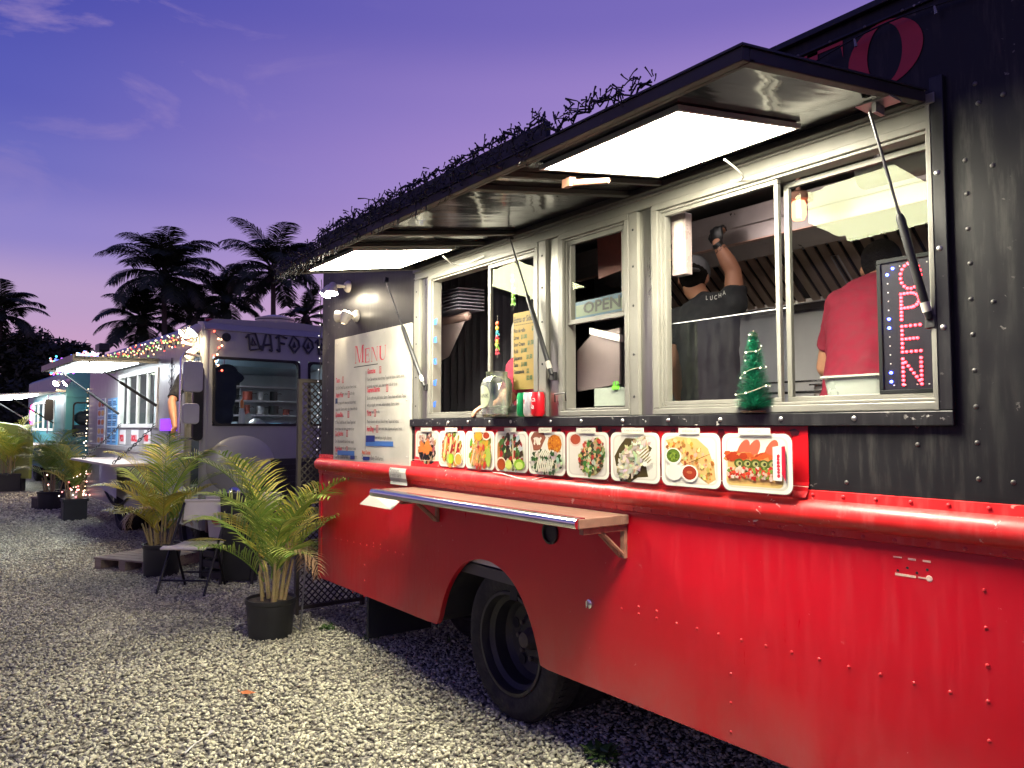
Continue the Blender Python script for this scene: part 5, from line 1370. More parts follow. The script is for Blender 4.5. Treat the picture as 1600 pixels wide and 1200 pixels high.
def person(label, base, J, look, shirt, pants, cap=None, hair=True, glove=None, group=None, legs=True, hat_turn=None):
    """J: dict of joints in world coordinates"""
    root = thing('person', label, 'person', base, group=group)
    body = MB()
    hip, chest, neck, hc = (Vector(J[k]) for k in ('hip', 'chest', 'neck', 'head'))
    SL, SR, EL, ER, WL, WR = (Vector(J[k]) for k in ('sl', 'sr', 'el', 'er', 'wl', 'wr'))
    axis = (SR - SL).normalized(); spine = (neck - hip).normalized(); fwd = spine.cross(axis).normalized()
    Q = Matrix((axis, fwd, spine)).transposed()
    def torso(mb, g=0.0):
        K = ((0, .165, .115), (.18, .160, .110), (.36, .158, .108), (.55, .172, .115), (.74, .185, .118), (.88, .165, .10))
        for q in range(21):
            t = .88 * q / 20; i = max(j for j in range(5) if K[j][0] <= t + 1e-6); w = (t - K[i][0]) / (K[i + 1][0] - K[i][0])
            rx, ry = (K[i][j] * (1 - w) + K[i + 1][j] * w for j in (1, 2))
            p = hip.lerp(neck, t); mb.ell(p, (rx + g, ry + g, .095 + g), 20, 10, Q)
        cap_limb(mb, [SL, chest.lerp(neck, .45), SR], [.062 + g, .082 + g, .062 + g], 14)
        cap_limb(mb, [chest, neck - spine * .02], [.08 + g, .062 + g], 14)
    torso(body)
    cap_limb(body, [neck - spine * .03, hc - spine * .05], [.056, .054], 14)
    Qh, f, u, r_ = head(body, hc, look)
    hd = {}
    for s_, e_, w_, k in ((SL, EL, WL, 'l'), (SR, ER, WR, 'r')):
        cap_limb(body, [s_, s_.lerp(e_, .5), e_], [.058, .055, .046], 12)
        cap_limb(body, [e_, e_.lerp(w_, .35), w_], [.046, .048, .031], 12)
        d = (w_ - e_).normalized()
        hand(body, w_, J.get('hd' + k, d), J.get('pn' + k, fwd), 1.0, J.get('curl' + k, .6), 1 if k == 'l' else -1)
    feet = []
    for sgn in (-1, 1):
        h = hip + axis * .09 * sgn - Vector((0, 0, .03)); a = Vector((h.x, h.y, base[2] + .08)); kn = h.lerp(a, .5) + fwd * .03
        cap_limb(body, [h, h.lerp(kn, .5), kn, kn.lerp(a, .4), a], [.088, .078, .058, .055, .038], 12)
        ff = Vector((fwd.x, fwd.y, 0)).normalized(); feet.append((a, ff))
        cap_limb(body, [a - Vector((0, 0, .03)), a + ff * .13 - Vector((0, 0, .045))], [.036, .028], 10)
    remesh(body, 'body', skin_m, root, .0085, 3)
    # clothes
    sh_ = MB(); torso(sh_, .013)
    for t in (-.05, .03): sh_.ell(hip.lerp(neck, t), (.182, .132, .07), 20, 10, Q)
    for s_, e_ in ((SL, EL), (SR, ER)):
        m_ = s_.lerp(e_, J.get('sleeve', .62)); cap_limb(sh_, [s_, s_.lerp(m_, .55)], [.072, .068], 14); sh_.tube([s_.lerp(m_, .5), m_], [.068, .070], 14)
    remesh(sh_, 'shirt', shirt, root, .011, 4, .022)
    tr = MB(); tr.ell(hip - Vector((0, 0, .02)), (.175, .125, .10), 20, 10, Q)
    for sgn in (-1, 1):
        h = hip + axis * .09 * sgn - Vector((0, 0, .03)); a = feet[(sgn + 1) // 2][0]; kn = h.lerp(a, .5) + fwd * .03
        cap_limb(tr, [h, kn, a + Vector((0, 0, .03))], [.098, .072, .060], 12)
    remesh(tr, 'trousers', pants, root, .015, 3, .015)
    for a, ff in feet:
        mb = MB(); cap_limb(mb, [a - Vector((0, 0, .035)) - ff * .03, a + ff * .14 - Vector((0, 0, .045))], [.043, .036], 12); remesh(mb, 'shoe', MATS['rubber'], root, .010, 2)
    if hair:
        mb = MB(); mb.ell(hc + u * .022 - f * .010, (.088, .107, .108), 20, 14, Qh); mb.ell(hc - f * .045 - u * .03, (.062, .045, .06), 16, 10, Qh)
        o = remesh(mb, 'hair', hair_m, root, .007, 2, .010)
    if cap:
        g = Vector(hat_turn).normalized() if hat_turn else f
        mb = MB(); mb.ell(hc + u * .045, (.095, .116, .093), 22, 14, Qh); 
        b_ = hc + u * .035 + g * .112
        cap_limb(mb, [b_ - g * .03 + r_ * .045, b_ - g * .03 - r_ * .045], [.012, .012], 8)
        Qb = Matrix((g.cross(u), g, u)).transposed()
        mb.ell(b_ + g * .03 - u * .012, (.068, .075, .009), 18, 8, Qb)
        remesh(mb, 'cap', cap, root, .007, 2)
        if hat_turn is None: pass
    if glove:
        mb = MB(); e_, w_ = (ER, WR) if glove[0] == 'r' else (EL, WL); d = (w_ - e_).normalized()
        mb.tube([w_ - d * .05, w_ - d * .02, w_ + d * .01], [.038, .033, .033], 14)
        hand(mb, w_, J.get('hd' + glove[0], d), J.get('pn' + glove[0], fwd), 1.09, J.get('curl' + glove[0], .6), -1 if glove[0] == 'r' else 1, .0100)
        remesh(mb, 'glove', glove[1], root, .0065, 2)
    eyes(root, hc, f, u, r_)
    return root, axis, fwd, spine, hip, neck
blk_shirt = M('black_cotton', (.016, .017, .021), .85, 0, .25, 30)
red_shirt = M('red_cotton', (.19, .004, .022), .85, 0, .2, 30)
dark_jean = M('dark_trousers', (.02, .022, .03), .85, 0, .2, 30)
cap_gray = M('grey_cap', (.16, .16, .17), .8, 0, .15, 30)
glove_m = M('black_glove', (.012, .012, .013), .35)
FL = .78
# man in black, arm up at the hood
def px_at(px, Y, z):
    p = onY(px, 600, Y); return Vector((p.x, Y, z))
Y0 = 1.10
hd_ = onY(1084, 432, Y0 + .04)
root, ax_, fw_, sp_, hip_, nk_ = person('man in black t-shirt and backwards grey cap reaching up with a black glove',
    (onY(1110, 600, Y0).x, Y0, FL),
    dict(hip=px_at(1112, Y0 - .02, 1.70), chest=px_at(1112, Y0, 2.08), neck=px_at(1104, Y0 + .0, 2.275), head=hd_ + Vector((0, 0, -.01)),
         sl=px_at(1062, Y0 - .03, 2.185), sr=px_at(1150, Y0 + .05, 2.24), el=px_at(1052, Y0 - .02, 1.90), wl=px_at(1064, Y0 + .12, 1.70),
         er=onY(1146, 425, Y0 + .06), wr=onY(1122, 382, Y0 + .0), hdr=(-.12, -.05, 1), curlr=1.25, pnr=(0, 1, 0), sleeve=.50),
    (-.42, .9, -.38), blk_shirt, dark_jean, cap_gray, True, ('r', glove_m), hat_turn=(.5, -.85, .0))
# small white crest printed between the shoulders
mb = MB(); c_ = nk_ - sp_ * .10 - fw_ * .152 + ax_ * .13 + Vector((0, 0, .045))
for k, ch in enumerate('LUCHA'):
    mb.text(ch, .034, lambda a, b, k=k: c_ + ax_ * (-.06 + k * .025 + a * .8) + Vector((0, 0, b - .012 * math.sin(PI * k / 4) + .008)) - fw_ * .0, .9, (.5, .5, .48), bold=.0006)
mb.build('shirt_print', printm, root, color=True)
# man in red, bent over the line with his back to the window
Y1 = .86
person('man in a red t-shirt bent over the cooking counter behind the OPEN sign', (onY(1360, 600, Y1).x, Y1, FL),
    dict(hip=px_at(1348, Y1 - .10, 1.66), chest=px_at(1352, Y1, 1.98), neck=px_at(1372, Y1 + .12, 2.19), head=px_at(1383, Y1 + .26, 2.30),
         sl=px_at(1318, Y1 + .02, 2.105), sr=px_at(1415, Y1 + .10, 2.11), el=px_at(1292, Y1 + .08, 1.83), wl=px_at(1318, Y1 + .36, 1.74),
         er=px_at(1435, Y1 + .2, 1.84), wr=px_at(1410, Y1 + .42, 1.76), sleeve=.72),
    (-.15, .9, -.55), red_shirt, dark_jean, None, True)
# cashier leaning down behind the left pane, one hand on the sill
Y2 = .42
hh = onY(748, 634, .02)
person('cashier in a dark red shirt leaning on the sill behind the tip jar', (onY(835, 600, .6).x, .6, FL),
    dict(hip=px_at(858, .72, 1.50), chest=px_at(838, .52, 1.78), neck=px_at(832, .42, 1.95), head=px_at(838, .34, 2.035),
         sl=px_at(862, .52, 1.86), sr=px_at(808, .38, 1.85), el=px_at(880, .40, 1.68), wl=px_at(862, .22, 1.66),
         er=px_at(785, .24, 1.67), wr=Vector((hh.x + .04, .10, 1.665)), hdr=(-.35, -1, -.1), pnr=(0, 0, -1), curlr=.5, sleeve=.6),
    (.1, -.8, -.5), M('maroon_cotton', (.20, .006, .025), .85, 0, .2, 30), dark_jean, None, True)

# ================================================================== THE OTHER TRUCKS
class Veh:
    """a truck in its own axes: origin at the near front bottom corner, x to the front, y into the body"""
    def __init__(s, name, label, cat, loc, yaw):
        s.root = thing(name, label, cat, loc, yaw, local=True)
        s.M = wmat(s.root); s.I = s.M.inverted(); s.Rm = s.M.to_3x3()
    def side(s, px, py, y=0.0):
        p = s.I @ onP(px, py, s.M @ Vector((0, y, 0)), s.Rm @ Vector((0, 1, 0))); return p
    def front(s, px, py, x=0.0):
        return s.I @ onP(px, py, s.M @ Vector((x, 0, 0)), s.Rm @ Vector((1, 0, 0)))
    def part(s, mb, name, mat, **k): return mb.build(name, mat, s.root, **k)
    def node(s, name, parent=None):
        o = bpy.data.objects.new(name, None); COL.objects.link(o); o.parent = parent or s.root; LOCAL.add(o.name); return o
white_paint = PAINT('white_paint', (.27, .27, .27), (.20, .19, .18), (.16, .12, .10), .38, .4, .25, .2, .15)
teal_paint = PAINT('teal_paint', (.035, .18, .21), (.06, .22, .24), (.3, .3, .3), .42, .4, .3, .1, .15)
dark_line = M('dark_ink', (.02, .02, .035), .6)
V = Veh('food_truck', 'white step van food truck with black graffiti letters over its windshield', 'food truck', (-8.62, -.10, 0), R(2.9))
LW, HW, DW = 6.1, 2.72, 2.15
root = V.root
a = lambda px, py, y=0: V.side(px, py, y)
door0, door1 = a(292, 640).x, a(324, 640).x
door1 = min(door1, -.10)
wx0, wx1 = a(187, 600).x, a(248, 600).x
wz0, wz1 = a(247, 668).z, a(247, 566).z
wz1 = wz0 + .78
mb = MB(); mb.holes(-LW, -.06, .62, HW - .08, 0, .05, [(wx0, wx1, wz0, wz1), (door0, door1, .75, 2.38)])
V.part(mb, 'side_wall', white_paint)
wa = a(172, 800).x
arch_ = [(-LW, .62), (-LW, .38), (-4.35, .38), (-4.30, .55), (-4.15, .78), (-3.9, .86), (-3.65, .78), (-3.5, .55), (-3.45, .38), (-2.0, .38), (-1.25, .40), (-1.2, .42), (-.06, .42), (-.06, .62)]
mb = MB(); mb.prism([(x, z) for x, z in arch_ if True], -.003, .04); V.part(mb, 'skirt', white_paint)
mb = MB(); mb.box(-LW, door0 - .03, -.022, 0, a(230, 705).z - .02, a(230, 705).z + .05); mb.box(-LW, door0 - .03, -.012, 0, .60, .63); V.part(mb, 'rub_rail', white_paint, bevel=.006)
mb = MB(); mb.prism([(0, HW - .08), (.0, HW - .05), (.03, HW), (.12, HW + .05), (DW / 2, HW + .09), (DW - .12, HW + .05), (DW, HW - .08)], -LW, -.10, plane='YZ'); V.part(mb, 'roof', white_paint, smooth=50)
mb = MB(); mb.box(-LW, -.08, DW - .05, DW, .4, HW - .081); V.part(mb, 'far_wall', white_paint)
mb = MB(); mb.box(-LW, -LW + .04, .051, DW - .051, .4, HW - .081); V.part(mb, 'rear_wall', white_paint)
mb = MB(); mb.box(-LW + .05, -.1, .051, DW - .051, .70, .75); V.part(mb, 'floor', int_dark)
mb = MB(); mb.box(-LW + .05, -.3, .3, 1.9, .40, .69); V.part(mb, 'chassis', under_mat)
# front: rounded cowl with windshield hole
ws0 = V.front(334, 560); ws1 = V.front(484, 566); wsb = V.front(340, 664)
y0, y1 = .09, 1.12
z0, z1 = 1.56, 2.34
def front_panel():
    mb = MB(); holes = [(y0, y1, z0, z1), (1.22, 2.03, z0, z1)]
    ys = sorted({.0, DW, y0, y1, 1.22, 2.03}); zs_ = [.42, 1.30, z0, z1, HW - .02]
    for i in range(len(ys) - 1):
        for j in range(len(zs_) - 1):
            if any(h[0] <= ys[i] < h[1] and h[2] <= zs_[j] < h[3] for h in holes): continue
            def X(z): return -.0 if z < 1.5 else -.06 * (z - 1.5) / 1.2
            mb.poly([(X(zs_[j]), ys[i], zs_[j]), (X(zs_[j]), ys[i + 1], zs_[j]), (X(zs_[j + 1]), ys[i + 1], zs_[j + 1]), (X(zs_[j + 1]), ys[i], zs_[j + 1])])
    o = V.part(mb, 'front_panel', white_paint)
    s_ = o.modifiers.new('s', 'SOLIDIFY'); s_.thickness = .05; s_.offset = -1
    # rolled corner pillars and brow
    for yq in (.02, DW - .02):
        mb = MB(); mb.tube([(-.045, yq, .45), (-.045, yq, 1.5), (-.09, yq, HW - .10)], .05, 16); V.part(mb, 'corner_pillar', white_paint, smooth=50)
    mb = MB(); mb.prism([(-.30, HW + .03), (-.12, HW + .01), (-.05, HW - .03), (-.035, HW - .08), (-.12, HW - .10), (-.30, HW - .05)], .0, DW, plane='XZ') ; 
    mb.v = [(x, y, z) for x, y, z in mb.v]
    V.part(mb, 'brow', white_paint, smooth=50)
front_panel()
def wshield(ya, yb, dx):
    n_ = V.node('windshield'); mb = MB()
    out_ = rrect(ya, yb, z0, z1, .07, 6); inn = rrect(ya + .028, yb - .028, z0 + .028, z1 - .028, .055, 6); k = len(out_)
    X = lambda z, e=0: .012 + e - .05 * max(0, z - 1.5)
    V_ = [(X(b), a_, b) for a_, b in out_] + [(X(b), a_, b) for a_, b in inn] + [(X(b, -.05), a_, b) for a_, b in inn] + [(X(b, -.05), a_, b) for a_, b in out_]
    mb.add(V_, [(i, (i + 1) % k, k + (i + 1) % k, k + i) for i in range(k)] + [(k + i, k + (i + 1) % k, 2 * k + (i + 1) % k, 2 * k + i) for i in range(k)] + [(3 * k + i, 3 * k + (i + 1) % k, (i + 1) % k, i) for i in range(k)])
    mb.build('rubber_seal', rubber, n_)
    mb = MB(); mb.poly([(X(b, -.02), a_, b) for a_, b in inn]); mb.build('pane', GLASS('windshield_glass', (.86, .93, .95), .35, 0, .0) if 'windshield_glass' not in MATS else MATS['windshield_glass'], n_)
wshield(y0, y1, 0); wshield(1.22, 2.03, 0)
# graffiti letters over the windshield
mb = MB(); yy = V.front(391, 532, .01).y
def gl(strokes, y, z, h, w):
    for st in strokes: mb.tube([(-.0 + .006 - .05 * (z + q[1] * h - 1.5) + .012, y + q[0] * w, z + q[1] * h) for q in st], .0125, 5)
G = {'D': [[(.1, 0), (.0, .9), (.55, 1.0), (.95, .1), (.1, .0)], [(.0, .9), (-.25, .7)], [(.25, .3), (.3, .7), (.6, .3), (.25, .3)]],
     'A': [[(0, 0), (.35, 1), (.7, .95), (.85, 0)], [(.15, .35), (.7, .4)], [(.0, 0), (-.15, .3)], [(.85, 0), (.6, .1)]],
     'F': [[(.25, 0), (.2, 1), (.9, .85)], [(.2, .55), (.7, .5)], [(.25, 0), (.0, .15)], [(.2, 1), (-.1, .8)]],
     'O': [[(.5, 0), (.05, .45), (.4, 1), (.85, .75), (.95, .4), (.5, 0)], [(.4, .35), (.5, .65), (.58, .35), (.4, .35)]],
     'V': [[(0, 1), (.3, .0), (.9, .95)], [(.3, 0), (.55, .3)]]}
z_ = V.front(400, 547).z
widths = [('D', .0), ('A', .17), (' ', 0), ('F', .36), ('O', .52), ('O', .71), ('D', .92), ('V', 1.14), ('A', 1.30), ('N', 0)]
for ch, o_ in widths:
    if ch in G: gl(G[ch], yy + o_ * .93, z_, .20, .14)
V.part(mb, 'lettering', dark_line)
p = V.front(353, 527, -.06); mb = MB(); mb.lathe([(.05, 0), (.05, .012), (.035, .014), (.034, .004), (.002, .004)], (p.x + .01, p.y, p.z), 20, (1, 0, 0)); V.part(mb, 'vent_cap', dark_metal)
for yq in (.10, .75, 1.05, 1.35, 2.0):
    mb = MB(); mb.cbox((-.15, yq, HW + .035 + (.03 if .3 < yq < 1.9 else -.0)), (.05, .13, .035)); V.part(mb, 'marker_lamp', M('marker_red', (.30, .01, .02), .3) if 'marker_red' not in MATS else MATS['marker_red'], bevel=.01)
# roof vent drum
q = V.I @ onP(430, 488, V.M @ Vector((-.9, 0, 0)), V.Rm @ Vector((1, 0, 0)))
mb = MB(); mb.lathe([(.24, -.12), (.24, .0), (.25, .01), (.25, .03), (.10, .07), (.01, .075)], (-.9, q.y, HW + .20), 28); V.part(mb, 'roof_vent', steel, smooth=40)
# fender, headlamp, bumper, grille
mb = MB(); mb.ell((-.02, .42, 1.12), (.10, .40, .34), 28, 16); V.part(mb, 'fender', white_paint, smooth=60)
mb = MB(); mb.ell((-.02, 1.73, 1.12), (.10, .40, .34), 28, 16); V.part(mb, 'fender', white_paint, smooth=60)
for yq in (.30, 1.85):
    mb = MB(); mb.lathe([(.085, 0), (.085, .02), (.07, .035), (.04, .042), (.002, .045)], (.10, yq, .80), 24, (1, 0, 0)); V.part(mb, 'headlight', chrome, smooth=40)
mb = MB(); mb.box(.02, .035, .62, 1.53, .70, 1.18)
for k in range(6): mb.box(.036, .05, .64, 1.51, .74 + k * .07, .765 + k * .07)
V.part(mb, 'grille', dark_metal)
mb = MB(); mb.box(.16, .24, -.02, DW + .02, .42, .60); mb.box(.0, .16, .4, .5, .45, .55); mb.box(.0, .16, 1.65, 1.75, .45, .55); V.part(mb, 'bumper', M('bumper_dark', (.06, .02, .025), .5), bevel=.015)
# doorway: jambs, dark cab, steps
mb = MB(); mb.box(door0 - .03, door0, -.02, .06, .44, 2.42); mb.box(door0 - .03, door1 + .03, -.02, .06, 2.381, 2.42); V.part(mb, 'door_frame', alu)
mb = MB(); mb.box(-2.3, -2.26, .051, 1.2, .76, 2.6); V.part(mb, 'partition', int_dark)
# windows
wn = V.node('serving_window')
frame_mb(wx0, wx1, wz0, wz1, .05, -.02, .06).build('frame', M('white_frame', (.55, .54, .52), .4), wn)
for k in range(1, 4):
    xx = wx0 + (wx1 - wx0) * k / 4; MB().box(xx - .018, xx + .018, -.008, .03, wz0 + .051, wz1 - .051).build('mullion', MATS['white_frame'], wn)
mb = MB(); mb.poly([(wx0 + .05, .012, wz0 + .05), (wx1 - .05, .012, wz0 + .05), (wx1 - .05, .012, wz1 - .05), (wx0 + .05, .012, wz1 - .05)]); mb.build('pane', glass, wn)
# awning
aw = V.node('awning'); ang = R(4)
AW2 = Matrix.Translation((0, -.02, wz1 + .07)) @ Matrix(((1, 0, 0), (0, -math.cos(ang), 0), (0, math.sin(ang) * -.0 - .02, 1))).to_4x4()
ax0, ax1 = wx0 - .2, wx1 + .05
mb = MB(AW2); mb.box(ax0, ax1, 0, .95, .0, .035); mb.build('awning_panel', dark_metal, aw)
mb = MB(AW2); mb.box(ax0, ax1, .93, .97, -.03, .05); mb.box(ax0, ax0 + .03, 0, .93, -.03, -.001); mb.box(ax1 - .03, ax1, 0, .93, -.03, -.001); mb.build('awning_rail', alu, aw)
for xk in (ax0 + .15, ax0 + 1.25):
    mb = MB(AW2); mb.box(xk, xk + .95, .2, .8, -.028, -.002); mb.build('light_panel', EM('awning_light_b', (.90, .97, 1), 20) if 'awning_light_b' not in MATS else MATS['awning_light_b'], aw)
for xk, pz in ((wx1 - .0, wz0 + .28), (wx0 + .1, wz0 + .2)):
    t_ = AW2 @ Vector((xk, .80, -.02)); b_ = Vector((xk, -.02, pz)); m_ = t_.lerp(b_, .45)
    mb = MB(); mb.tube([t_, m_], .010, 6); mb.tube([m_, b_], .019, 8); V.part(mb, 'gas_strut', dark_metal)
# counter with chains
cz = 1.09
c0, c1 = wx0 - .35, wx1 + .1
cn = V.node('counter')
mb = MB(); mb.box(c0, c1, -.55, -.003, cz - .03, cz); mb.build('counter_top', M('pale_counter', (.42, .34, .30), .45), cn)
def chain(A, B, par, mat, r_=.006, ln=.055, nm='chain'):
    A, B = Vector(A), Vector(B); n_ = max(3, int((B - A).length / (ln * .72))); d = (B - A).normalized(); s1 = d.cross(Vector((0, 0, 1))).normalized(); s2 = d.cross(s1)
    mb = MB()
    for k in range(n_):
        c = A.lerp(B, (k + .5) / n_) - Vector((0, 0, .02 * math.sin(PI * (k + .5) / n_))); s_ = s1 if k % 2 else s2
        mb.tube([c + d * math.cos(t) * ln * .5 + s_ * math.sin(t) * ln * .27 for t in [2 * PI * j / 8 for j in range(9)]], r_, 5, cap=False)
    return mb.build(nm, mat, par)
for xk in (wx1 - .02, wx0 + .25): chain((xk, -.02, wz0 + .05), (xk, -.50, cz + .01), cn, dark_metal)
# interior of the white truck
mb = MB(); mb.box(-LW + .3, -1.2, DW - .08, DW - .052, .76, 2.6); V.part(mb, 'interior_wall', M('interior_white', (.55, .58, .62), .4), )
mb = MB(); mb.box(-2.255, -2.2, .06, .14, .76, 2.55) ; V.part(mb, 'inner_post', MATS['interior_white'])
mb = MB(); mb.box(-5.8, -.3, .06, DW - .06, 2.60, 2.62); V.part(mb, 'ceiling', M('slat_ceiling', (.40, .44, .48), .4))
for k in range(9):
    mb = MB(); mb.box(-3.4, -.5, .5 + k * .13, .53 + k * .13, 2.585, 2.598) ; o = V.part(mb, 'ceiling_slat', int_dark)
mb = MB(); mb.box(-2.2, -1.0, .3, .42, 2.555, 2.582); V.part(mb, 'interior_lamp', EM('van_lamp', (.80, .92, 1), 75))
mb = MB(); mb.box(-4.6, -3.0, .5, .62, 2.555, 2.582); V.part(mb, 'interior_lamp', MATS['van_lamp'])
mb = MB(); mb.box(-2.26, -2.22, 1.2, DW - .09, .76, 2.58); V.part(mb, 'bulkhead', MATS['interior_white'])
for k, zz in enumerate((1.70, 1.90, 2.10)):
    mb = MB(); mb.box(-2.2, -1.80, .75, 2.0, zz, zz + .02); V.part(mb, 'shelf', steel_i)
mb = MB(); mb.prism([(-2.2, 2.56), (-1.3, 2.56), (-1.5, 2.36), (-2.2, 2.30)], .62, 2.05, plane='XZ'); V.part(mb, 'interior_hood', M('hood_blue_steel', (.28, .33, .38), .35, .6))
mb = MB(); mb.box(-1.78, -1.2, .8, 1.5, .76, 1.62); V.part(mb, 'prep_cabinet', M('cab_steel', (.25, .29, .33), .4, .5))
mb = MB(); mb.box(-.55, -.12, .15, 2.0, 1.46, 1.50); V.part(mb, 'dashboard', M('dash', (.10, .11, .13), .6))
def wthing(nm, lab, cat, p, group=None):
    o = thing(nm, lab, cat, V.M @ Vector(p), R(2.9), group, local=True); return o
rnd = random.Random(15)
for k in range(11):
    yq = .82 + (k % 6) * .19; zq = (1.72, 1.92)[k // 6] + .001; hq = rnd.uniform(.06, .13); rq = rnd.uniform(.035, .07)
    t_ = wthing('kitchen_pot', ('steel pot on the lower', 'steel pot on the upper')[k // 6] + ' shelf inside the white truck, number %s from its left end' % ('one', 'two', 'three', 'four', 'five', 'six')[k % 6], 'pot', (-1.95, yq, zq), 'steel pots on the shelves inside the white truck')
    MB().lathe([(rq * .8, 0), (rq, .01), (rq, hq), (rq * 1.06, hq + .006), (rq * .9, hq + .006), (rq * .9, .02), (.002, .02)], (0, 0, 0), 16, None, False).build('pot_body', (steel_i, dark_metal, M('pot_red', (.3, .05, .03), .5) if 'pot_red' not in MATS else MATS['pot_red'])[k % 3], t_, smooth=40)
    MB().tube([(0, rq, hq * .8), (.02, rq + .03, hq * .85), (0, rq + .06, hq * .8)], .006, 6).build('handle', dark_metal, t_)
t_ = wthing('hanging_jacket', 'dark jacket and hat hanging behind the windshield of the white truck', 'jacket', (-.25, .27, 1.6))
mb = MB(); mb.ell((0, 0, .36), (.10, .17, .30), 16, 12); mb.ell((.0, .05, .58), (.09, .13, .10), 14, 10); mb.ell((0, .16, .52), (.05, .10, .07), 12, 8); mb.ell((0, .02, .08), (.09, .12, .16), 14, 10)
o = mb.build('jacket_cloth', M('jacket_navy', (.012, .015, .028), .9), t_); md = o.modifiers.new('r', 'REMESH'); md.mode = 'VOXEL'; md.voxel_size = .02; md.use_smooth_shade = True
sm_ = o.modifiers.new('s', 'SMOOTH'); sm_.iterations = 4
mb = MB(); mb.tube([(0, .02, .62), (0, .02, .96)], .006, 6); mb.build('hanger_hook', chrome, t_)
fp = lambda px, py, x: V.front(px, py, x)
for nm, lab, cat, px, py, x, mk in (
    ('spray_bottle', 'white bottle with an orange cap on the windshield ledge of the white truck', 'bottle', 378, 640, -.35, 'b'),
    ('steel_bowl', 'upturned steel bowl on the ledge behind the windshield of the white truck', 'bowl', 401, 662, -.3, 'd'),
    ('notice_card', 'tilted white card on the ledge behind the windshield of the white truck', 'card', 388, 642, -.5, 'c'),
    ('blue_cloth', 'crumpled light blue cloth on the ledge at the right of the white truck windshield', 'cloth', 431, 662, -.3, 'e')):
    p = fp(px, py, x); t_ = wthing(nm, lab, cat, (x, p.y, 1.50))
    if mk == 'b':
        MB().lathe([(.035, 0), (.035, .20), (.02, .24), (.018, .25)], (0, 0, .02), 16).build('bottle_body', white_pl, t_, smooth=40); MB().lathe([(.02, .25), (.02, .32), (.012, .35), (.002, .36)], (0, 0, .02), 14).build('cap', M('orange_cap', (.7, .20, .03), .4), t_, smooth=40)
    if mk == 'd': MB().lathe([(.13, 0), (.125, .04), (.09, .11), (.03, .15), (.002, .152)], (0, 0, .001), 24).build('bowl_shell', steel_i, t_, smooth=50); MB().lathe([(.133, 0), (.133, .008)], (0, 0, .0), 24).build('bowl_rim', chrome, t_)
    if mk == 'c': MB().cbox((0, 0, .12), (.004, .13, .17), Matrix.Rotation(.5, 3, 'X')).build('card_sheet', paper, t_); MB().cbox((-.01, .03, .03), (.02, .03, .06)).build('card_holder', steel_i, t_)
    if mk == 'e':
        o = MB().ell((0, 0, .05), (.10, .14, .05), 16, 10).build('cloth_heap', M('pale_blue_cloth', (.15, .36, .50), .9, bump=1, bscale=12), t_, smooth=60)
        MB().ell((0, .12, .03), (.07, .09, .03), 14, 8).build('cloth_fold', MATS['pale_blue_cloth'], t_, smooth=60)
# mirror cluster on tubular brackets
mr_ = V.node('mirror')
P = [V.side(q[0], q[1], -.28) for q in ((283, 690), (283, 562), (288, 558), (323, 560))]
xm = P[0].x
mb = MB(); mb.tube([(xm, -.30, 1.40), (xm, -.30, 2.28), (xm + .03, -.27, 2.33), (-.08, -.02, 2.33)], .014, 8); mb.tube([(xm, -.30, 1.42), (-.10, -.02, 1.42)], .012, 8); mb.build('bracket', chrome, mr_, smooth=50)
for (za, zb, wq) in ((1.92, 2.25, .2), (1.58, 1.80, .17)):
    mb = MB(); mb.prism(rrect(-.30 + .01, -.30 + .01 + wq, za, zb, .04), xm + .02, xm + .07, plane='YZ'); mb.build('mirror_head', M('mirror_shell', (.42, .41, .38), .4) if 'mirror_shell' not in MATS else MATS['mirror_shell'], mr_, bevel=.012)
mb = MB(); mb.prism(rrect(-.13, -.01, 1.40, 2.22, .05), -.02, .02, plane='YZ'); mb.build('side_mirror', M('mirror_dark', (.06, .06, .065), .15, .6), mr_, bevel=.01)
# wheels
wheel(root, -3.9, .40, .06, name='wheel'); wheel(root, -.75, .40, .10, name='wheel', dual=False)
mb = MB(); mb.tube([(-4.6 + .4 * math.sin(k * .2) * 0 + k * .06, -.015, .55 - .16 * math.sin(PI * k / 24)) for k in range(25)], .018, 8); V.part(mb, 'hose', rubber, smooth=50)
# signs on the white truck
def wsign(lab, px0, px1, py0, py1, cols, cat='menu board', nm='menu_board', glow=0, y=-.012):
    p0, p1 = V.side(px0, py1), V.side(px1, py0)
    t_ = thing(nm, lab, cat, V.M @ Vector((p0.x, y, p0.z)), R(2.9), local=True)
    w_, h_ = p1.x - p0.x, p1.z - p0.z
    MB().box(0, w_, 0, .01, 0, h_).build('board', EM('lit_' + nm + str(px0), cols[0], glow) if glow else M('board_' + str(px0), cols[0], .45), t_)
    return t_, w_, h_
t_, w_, h_ = wsign('tall light blue menu board with dark text rows on the white truck', 168, 186, 621, 694, [(.10, .34, .62)])
mb = MB(); rnd = random.Random(4)
for k in range(26):
    z = h_ * (.95 - k * .036); 
    for c0_ in (.06, .54): mb.box(w_ * c0_, w_ * (c0_ + rnd.uniform(.25, .4)), -.003, -.001, z, z + .013, (.03, .06, .12) if k % 4 else (.6, .7, .75))
mb.build('board_text', printm, t_, color=True)
t_, w_, h_ = wsign('narrow menu board with rows of food pictures at the far end of the white truck', 152, 166, 622, 696, [(.50, .50, .52)])
mb = MB()
for k in range(5):
    for j in range(2): mb.ell((w_ * (.28 + .45 * j), -.003, h_ * (.12 + k * .19)), (w_ * .19, .002, h_ * .06), 10, 6, None, rnd.choice([(.65, .22, .05), (.7, .4, .1), (.5, .08, .05)])); 
    mb.box(w_ * .08, w_ * .9, -.003, -.001, h_ * (.20 + k * .19), h_ * (.215 + k * .19), (.05, .10, .35))
mb.build('food_pictures', printm, t_, color=True)
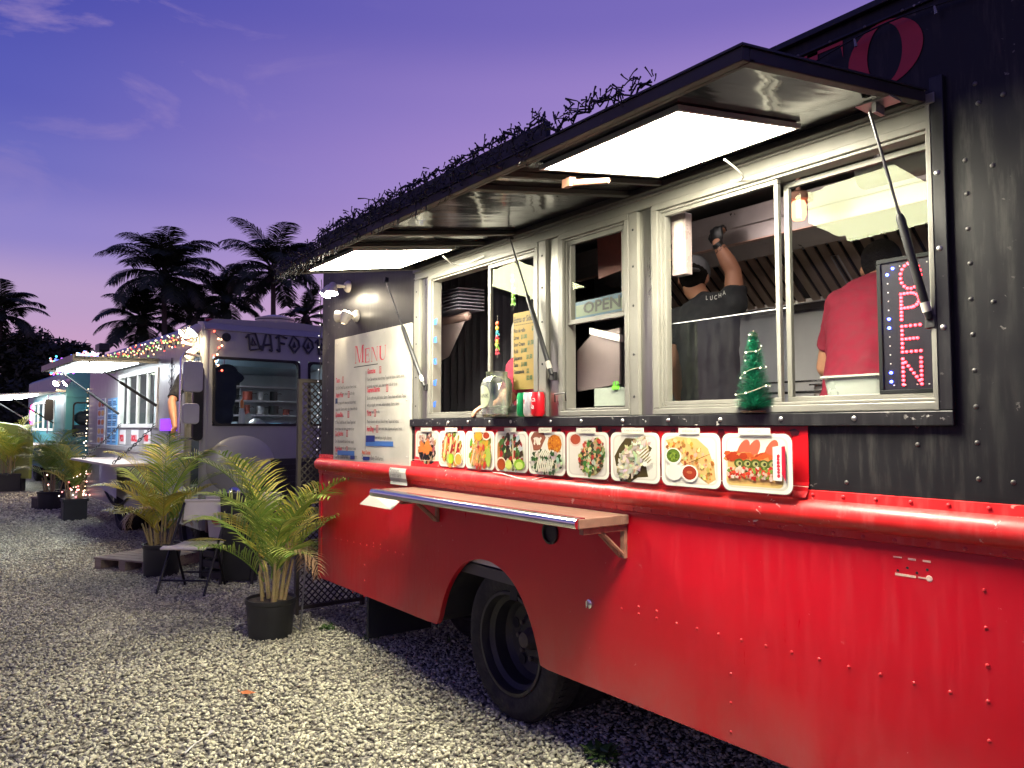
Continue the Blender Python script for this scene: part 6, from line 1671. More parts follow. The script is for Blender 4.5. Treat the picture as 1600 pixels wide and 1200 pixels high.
for (x0_, x1_, word, lab) in ((188, 197, 'PIZZA', 'first red lettered poster beneath the white truck window, far left'), (206, 217.5, 'ROLL', 'second red lettered poster beneath the white truck window'), (226, 237, 'FRIES', 'third red lettered poster beneath the white truck window, nearest')):
    t_, w_, h_ = wsign(lab, x0_, x1_, 672, 694, [(.60, .58, .58)], 'poster', 'poster')
    mb = MB(); mb.text(word, h_ * .55, lambda p, q: (w_ * .06 + p * (w_ * .9) / (len(word) * h_ * .37), -.002, h_ * .25 + q), 1, (.62, .02, .04), bold=.01); mb.build('poster_letters', printm, t_, color=True)
# dark filigree ornaments painted on the side and the violet spill patch
def filigree(px, pyt, pyb, w_=.20):
    mb = MB(); p0, p1 = V.side(px, pyb), V.side(px, pyt); rnd = random.Random(int(px))
    H_ = p1.z - p0.z
    for s_ in (-1, 1):
        for k in range(9):
            z = p0.z + H_ * k / 9
            mb.tube([(p0.x + s_ * w_ * (.15 + .5 * math.sin(k * .9 + t * 3) * math.sin(PI * t)), -.006, z + H_ / 8 * t) for t in [q / 7 for q in range(8)]], .0032, 4)
    mb.tube([(p0.x, -.006, p0.z - .05), (p0.x, -.006, p1.z + .05)], .005, 4)
    V.part(mb, 'ornament', dark_line)
filigree(266, 566, 690)
mb = MB(); q0, q1 = V.side(250, 700), V.side(277, 654); mb.box(q0.x + .02, q1.x, -.012, -.004, q0.z + .22, q1.z); V.part(mb, 'violet_spill_patch', EM('violet_spill', (.25, .03, 1.0), 1.3))  # glowing box standing in for violet light spilled on the side
mb = MB(); q0 = V.side(185, 800); mb.poly([(V.side(157, 745, -.1).x, -.12, 1.05), (V.side(185, 750, -.1).x, -.12, 1.05), (V.side(181, 806, -.1).x, -.10, .52), (V.side(155, 790, -.1).x, -.10, .62)]); o = mb.build('paper_sheet', M('pale_sheet', (.42, .40, .42), .7), None)
o.data.transform(V.M); tag(o, 'pale plastic sheet hanging from the far end of the white truck counter', 'sheet')
s_ = o.modifiers.new('s', 'SOLIDIFY'); s_.thickness = .004
# twin flood lights at its corner and warm string of bulbs on its roof edge
fl = thing('flood_light', 'very bright twin flood light at the upper front corner of the white truck', 'flood light', V.M @ Vector((V.side(300, 540).x, 0, 2.5)), R(2.9), local=True)
xo = V.side(300, 540).x
for k, (px, py) in enumerate(((288, 520), (302, 518))):
    p = V.side(px, py, -.16); c = Vector((p.x - xo, -.16, p.z - 2.5)); a_ = Vector((-.35 + k * .3, -.55, -.6)).normalized()
    MB().lathe([(.02, -.10), (.04, -.08), (.058, -.01), (.062, .01)], c, 16, a_).build('lamp_head', MATS['lamp_body'], fl, smooth=40)
    MB().lathe([(.057, .011), (.05, .03), (.02, .04), (.002, .041)], c, 16, a_).build('lens', EM('corner_flood', (1, .80, .48), 620) if 'corner_flood' not in MATS else MATS['corner_flood'], fl, smooth=40)
MB().tube([(0, 0, .0), (0, -.12, .02)], .02, 8).build('bracket', MATS['lamp_body'], fl)
fl2 = thing('security_lamp', 'unlit white lamp head below the corner flood light on the white truck', 'lamp', V.M @ Vector((V.side(297, 545, -.1).x, -.1, 2.4)), R(2.9), local=True)
MB().lathe([(.03, -.09), (.05, -.06), (.065, .02), (.06, .02), (.04, -.02)], (0, 0, -.06), 16, (-.5, -.4, -.7)).build('lamp_shell', white_pl, fl2, smooth=40)
MB().tube([(0, 0, -.04), (.03, .1, .02)], .015, 8).build('bracket', white_pl, fl2)
def bulbs(nm, lab, pts, cols, strength, r_, wire=True, jitter=.02, seed=1, kind=None):
    t_ = thing(nm, lab, 'string lights', pts[0])
    rnd = random.Random(seed); P_ = [Vector(p) for p in pts]
    if wire: MB().tube(P_, .004, 5).build('wire', dark_metal, t_)
    groups = {}
    for i, p in enumerate(P_):
        c = rnd.choice(cols); groups.setdefault(c, MB()).ell(p + Vector((rnd.uniform(-jitter, jitter), rnd.uniform(-jitter, jitter) * .4, rnd.uniform(-jitter, jitter))), r_, 6, 4)
    for c, mb in groups.items():
        key = 'bulb_%02d%02d%02d' % tuple(int(x * 99) for x in c)
        m_ = MATS.get(key) or EM(key, c, strength)
        mb.build('bulbs', m_, t_, kind='stuff')
    return t_
rnd = random.Random(2)
edge = []
for k in range(150):
    t = k / 149; x = -LW + 1.2 + (LW - 1.3) * t
    edge.append(V.M @ Vector((x, -.05, HW - .10 + .05 * math.sin(k * .8) + (-.07 if k % 3 == 0 else 0))))
bulbs('string_lights', 'warm orange and red string lights along the white truck roof edge', edge, [(1, .35, .12), (1, .6, .35), (1, .1, .08), (1, .8, .6), (.35, .8, .2)], 3, .011)
vert = [V.M @ Vector((-.02, .10 + .06 * math.sin(k * .7) + .01 * k, HW - .12 - k * .045)) for k in range(10)]
bulbs('string_lights', 'short red string of lights hanging at the white truck front corner', vert, [(1, .1, .06), (1, .5, .3)], 6, .012, seed=3)
p0, p1 = V.side(150, 560), V.side(150, 720)
bulbs('string_lights', 'pale vertical string lights down the far end of the white truck', [V.M @ Vector((-LW + .02, -.03, 2.2 - k * .075)) for k in range(24)], [(1, .75, .45), (1, .9, .7)], 5, .011, seed=4)
mn = thing('string_lights', 'dark unlit cable of tiny lights down the front corner of the red truck', 'string lights', (XF - .01, -.02, 2.4))
mb = MB(); pts = [(XF - .012, -.012 + .006 * math.sin(k), 2.72 - k * .045) for k in range(32)]; mb.tube(pts, .003, 5); mb.build('wire', dark_metal, mn)
mb = MB(); [mb.ell(Vector(p) + Vector((-.005, -.008, 0)), .006, 6, 4) for p in pts[::2]]; mb.build('bulbs', EM('unlit_bulb_glow', (.8, .8, .85), .35), mn, kind='stuff')  # unlit bulbs given a faint glow in their material
# person in the doorway
pd = V.M @ Vector(((door0 + door1) / 2 + .18, .38, .78)); hc = V.M @ Vector((V.side(316, 580, .38).x, .38, 2.16))
hc = Vector((hc.x, hc.y, 2.17)); ar = V.M @ V.side(272, 655, -.10); 
person('man in a black t-shirt and cap leaning out of the white truck doorway', (pd.x, pd.y, .76),
    dict(hip=(hc.x - .0, hc.y + .10, 1.50), chest=(hc.x - .02, hc.y + .04, 1.80), neck=(hc.x, hc.y + .01, 2.0), head=tuple(hc),
         sl=(hc.x + .17, hc.y + .02, 1.92), sr=tuple(V.M @ V.side(286, 592, .02)), el=(hc.x + .22, hc.y + .05, 1.62), wl=(hc.x + .15, hc.y - .15, 1.48),
         er=tuple(V.M @ V.side(268, 628, -.15)), wr=tuple(V.M @ V.side(273, 668, -.17)), hdr=(.15, -.3, -.9), sleeve=.85),
    (.25, -1, -.15), blk_shirt, dark_jean, M('dark_cap', (.06, .04, .05), .8), True)

# ---- teal truck, further along
T2 = Veh('food_truck', 'teal step van food truck parked farthest along the row', 'food truck', (-20.6, -.12, 0), R(2.5))
LT, HT = 6.5, 2.86
r2 = T2.root
b = lambda px, py, y=0: T2.side(px, py, y)
tx0, tx1, tz0, tz1 = b(72, 640).x, b(98, 640).x, b(98, 682).z, b(98, 628).z
tx0, tx1 = -5.4, -1.6; tz0, tz1 = 1.45, 2.25
mb = MB(); mb.holes(-LT, -.02, .45, HT - .06, 0, .05, [(tx0, tx1, tz0, tz1)]); T2.part(mb, 'side_wall', teal_paint)
f0, f1 = T2.front(114, 628), T2.front(150, 682)
fy0, fy1, fz0, fz1 = f0.y, 1.0, f1.z, f0.z
mb = MB()
ys = [0, fy0, fy1, 1.15, 2.0, 2.15]; zz_ = [.45, fz0, fz1, HT - .06]
for i in range(5):
    for j in range(3):
        if j == 1 and i in (1, 3): continue
        mb.box(-.05, 0, ys[i], ys[i + 1], zz_[j], zz_[j + 1])
T2.part(mb, 'front_panel', teal_paint)
for ya, yb in ((fy0, fy1), (1.15, 2.0)):
    n_ = T2.node('windshield'); out_ = rrect(ya, yb, fz0, fz1, .09, 5); inn = rrect(ya + .035, yb - .035, fz0 + .035, fz1 - .035, .07, 5); k = len(out_)
    MB().add([(.012, p, q) for p, q in out_] + [(.012, p, q) for p, q in inn] + [(-.03, p, q) for p, q in inn], [(i, (i + 1) % k, k + (i + 1) % k, k + i) for i in range(k)] + [(k + i, k + (i + 1) % k, 2 * k + (i + 1) % k, 2 * k + i) for i in range(k)]).build('rubber_seal', rubber, n_)
    MB().poly([(-.01, p, q) for p, q in inn]).build('pane', MATS['windshield_glass'], n_)
mb = MB(); mb.prism([(0, HT - .06), (0, HT - .02), (.08, HT + .05), (1.07, HT + .08), (2.07, HT + .05), (2.15, HT - .06)], -LT, 0, plane='YZ'); T2.part(mb, 'roof', teal_paint, smooth=50)
mb = MB(); mb.box(-LT, -.06, 2.1, 2.15, .45, HT - .061); mb.box(-LT, -LT + .05, .051, 2.099, .45, HT - .061); T2.part(mb, 'far_wall', teal_paint)
mb = MB(); mb.box(-LT + .1, -.1, .06, 2.09, .6, .7); mb.box(-LT + .2, -.3, .3, 1.8, .35, .599); T2.part(mb, 'floor', under_mat)
mb = MB(); mb.box(.0, .02, .0, 2.15, f0.z + .12, f0.z + .15); mb.box(.0, .02, .0, 2.15, f1.z - .14, f1.z - .12); T2.part(mb, 'belt_trim', teal_paint)
mb = MB(); mb.ell((-.5, .55, f1.z + .45), (.16, .30, .20), 16, 10); mb.box(-.6, -.3, .2, .9, .8, f1.z + .28); T2.part(mb, 'seat', M('seat_black', (.03, .035, .05), .6), smooth=50)
n_ = T2.node('serving_window'); frame_mb(tx0, tx1, tz0, tz1, .06, -.02, .06).build('frame', MATS['white_frame'], n_)
for k in range(1, 4):
    xx = tx0 + (tx1 - tx0) * k / 4; MB().box(xx - .03, xx + .03, -.01, .03, tz0 + .061, tz1 - .061).build('mullion', MATS['white_frame'], n_)
MB().poly([(tx0, .01, tz0), (tx1, .01, tz0), (tx1, .01, tz1), (tx0, .01, tz1)]).build('pane', glass, n_)
mb = MB(); mb.box(-6.3, -.8, 1.9, 2.09, .75, 2.7); T2.part(mb, 'interior_wall', MATS['interior_white'])
mb = MB(); mb.box(-5.0, -1.5, .7, .8, 2.68, 2.72); T2.part(mb, 'interior_lamp', MATS['van_lamp'])
aw = T2.node('awning')
mb = MB(); mb.add([(x, y, z + d) for x in (tx0 - .1, tx1 + .1) for (y, z) in ((0, tz1 + .16), (-1.7, tz1 + .02)) for d in (0, .04)], [(0, 1, 3, 2), (4, 6, 7, 5), (0, 4, 5, 1), (2, 3, 7, 6), (0, 2, 6, 4), (1, 5, 7, 3)]); mb.build('awning_panel', MATS['white_frame'], aw)
mb = MB(); mb.add([(x, y, z + d) for x in (tx0 + .2, tx1 - .1) for (y, z) in ((-.35, tz1 + .115), (-1.3, tz1 + .037)) for d in (-.02, -.002)], [(0, 1, 3, 2), (4, 6, 7, 5), (0, 4, 5, 1), (2, 3, 7, 6), (0, 2, 6, 4), (1, 5, 7, 3)]); mb.build('light_panel', MATS['awning_light_b'], aw)
for xk in (tx0 + .2, tx1):
    mb = MB(); mb.tube([(xk, -1.0, tz1 + .06), (xk, -.02, tz0 + .2)], .02, 6); T2.part(mb, 'gas_strut', dark_metal)
mb = MB(); mb.box(tx0, tx1, -.5, -.003, 1.07, 1.10); T2.part(mb, 'counter', MATS['pale_counter'])
mb = MB(); mb.box(-.55, -.15, -.006, .0, .9, 2.4); T2.part(mb, 'door', M('teal_door', (.03, .14, .17), .4))
MB().tube([(-.1, -.02, 1.4), (-.1, -.35, 1.4), (-.1, -.35, 2.3), (-.1, -.02, 2.35)], .015, 6).build('mirror_bracket', chrome, r2, smooth=40)
MB().prism(rrect(-.42, -.24, 1.7, 2.2, .05), -.12, -.06, plane='YZ').build('mirror', MATS['mirror_dark'], r2)
wheel(r2, -5.0, .40, .06, name='wheel'); wheel(r2, -.9, .40, .08, name='wheel', dual=False)
t_ = thing('neon_sign', 'glowing pink round neon sign on the side of the teal truck', 'neon sign', T2.M @ Vector((-5.2, -.06, 1.9)), R(2.5), local=True)
for rr_ in (.24, .14): MB().tube([(rr_ * math.cos(2 * PI * k / 20), 0, rr_ * 1.1 * math.sin(2 * PI * k / 20)) for k in range(21)], .022, 8, cap=False).build('neon_tube', EM('neon_pink_%d' % (rr_ * 100), (1, .06, .32) if rr_ > .2 else (1, .25, .2), 9), t_)
MB().box(-.28, .28, .02, .035, -.3, .3).build('backing', MATS['white_frame'], t_)
t_ = thing('flood_light', 'bright flood lamp cluster at the near corner of the teal truck', 'flood light', T2.M @ Vector((-.1, -.1, 2.4)), R(2.5), local=True)
for k, (px, py) in enumerate(((88, 599), (103, 598))):
    p = T2.side(px, py, -.25) - Vector((-.1, -.1, 2.4))
    a_ = Vector((.3 - k * .5, -.6, -.5)).normalized()
    MB().lathe([(.02, -.12), (.05, -.09), (.075, -.01), (.08, .01)], p, 14, a_).build('lamp_head', MATS['lamp_body'], t_, smooth=40)
    MB().lathe([(.074, .011), (.06, .04), (.02, .05), (.002, .051)], p, 14, a_).build('lens', MATS['corner_flood'], t_, smooth=40)
MB().tube([(0, .1, 0), (.0, -.1, .02)], .03, 8).build('bracket', MATS['lamp_body'], t_)
# multicoloured Christmas lights heaped on the teal truck roof edge
rnd = random.Random(8); pts = []
for k in range(330):
    px = rnd.uniform(78, 118); c = 572 - (px - 95) * .15; py = c + rnd.gauss(0, 5.5)
    pts.append(T2.M @ (T2.side(px, py, -.15 + rnd.uniform(-.1, .1)) if True else None))
bulbs('string_lights', 'heap of multicoloured blue and pink Christmas lights on the teal truck roof edge', pts, [(.12, .2, 1), (.5, .12, 1), (1, .3, .7), (.12, .8, .9), (.8, .85, 1), (.15, 1, .4), (1, .15, .1)], 2.6, .026, wire=False)
pts = []
for k in range(120):
    px = rnd.uniform(120, 154); py = 556 + rnd.gauss(0, 2.5); pts.append(T2.M @ T2.side(px, py, .3 + 1.4 * (px - 120) / 34) if False else T2.M @ T2.front(px, py, -.4))
bulbs('string_lights', 'second stretch of coloured Christmas lights behind the awning of the white truck', pts, [(.25, .35, 1), (.9, .5, 1), (1, 1, 1), (1, .25, .2), (.3, .9, .9)], 2.6, .026, wire=False, seed=6)

# ================================================================== PLANTS
areca_g = LEAF('areca_green', [(.07, .15, .02), (.16, .27, .04), (.30, .38, .06), (.12, .22, .03), (.42, .44, .12), (.24, .33, .05)])
areca_y = LEAF('areca_yellow', [(.46, .38, .04), (.32, .36, .05), (.55, .42, .06), (.20, .27, .04)])
areca_dry = LEAF('areca_dry', [(.30, .19, .10), (.40, .28, .16), (.22, .13, .08)])
cane_m = M('cane', (.30, .24, .10), .5, 0, .3, 20, stretch=(1, 1, 6), dirt=((.34, .18, .14), .5, 10, .6))
pot_m = M('pot_plastic', (.016, .017, .018), .45, 0, .2, 8)
soil_m = M('soil', (.04, .028, .02), .95, 0, .4, 30, bump=1, bscale=40)
palm_dark = LEAF('coconut_leaf', [(.018, .03, .012), (.035, .055, .018), (.012, .02, .01)], .6)
trunk_m = M('palm_trunk', (.07, .055, .045), .9, 0, .3, 6, bump=.6, bscale=14, stretch=(.5, .5, 5))

def frond(mb, o, az, el, ln, nl, lw, ll, droop, rnd, fold=.5, r0=.008, tip=.35):
    """arching rachis with two rows of narrow drooping leaflets"""
    o = Vector(o); h = Vector((math.cos(az), math.sin(az), 0)); side = Vector((-math.sin(az), math.cos(az), 0))
    pts = [o]; a = el; n = 16; tw = rnd.uniform(-.25, .25)
    for k in range(n):
        a -= droop / n * (.4 + 1.2 * k / n)
        pts.append(pts[-1] + (h * math.cos(a) + Vector((0, 0, math.sin(a))) + side * tw * .12) .normalized() * ln / n)
    mb.tube(pts, [r0 * (1 - .85 * k / n) for k in range(n + 1)], 5)
    for k in range(nl):
        t = .16 + .84 * (k + rnd.uniform(-.2, .2)) / nl; t = min(max(t, .05), .995); i = min(int(t * n), n - 1); f = t * n - i
        p = pts[i].lerp(pts[i + 1], f); d = (pts[i + 1] - pts[i]).normalized(); up = side.cross(d).normalized() * -1
        if up.z < 0: up = -up
        L_ = ll * (math.sin(PI * (.12 + .82 * t)) ** .7) * rnd.uniform(.85, 1.1)
        for s in (-1, 1):
            if rnd.random() < .04: continue
            ang = .75 - .45 * t + rnd.uniform(-.08, .08)
            dr = (side * s * math.cos(ang * .8) + d * (math.sin(ang) + tip * .5) + up * fold * (1 - .5 * t)).normalized()
            w = lw * rnd.uniform(.8, 1.1)
            q = [p]; dd = dr
            for j in range(3):
                q.append(q[-1] + dd * L_ / 3); dd = (dd + Vector((0, 0, -.30 * rnd.uniform(.6, 1.4)))).normalized()
            wv = dr.cross(up).normalized(); wv = (wv + up * .15).normalized()
            V_ = [q[0] - wv * w * .25, q[0] + wv * w * .25, q[1] + wv * w * .5, q[1] - wv * w * .5, q[2] + wv * w * .4, q[2] - wv * w * .4, q[3]]
            mb.add(V_, [(0, 1, 2, 3), (3, 2, 4, 5), (5, 4, 6)])

def areca(px, py, label, seed, h=1.35, spread=1.0, nf=17, pot=(.17, .16, .30), pal='mix', square=False, group='potted areca palms along the row of trucks', az_bias=None, dry=0, shift=(0, 0)):
    g = onZ(px, py, 0); d = Vector((g.x - CAM.x, g.y - CAM.y, 0)).normalized()
    c = Vector((g.x, g.y, 0)) + d * pot[1]
    root = thing('potted_palm', label, 'potted palm', c, 0, group, local=True)
    rnd = random.Random(seed); rt, rb, ph = pot
    mb = MB()
    if square: mb.prism([(a * rb * q, b * rb * q) for a, b, q in ((-1, -1, .9), (1, -1, .9), (1, 1, .9), (-1, 1, .9))], 0, ph * .86, plane='XY'); mb.prism([(a * rt, b * rt) for a, b in ((-.95, -.95), (.95, -.95), (.95, .95), (-.95, .95))], ph * .86, ph, plane='XY')
    else: mb.lathe([(rb * .98, 0), (rb, .01), (rt * .985, ph * .86), (rt * 1.0, ph * .865), (rt * 1.03, ph * .9), (rt * 1.03, ph), (rt * .97, ph), (rt * .95, ph * .93), (.01, ph * .9)], (0, 0, 0), 32, None, False)
    mb.build('pot', pot_m, root, smooth=35)
    MB().lathe([(rt * .93, ph * .93), (rt * .5, ph * .96), (.005, ph * .95)], (0, 0, 0), 18, None, False).build('soil', soil_m, root)
    sc = h / 1.35
    for k in range(13):
        a = rnd.uniform(0, 2 * PI); r_ = rt * .62 * math.sqrt(rnd.random()); o = Vector((r_ * math.cos(a), r_ * math.sin(a), ph * .93))
        e = o + Vector((math.cos(a) * rnd.uniform(.02, .10), math.sin(a) * rnd.uniform(.02, .10), rnd.uniform(.22, .42) * sc))
        thick = rnd.uniform(.008, .019)
        MB().tube([o, o.lerp(e, .5) + Vector((.005, 0, 0)), e], [thick, thick * .8, thick * .55], 7).build('cane', cane_m, root, smooth=60)
    for k in range(nf):
        a = 2 * PI * k / nf * 1.0 + rnd.uniform(-.25, .25)
        if az_bias is not None and rnd.random() < .4: a = az_bias + rnd.uniform(-.8, .8)
        tier = rnd.random()
        o = Vector((.06 * math.cos(a), .06 * math.sin(a), ph + (.10 + .28 * tier) * sc))
        el = R(84) - (1 - tier) * R(30) + rnd.uniform(-.12, .12)
        ln = (.58 + .34 * tier) * sc * rnd.uniform(.85, 1.08)
        mb = MB(); frond(mb, o, a, el, ln, 28, .0125 * sc ** .3, .30 * sc * rnd.uniform(.85, 1.1), rnd.uniform(.85, 1.55) * spread, rnd, .55, .0065, .8)
        m_ = {'mix': rnd.choice([areca_g, areca_g, areca_y]), 'yellow': rnd.choice([areca_y, areca_y, areca_g]), 'green': areca_g}[pal]
        mb.build('frond', m_, root)
    for k in range(dry):
        a = rnd.uniform(0, 2 * PI) if dry > 1 else R(200)
        mb = MB(); frond(mb, (.05, 0, ph + .3 * sc), a, R(35), .5 * sc, 18, .014, .20, 2.6, rnd, .1, .006); mb.build('dry_frond', areca_dry, root, label='brown dried hanging frond')
    return root
areca(422, 1003, 'large green potted areca palm in a round black pot, nearest of the palms', 21, 1.42, 1.0, 17, (.178, .155, .285), 'mix', dry=2)
areca(252, 903, 'yellowing potted areca palm behind the white folding chair', 34, 1.42, .85, 17, (.185, .17, .33), 'yellow', dry=4)
areca(115, 814, 'low potted areca palm wound with pink lights in a square black pot', 45, 1.25, 1.15, 16, (.20, .19, .36), 'mix', True)
areca(80, 797, 'wide green potted areca palm behind the light wound palm', 56, 1.65, 1.1, 18, (.24, .22, .34), 'green')
areca(14, 768, 'potted areca palm at the far left edge in front of the yellow green board', 67, 1.9, .8, 15, (.28, .27, .42), 'yellow', True)
g = onZ(115, 812, 0); rnd = random.Random(12)
bulbs('string_lights', 'pink and white string lights wound through the low potted palm', [Vector((g.x - .15 + rnd.gauss(0, .17), g.y + .05 + rnd.gauss(0, .17), .36 + abs(rnd.gauss(.15, .22)))) for k in range(46)], [(1, .45, .35), (1, .75, .6), (1, .2, .2)], 5, .013, wire=False, seed=5)

# ---- coconut palms
def coconut(px, py, depth, label, seed, fl=3.6, nf=24, lean=.5, trunk_r=.16):
    top = atD(px, py, depth); base = Vector((top.x + lean, top.y + lean * .5, 0))
    root = thing('coconut_palm', label, 'palm tree', base, 0, 'coconut palms behind the trucks', local=True)
    t = top - base; rnd = random.Random(seed)
    pts = [Vector((0, 0, 0)).lerp(t, k / 10) + Vector((-.25 * math.sin(PI * k / 10) * lean, 0, 0)) for k in range(11)]
    MB().tube(pts, [trunk_r * (1.5 if k == 0 else 1.1 - .035 * k) for k in range(11)], 12).build('trunk', trunk_m, root, smooth=60)
    mb = MB(); mb.ell(t + Vector((0, 0, -.1)), (.28, .28, .5), 12, 8); mb.build('crown_heart', trunk_m, root, smooth=60)
    for k in range(nf):
        a = k * 2.39996 + rnd.uniform(-.15, .15); lv = k / nf
        el = R(82) - lv * R(95) + rnd.uniform(-.1, .1)
        mb = MB(); frond(mb, t + Vector((0, 0, .15 - .3 * lv)), a, el, fl * rnd.uniform(.85, 1.08) * (1 - .15 * lv), 66, .052, fl * .31, rnd.uniform(1.1, 1.6) + .35 * (1 - lv), rnd, -.05, .045)
        mb.build('frond', palm_dark, root)
    if seed % 2:
        for k in range(5):
            a = k * 1.3; MB().ell(t + Vector((.3 * math.cos(a), .3 * math.sin(a), -.45)), .14, 10, 7).build('coconut', trunk_m, root, smooth=60)
coconut(256, 432, 40, 'tallest dense coconut palm standing left of centre above the white truck', 3, 3.75, 36, .6)
coconut(427, 424, 38, 'slender coconut palm rising above the roof vent of the white truck', 5, 3.3, 26, .3, .15)
coconut(222, 505, 41, 'low shaggy coconut palm below and left of the tallest palm', 8, 3.0, 22, .4)
coconut(352, 470, 42, 'short dark coconut palm between the two taller palms', 10, 2.7, 22, .2)
coconut(478, 500, 46, 'small coconut palm silhouette beside the black truck corner', 12, 2.3, 14, .1)
coconut(2, 492, 44, 'coconut palm cut off by the left edge of the picture', 14, 3.0, 20, -.4)
coconut(298, 500, 47, 'half hidden coconut palm crown low behind the white truck roof', 16, 2.8, 18, .2)

# ---- broad dark trees
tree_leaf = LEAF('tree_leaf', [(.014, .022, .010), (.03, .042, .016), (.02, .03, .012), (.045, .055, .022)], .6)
bark = M('bark', (.05, .04, .032), .9, 0, .3, 8, bump=.8, bscale=10)
def tree(px, py, depth, rx, rz, label, seed, n=7000, ls=.20):
    c = atD(px, py, depth); base = Vector((c.x, c.y, 0))
    root = thing('broad_tree', label, 'tree', base, 0, 'dark trees at the far left', local=True)
    rnd = random.Random(seed); h = c.z
    MB().tube([(0, 0, 0), (.1, 0, h * .35), (.0, .1, h * .6), (.05, 0, h * .9)], [.42, .30, .22, .1], 10).build('trunk', bark, root, smooth=60)
    clumps = []
    for k in range(26):
        a = rnd.uniform(0, 2 * PI); r_ = math.sqrt(rnd.random()); zz = rnd.uniform(-1, 1)
        q = math.sqrt(max(0, 1 - zz * zz * .8))
        clumps.append((Vector((rx * .78 * r_ * q * math.cos(a), rx * .78 * r_ * q * math.sin(a), h + rz * .75 * zz)), rx * rnd.uniform(.22, .40)))
    for k in range(7):
        c_ = clumps[k][0]; MB().tube([(0, .05, h * .5), (c_.x * .4, c_.y * .4, h * .62), tuple(c_)], [.16, .10, .03], 7).build('limb', bark, root, smooth=60)
    mb = MB()
    for k in range(n):
        c_, r_ = rnd.choice(clumps); d = Vector((rnd.gauss(0, 1), rnd.gauss(0, 1), rnd.gauss(0, 1))).normalized()
        p = c_ + Vector((d.x, d.y, d.z * .7)) * r_ * rnd.random() ** .4
        if p.z < .4: continue
        u = Vector((rnd.gauss(0, 1), rnd.gauss(0, 1), rnd.gauss(0, .6))).normalized(); v = u.cross(d).normalized(); s = ls * rnd.uniform(.6, 1.3)
        mb.add([p - u * s, p + v * s * .4, p + u * s, p - v * s * .4], [(0, 1, 2, 3)])
    mb.build('crown', tree_leaf, root, kind='stuff')
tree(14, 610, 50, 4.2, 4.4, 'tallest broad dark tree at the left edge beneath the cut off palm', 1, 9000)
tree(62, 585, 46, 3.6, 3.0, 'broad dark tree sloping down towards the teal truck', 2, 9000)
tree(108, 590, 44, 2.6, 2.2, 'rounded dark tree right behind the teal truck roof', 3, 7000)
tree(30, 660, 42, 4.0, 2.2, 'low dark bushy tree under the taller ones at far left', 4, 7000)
def far_hedge():
    rnd = random.Random(77); p = atD(30, 667, 40)
    root = thing('hedge', 'long dark clipped hedge closing the lot behind the teal truck', 'hedge', (p.x, 0, 0), 0, local=True)
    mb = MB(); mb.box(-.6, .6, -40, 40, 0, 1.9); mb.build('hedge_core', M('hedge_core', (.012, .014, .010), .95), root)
    mb = MB()
    for k in range(26000):
        y = rnd.uniform(-22, 14); z = rnd.uniform(0, 2.3 + .5 * noise.noise(Vector((y * .5, 0, 0)))); q = Vector((.62 + rnd.uniform(-.1, .28), y, z)); u = Vector((rnd.gauss(0, 1), rnd.gauss(0, 1), rnd.gauss(0, 1))).normalized(); v = u.cross(Vector((1, .2, .3))).normalized(); s = rnd.uniform(.06, .14)
        mb.add([q - u * s, q + v * s * .5, q + u * s, q - v * s * .5], [(0, 1, 2, 3)])
    mb.build('hedge_leaves', tree_leaf, root, kind='stuff')
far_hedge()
for i, (px, py, lab, c, s_) in enumerate(((28, 672, 'tiny warm candle like lamp glowing in the dark at far left', (1, .62, .4), 9),)):
    p = atD(px, py, 34); t_ = thing('distant_lamp', lab, 'lamp', (p.x, p.y, 0), 0, local=True)
    MB().tube([(0, 0, 0), (0, 0, p.z - .06)], .03, 6).build('post', dark_metal, t_)
    MB().lathe([(.02, 0), (.06, .04), (.055, .12), (.01, .2)], (0, 0, p.z - .06), 10).build('lamp_bulb', EM('far_lamp_%d' % i, c, s_), t_, smooth=60)
t_ = thing('roof_camera', 'dark security floodlight box on a post above the white truck awning', 'camera', atD(160, 545, 15.5), R(2.9), local=True)
MB().cbox((0, 0, .02), (.42, .2, .16)).build('housing', dark_metal, t_, bevel=.02); MB().tube([(0.1, 0, -.05), (.1, .0, -.55)], .03, 8).build('stand', dark_metal, t_)

# ---- yellow-green board and things at the far left
p = onZ(8, 772, 0)
yb = thing('garden_board', 'rounded yellow green panel standing behind the leftmost potted palm', 'panel', (p.x - 1.2, p.y + .2, 0), R(25), local=True)
mb = MB(); mb.prism(rrect(-.1, .1, .0, .1, .02)[:0] + [(-1.6, .3), (.75, .3), (.78, 1.25), (.62, 1.48), (.2, 1.60), (-1.6, 1.75)], -.04, .04); mb.build('panel_sheet', M('chartreuse', (.26, .30, .05), .5), yb, bevel=.02)
for xq in (-1.2, .4): MB().box(xq, xq + .08, -.05, .05, 0, .299).build('leg', dark_metal, yb)

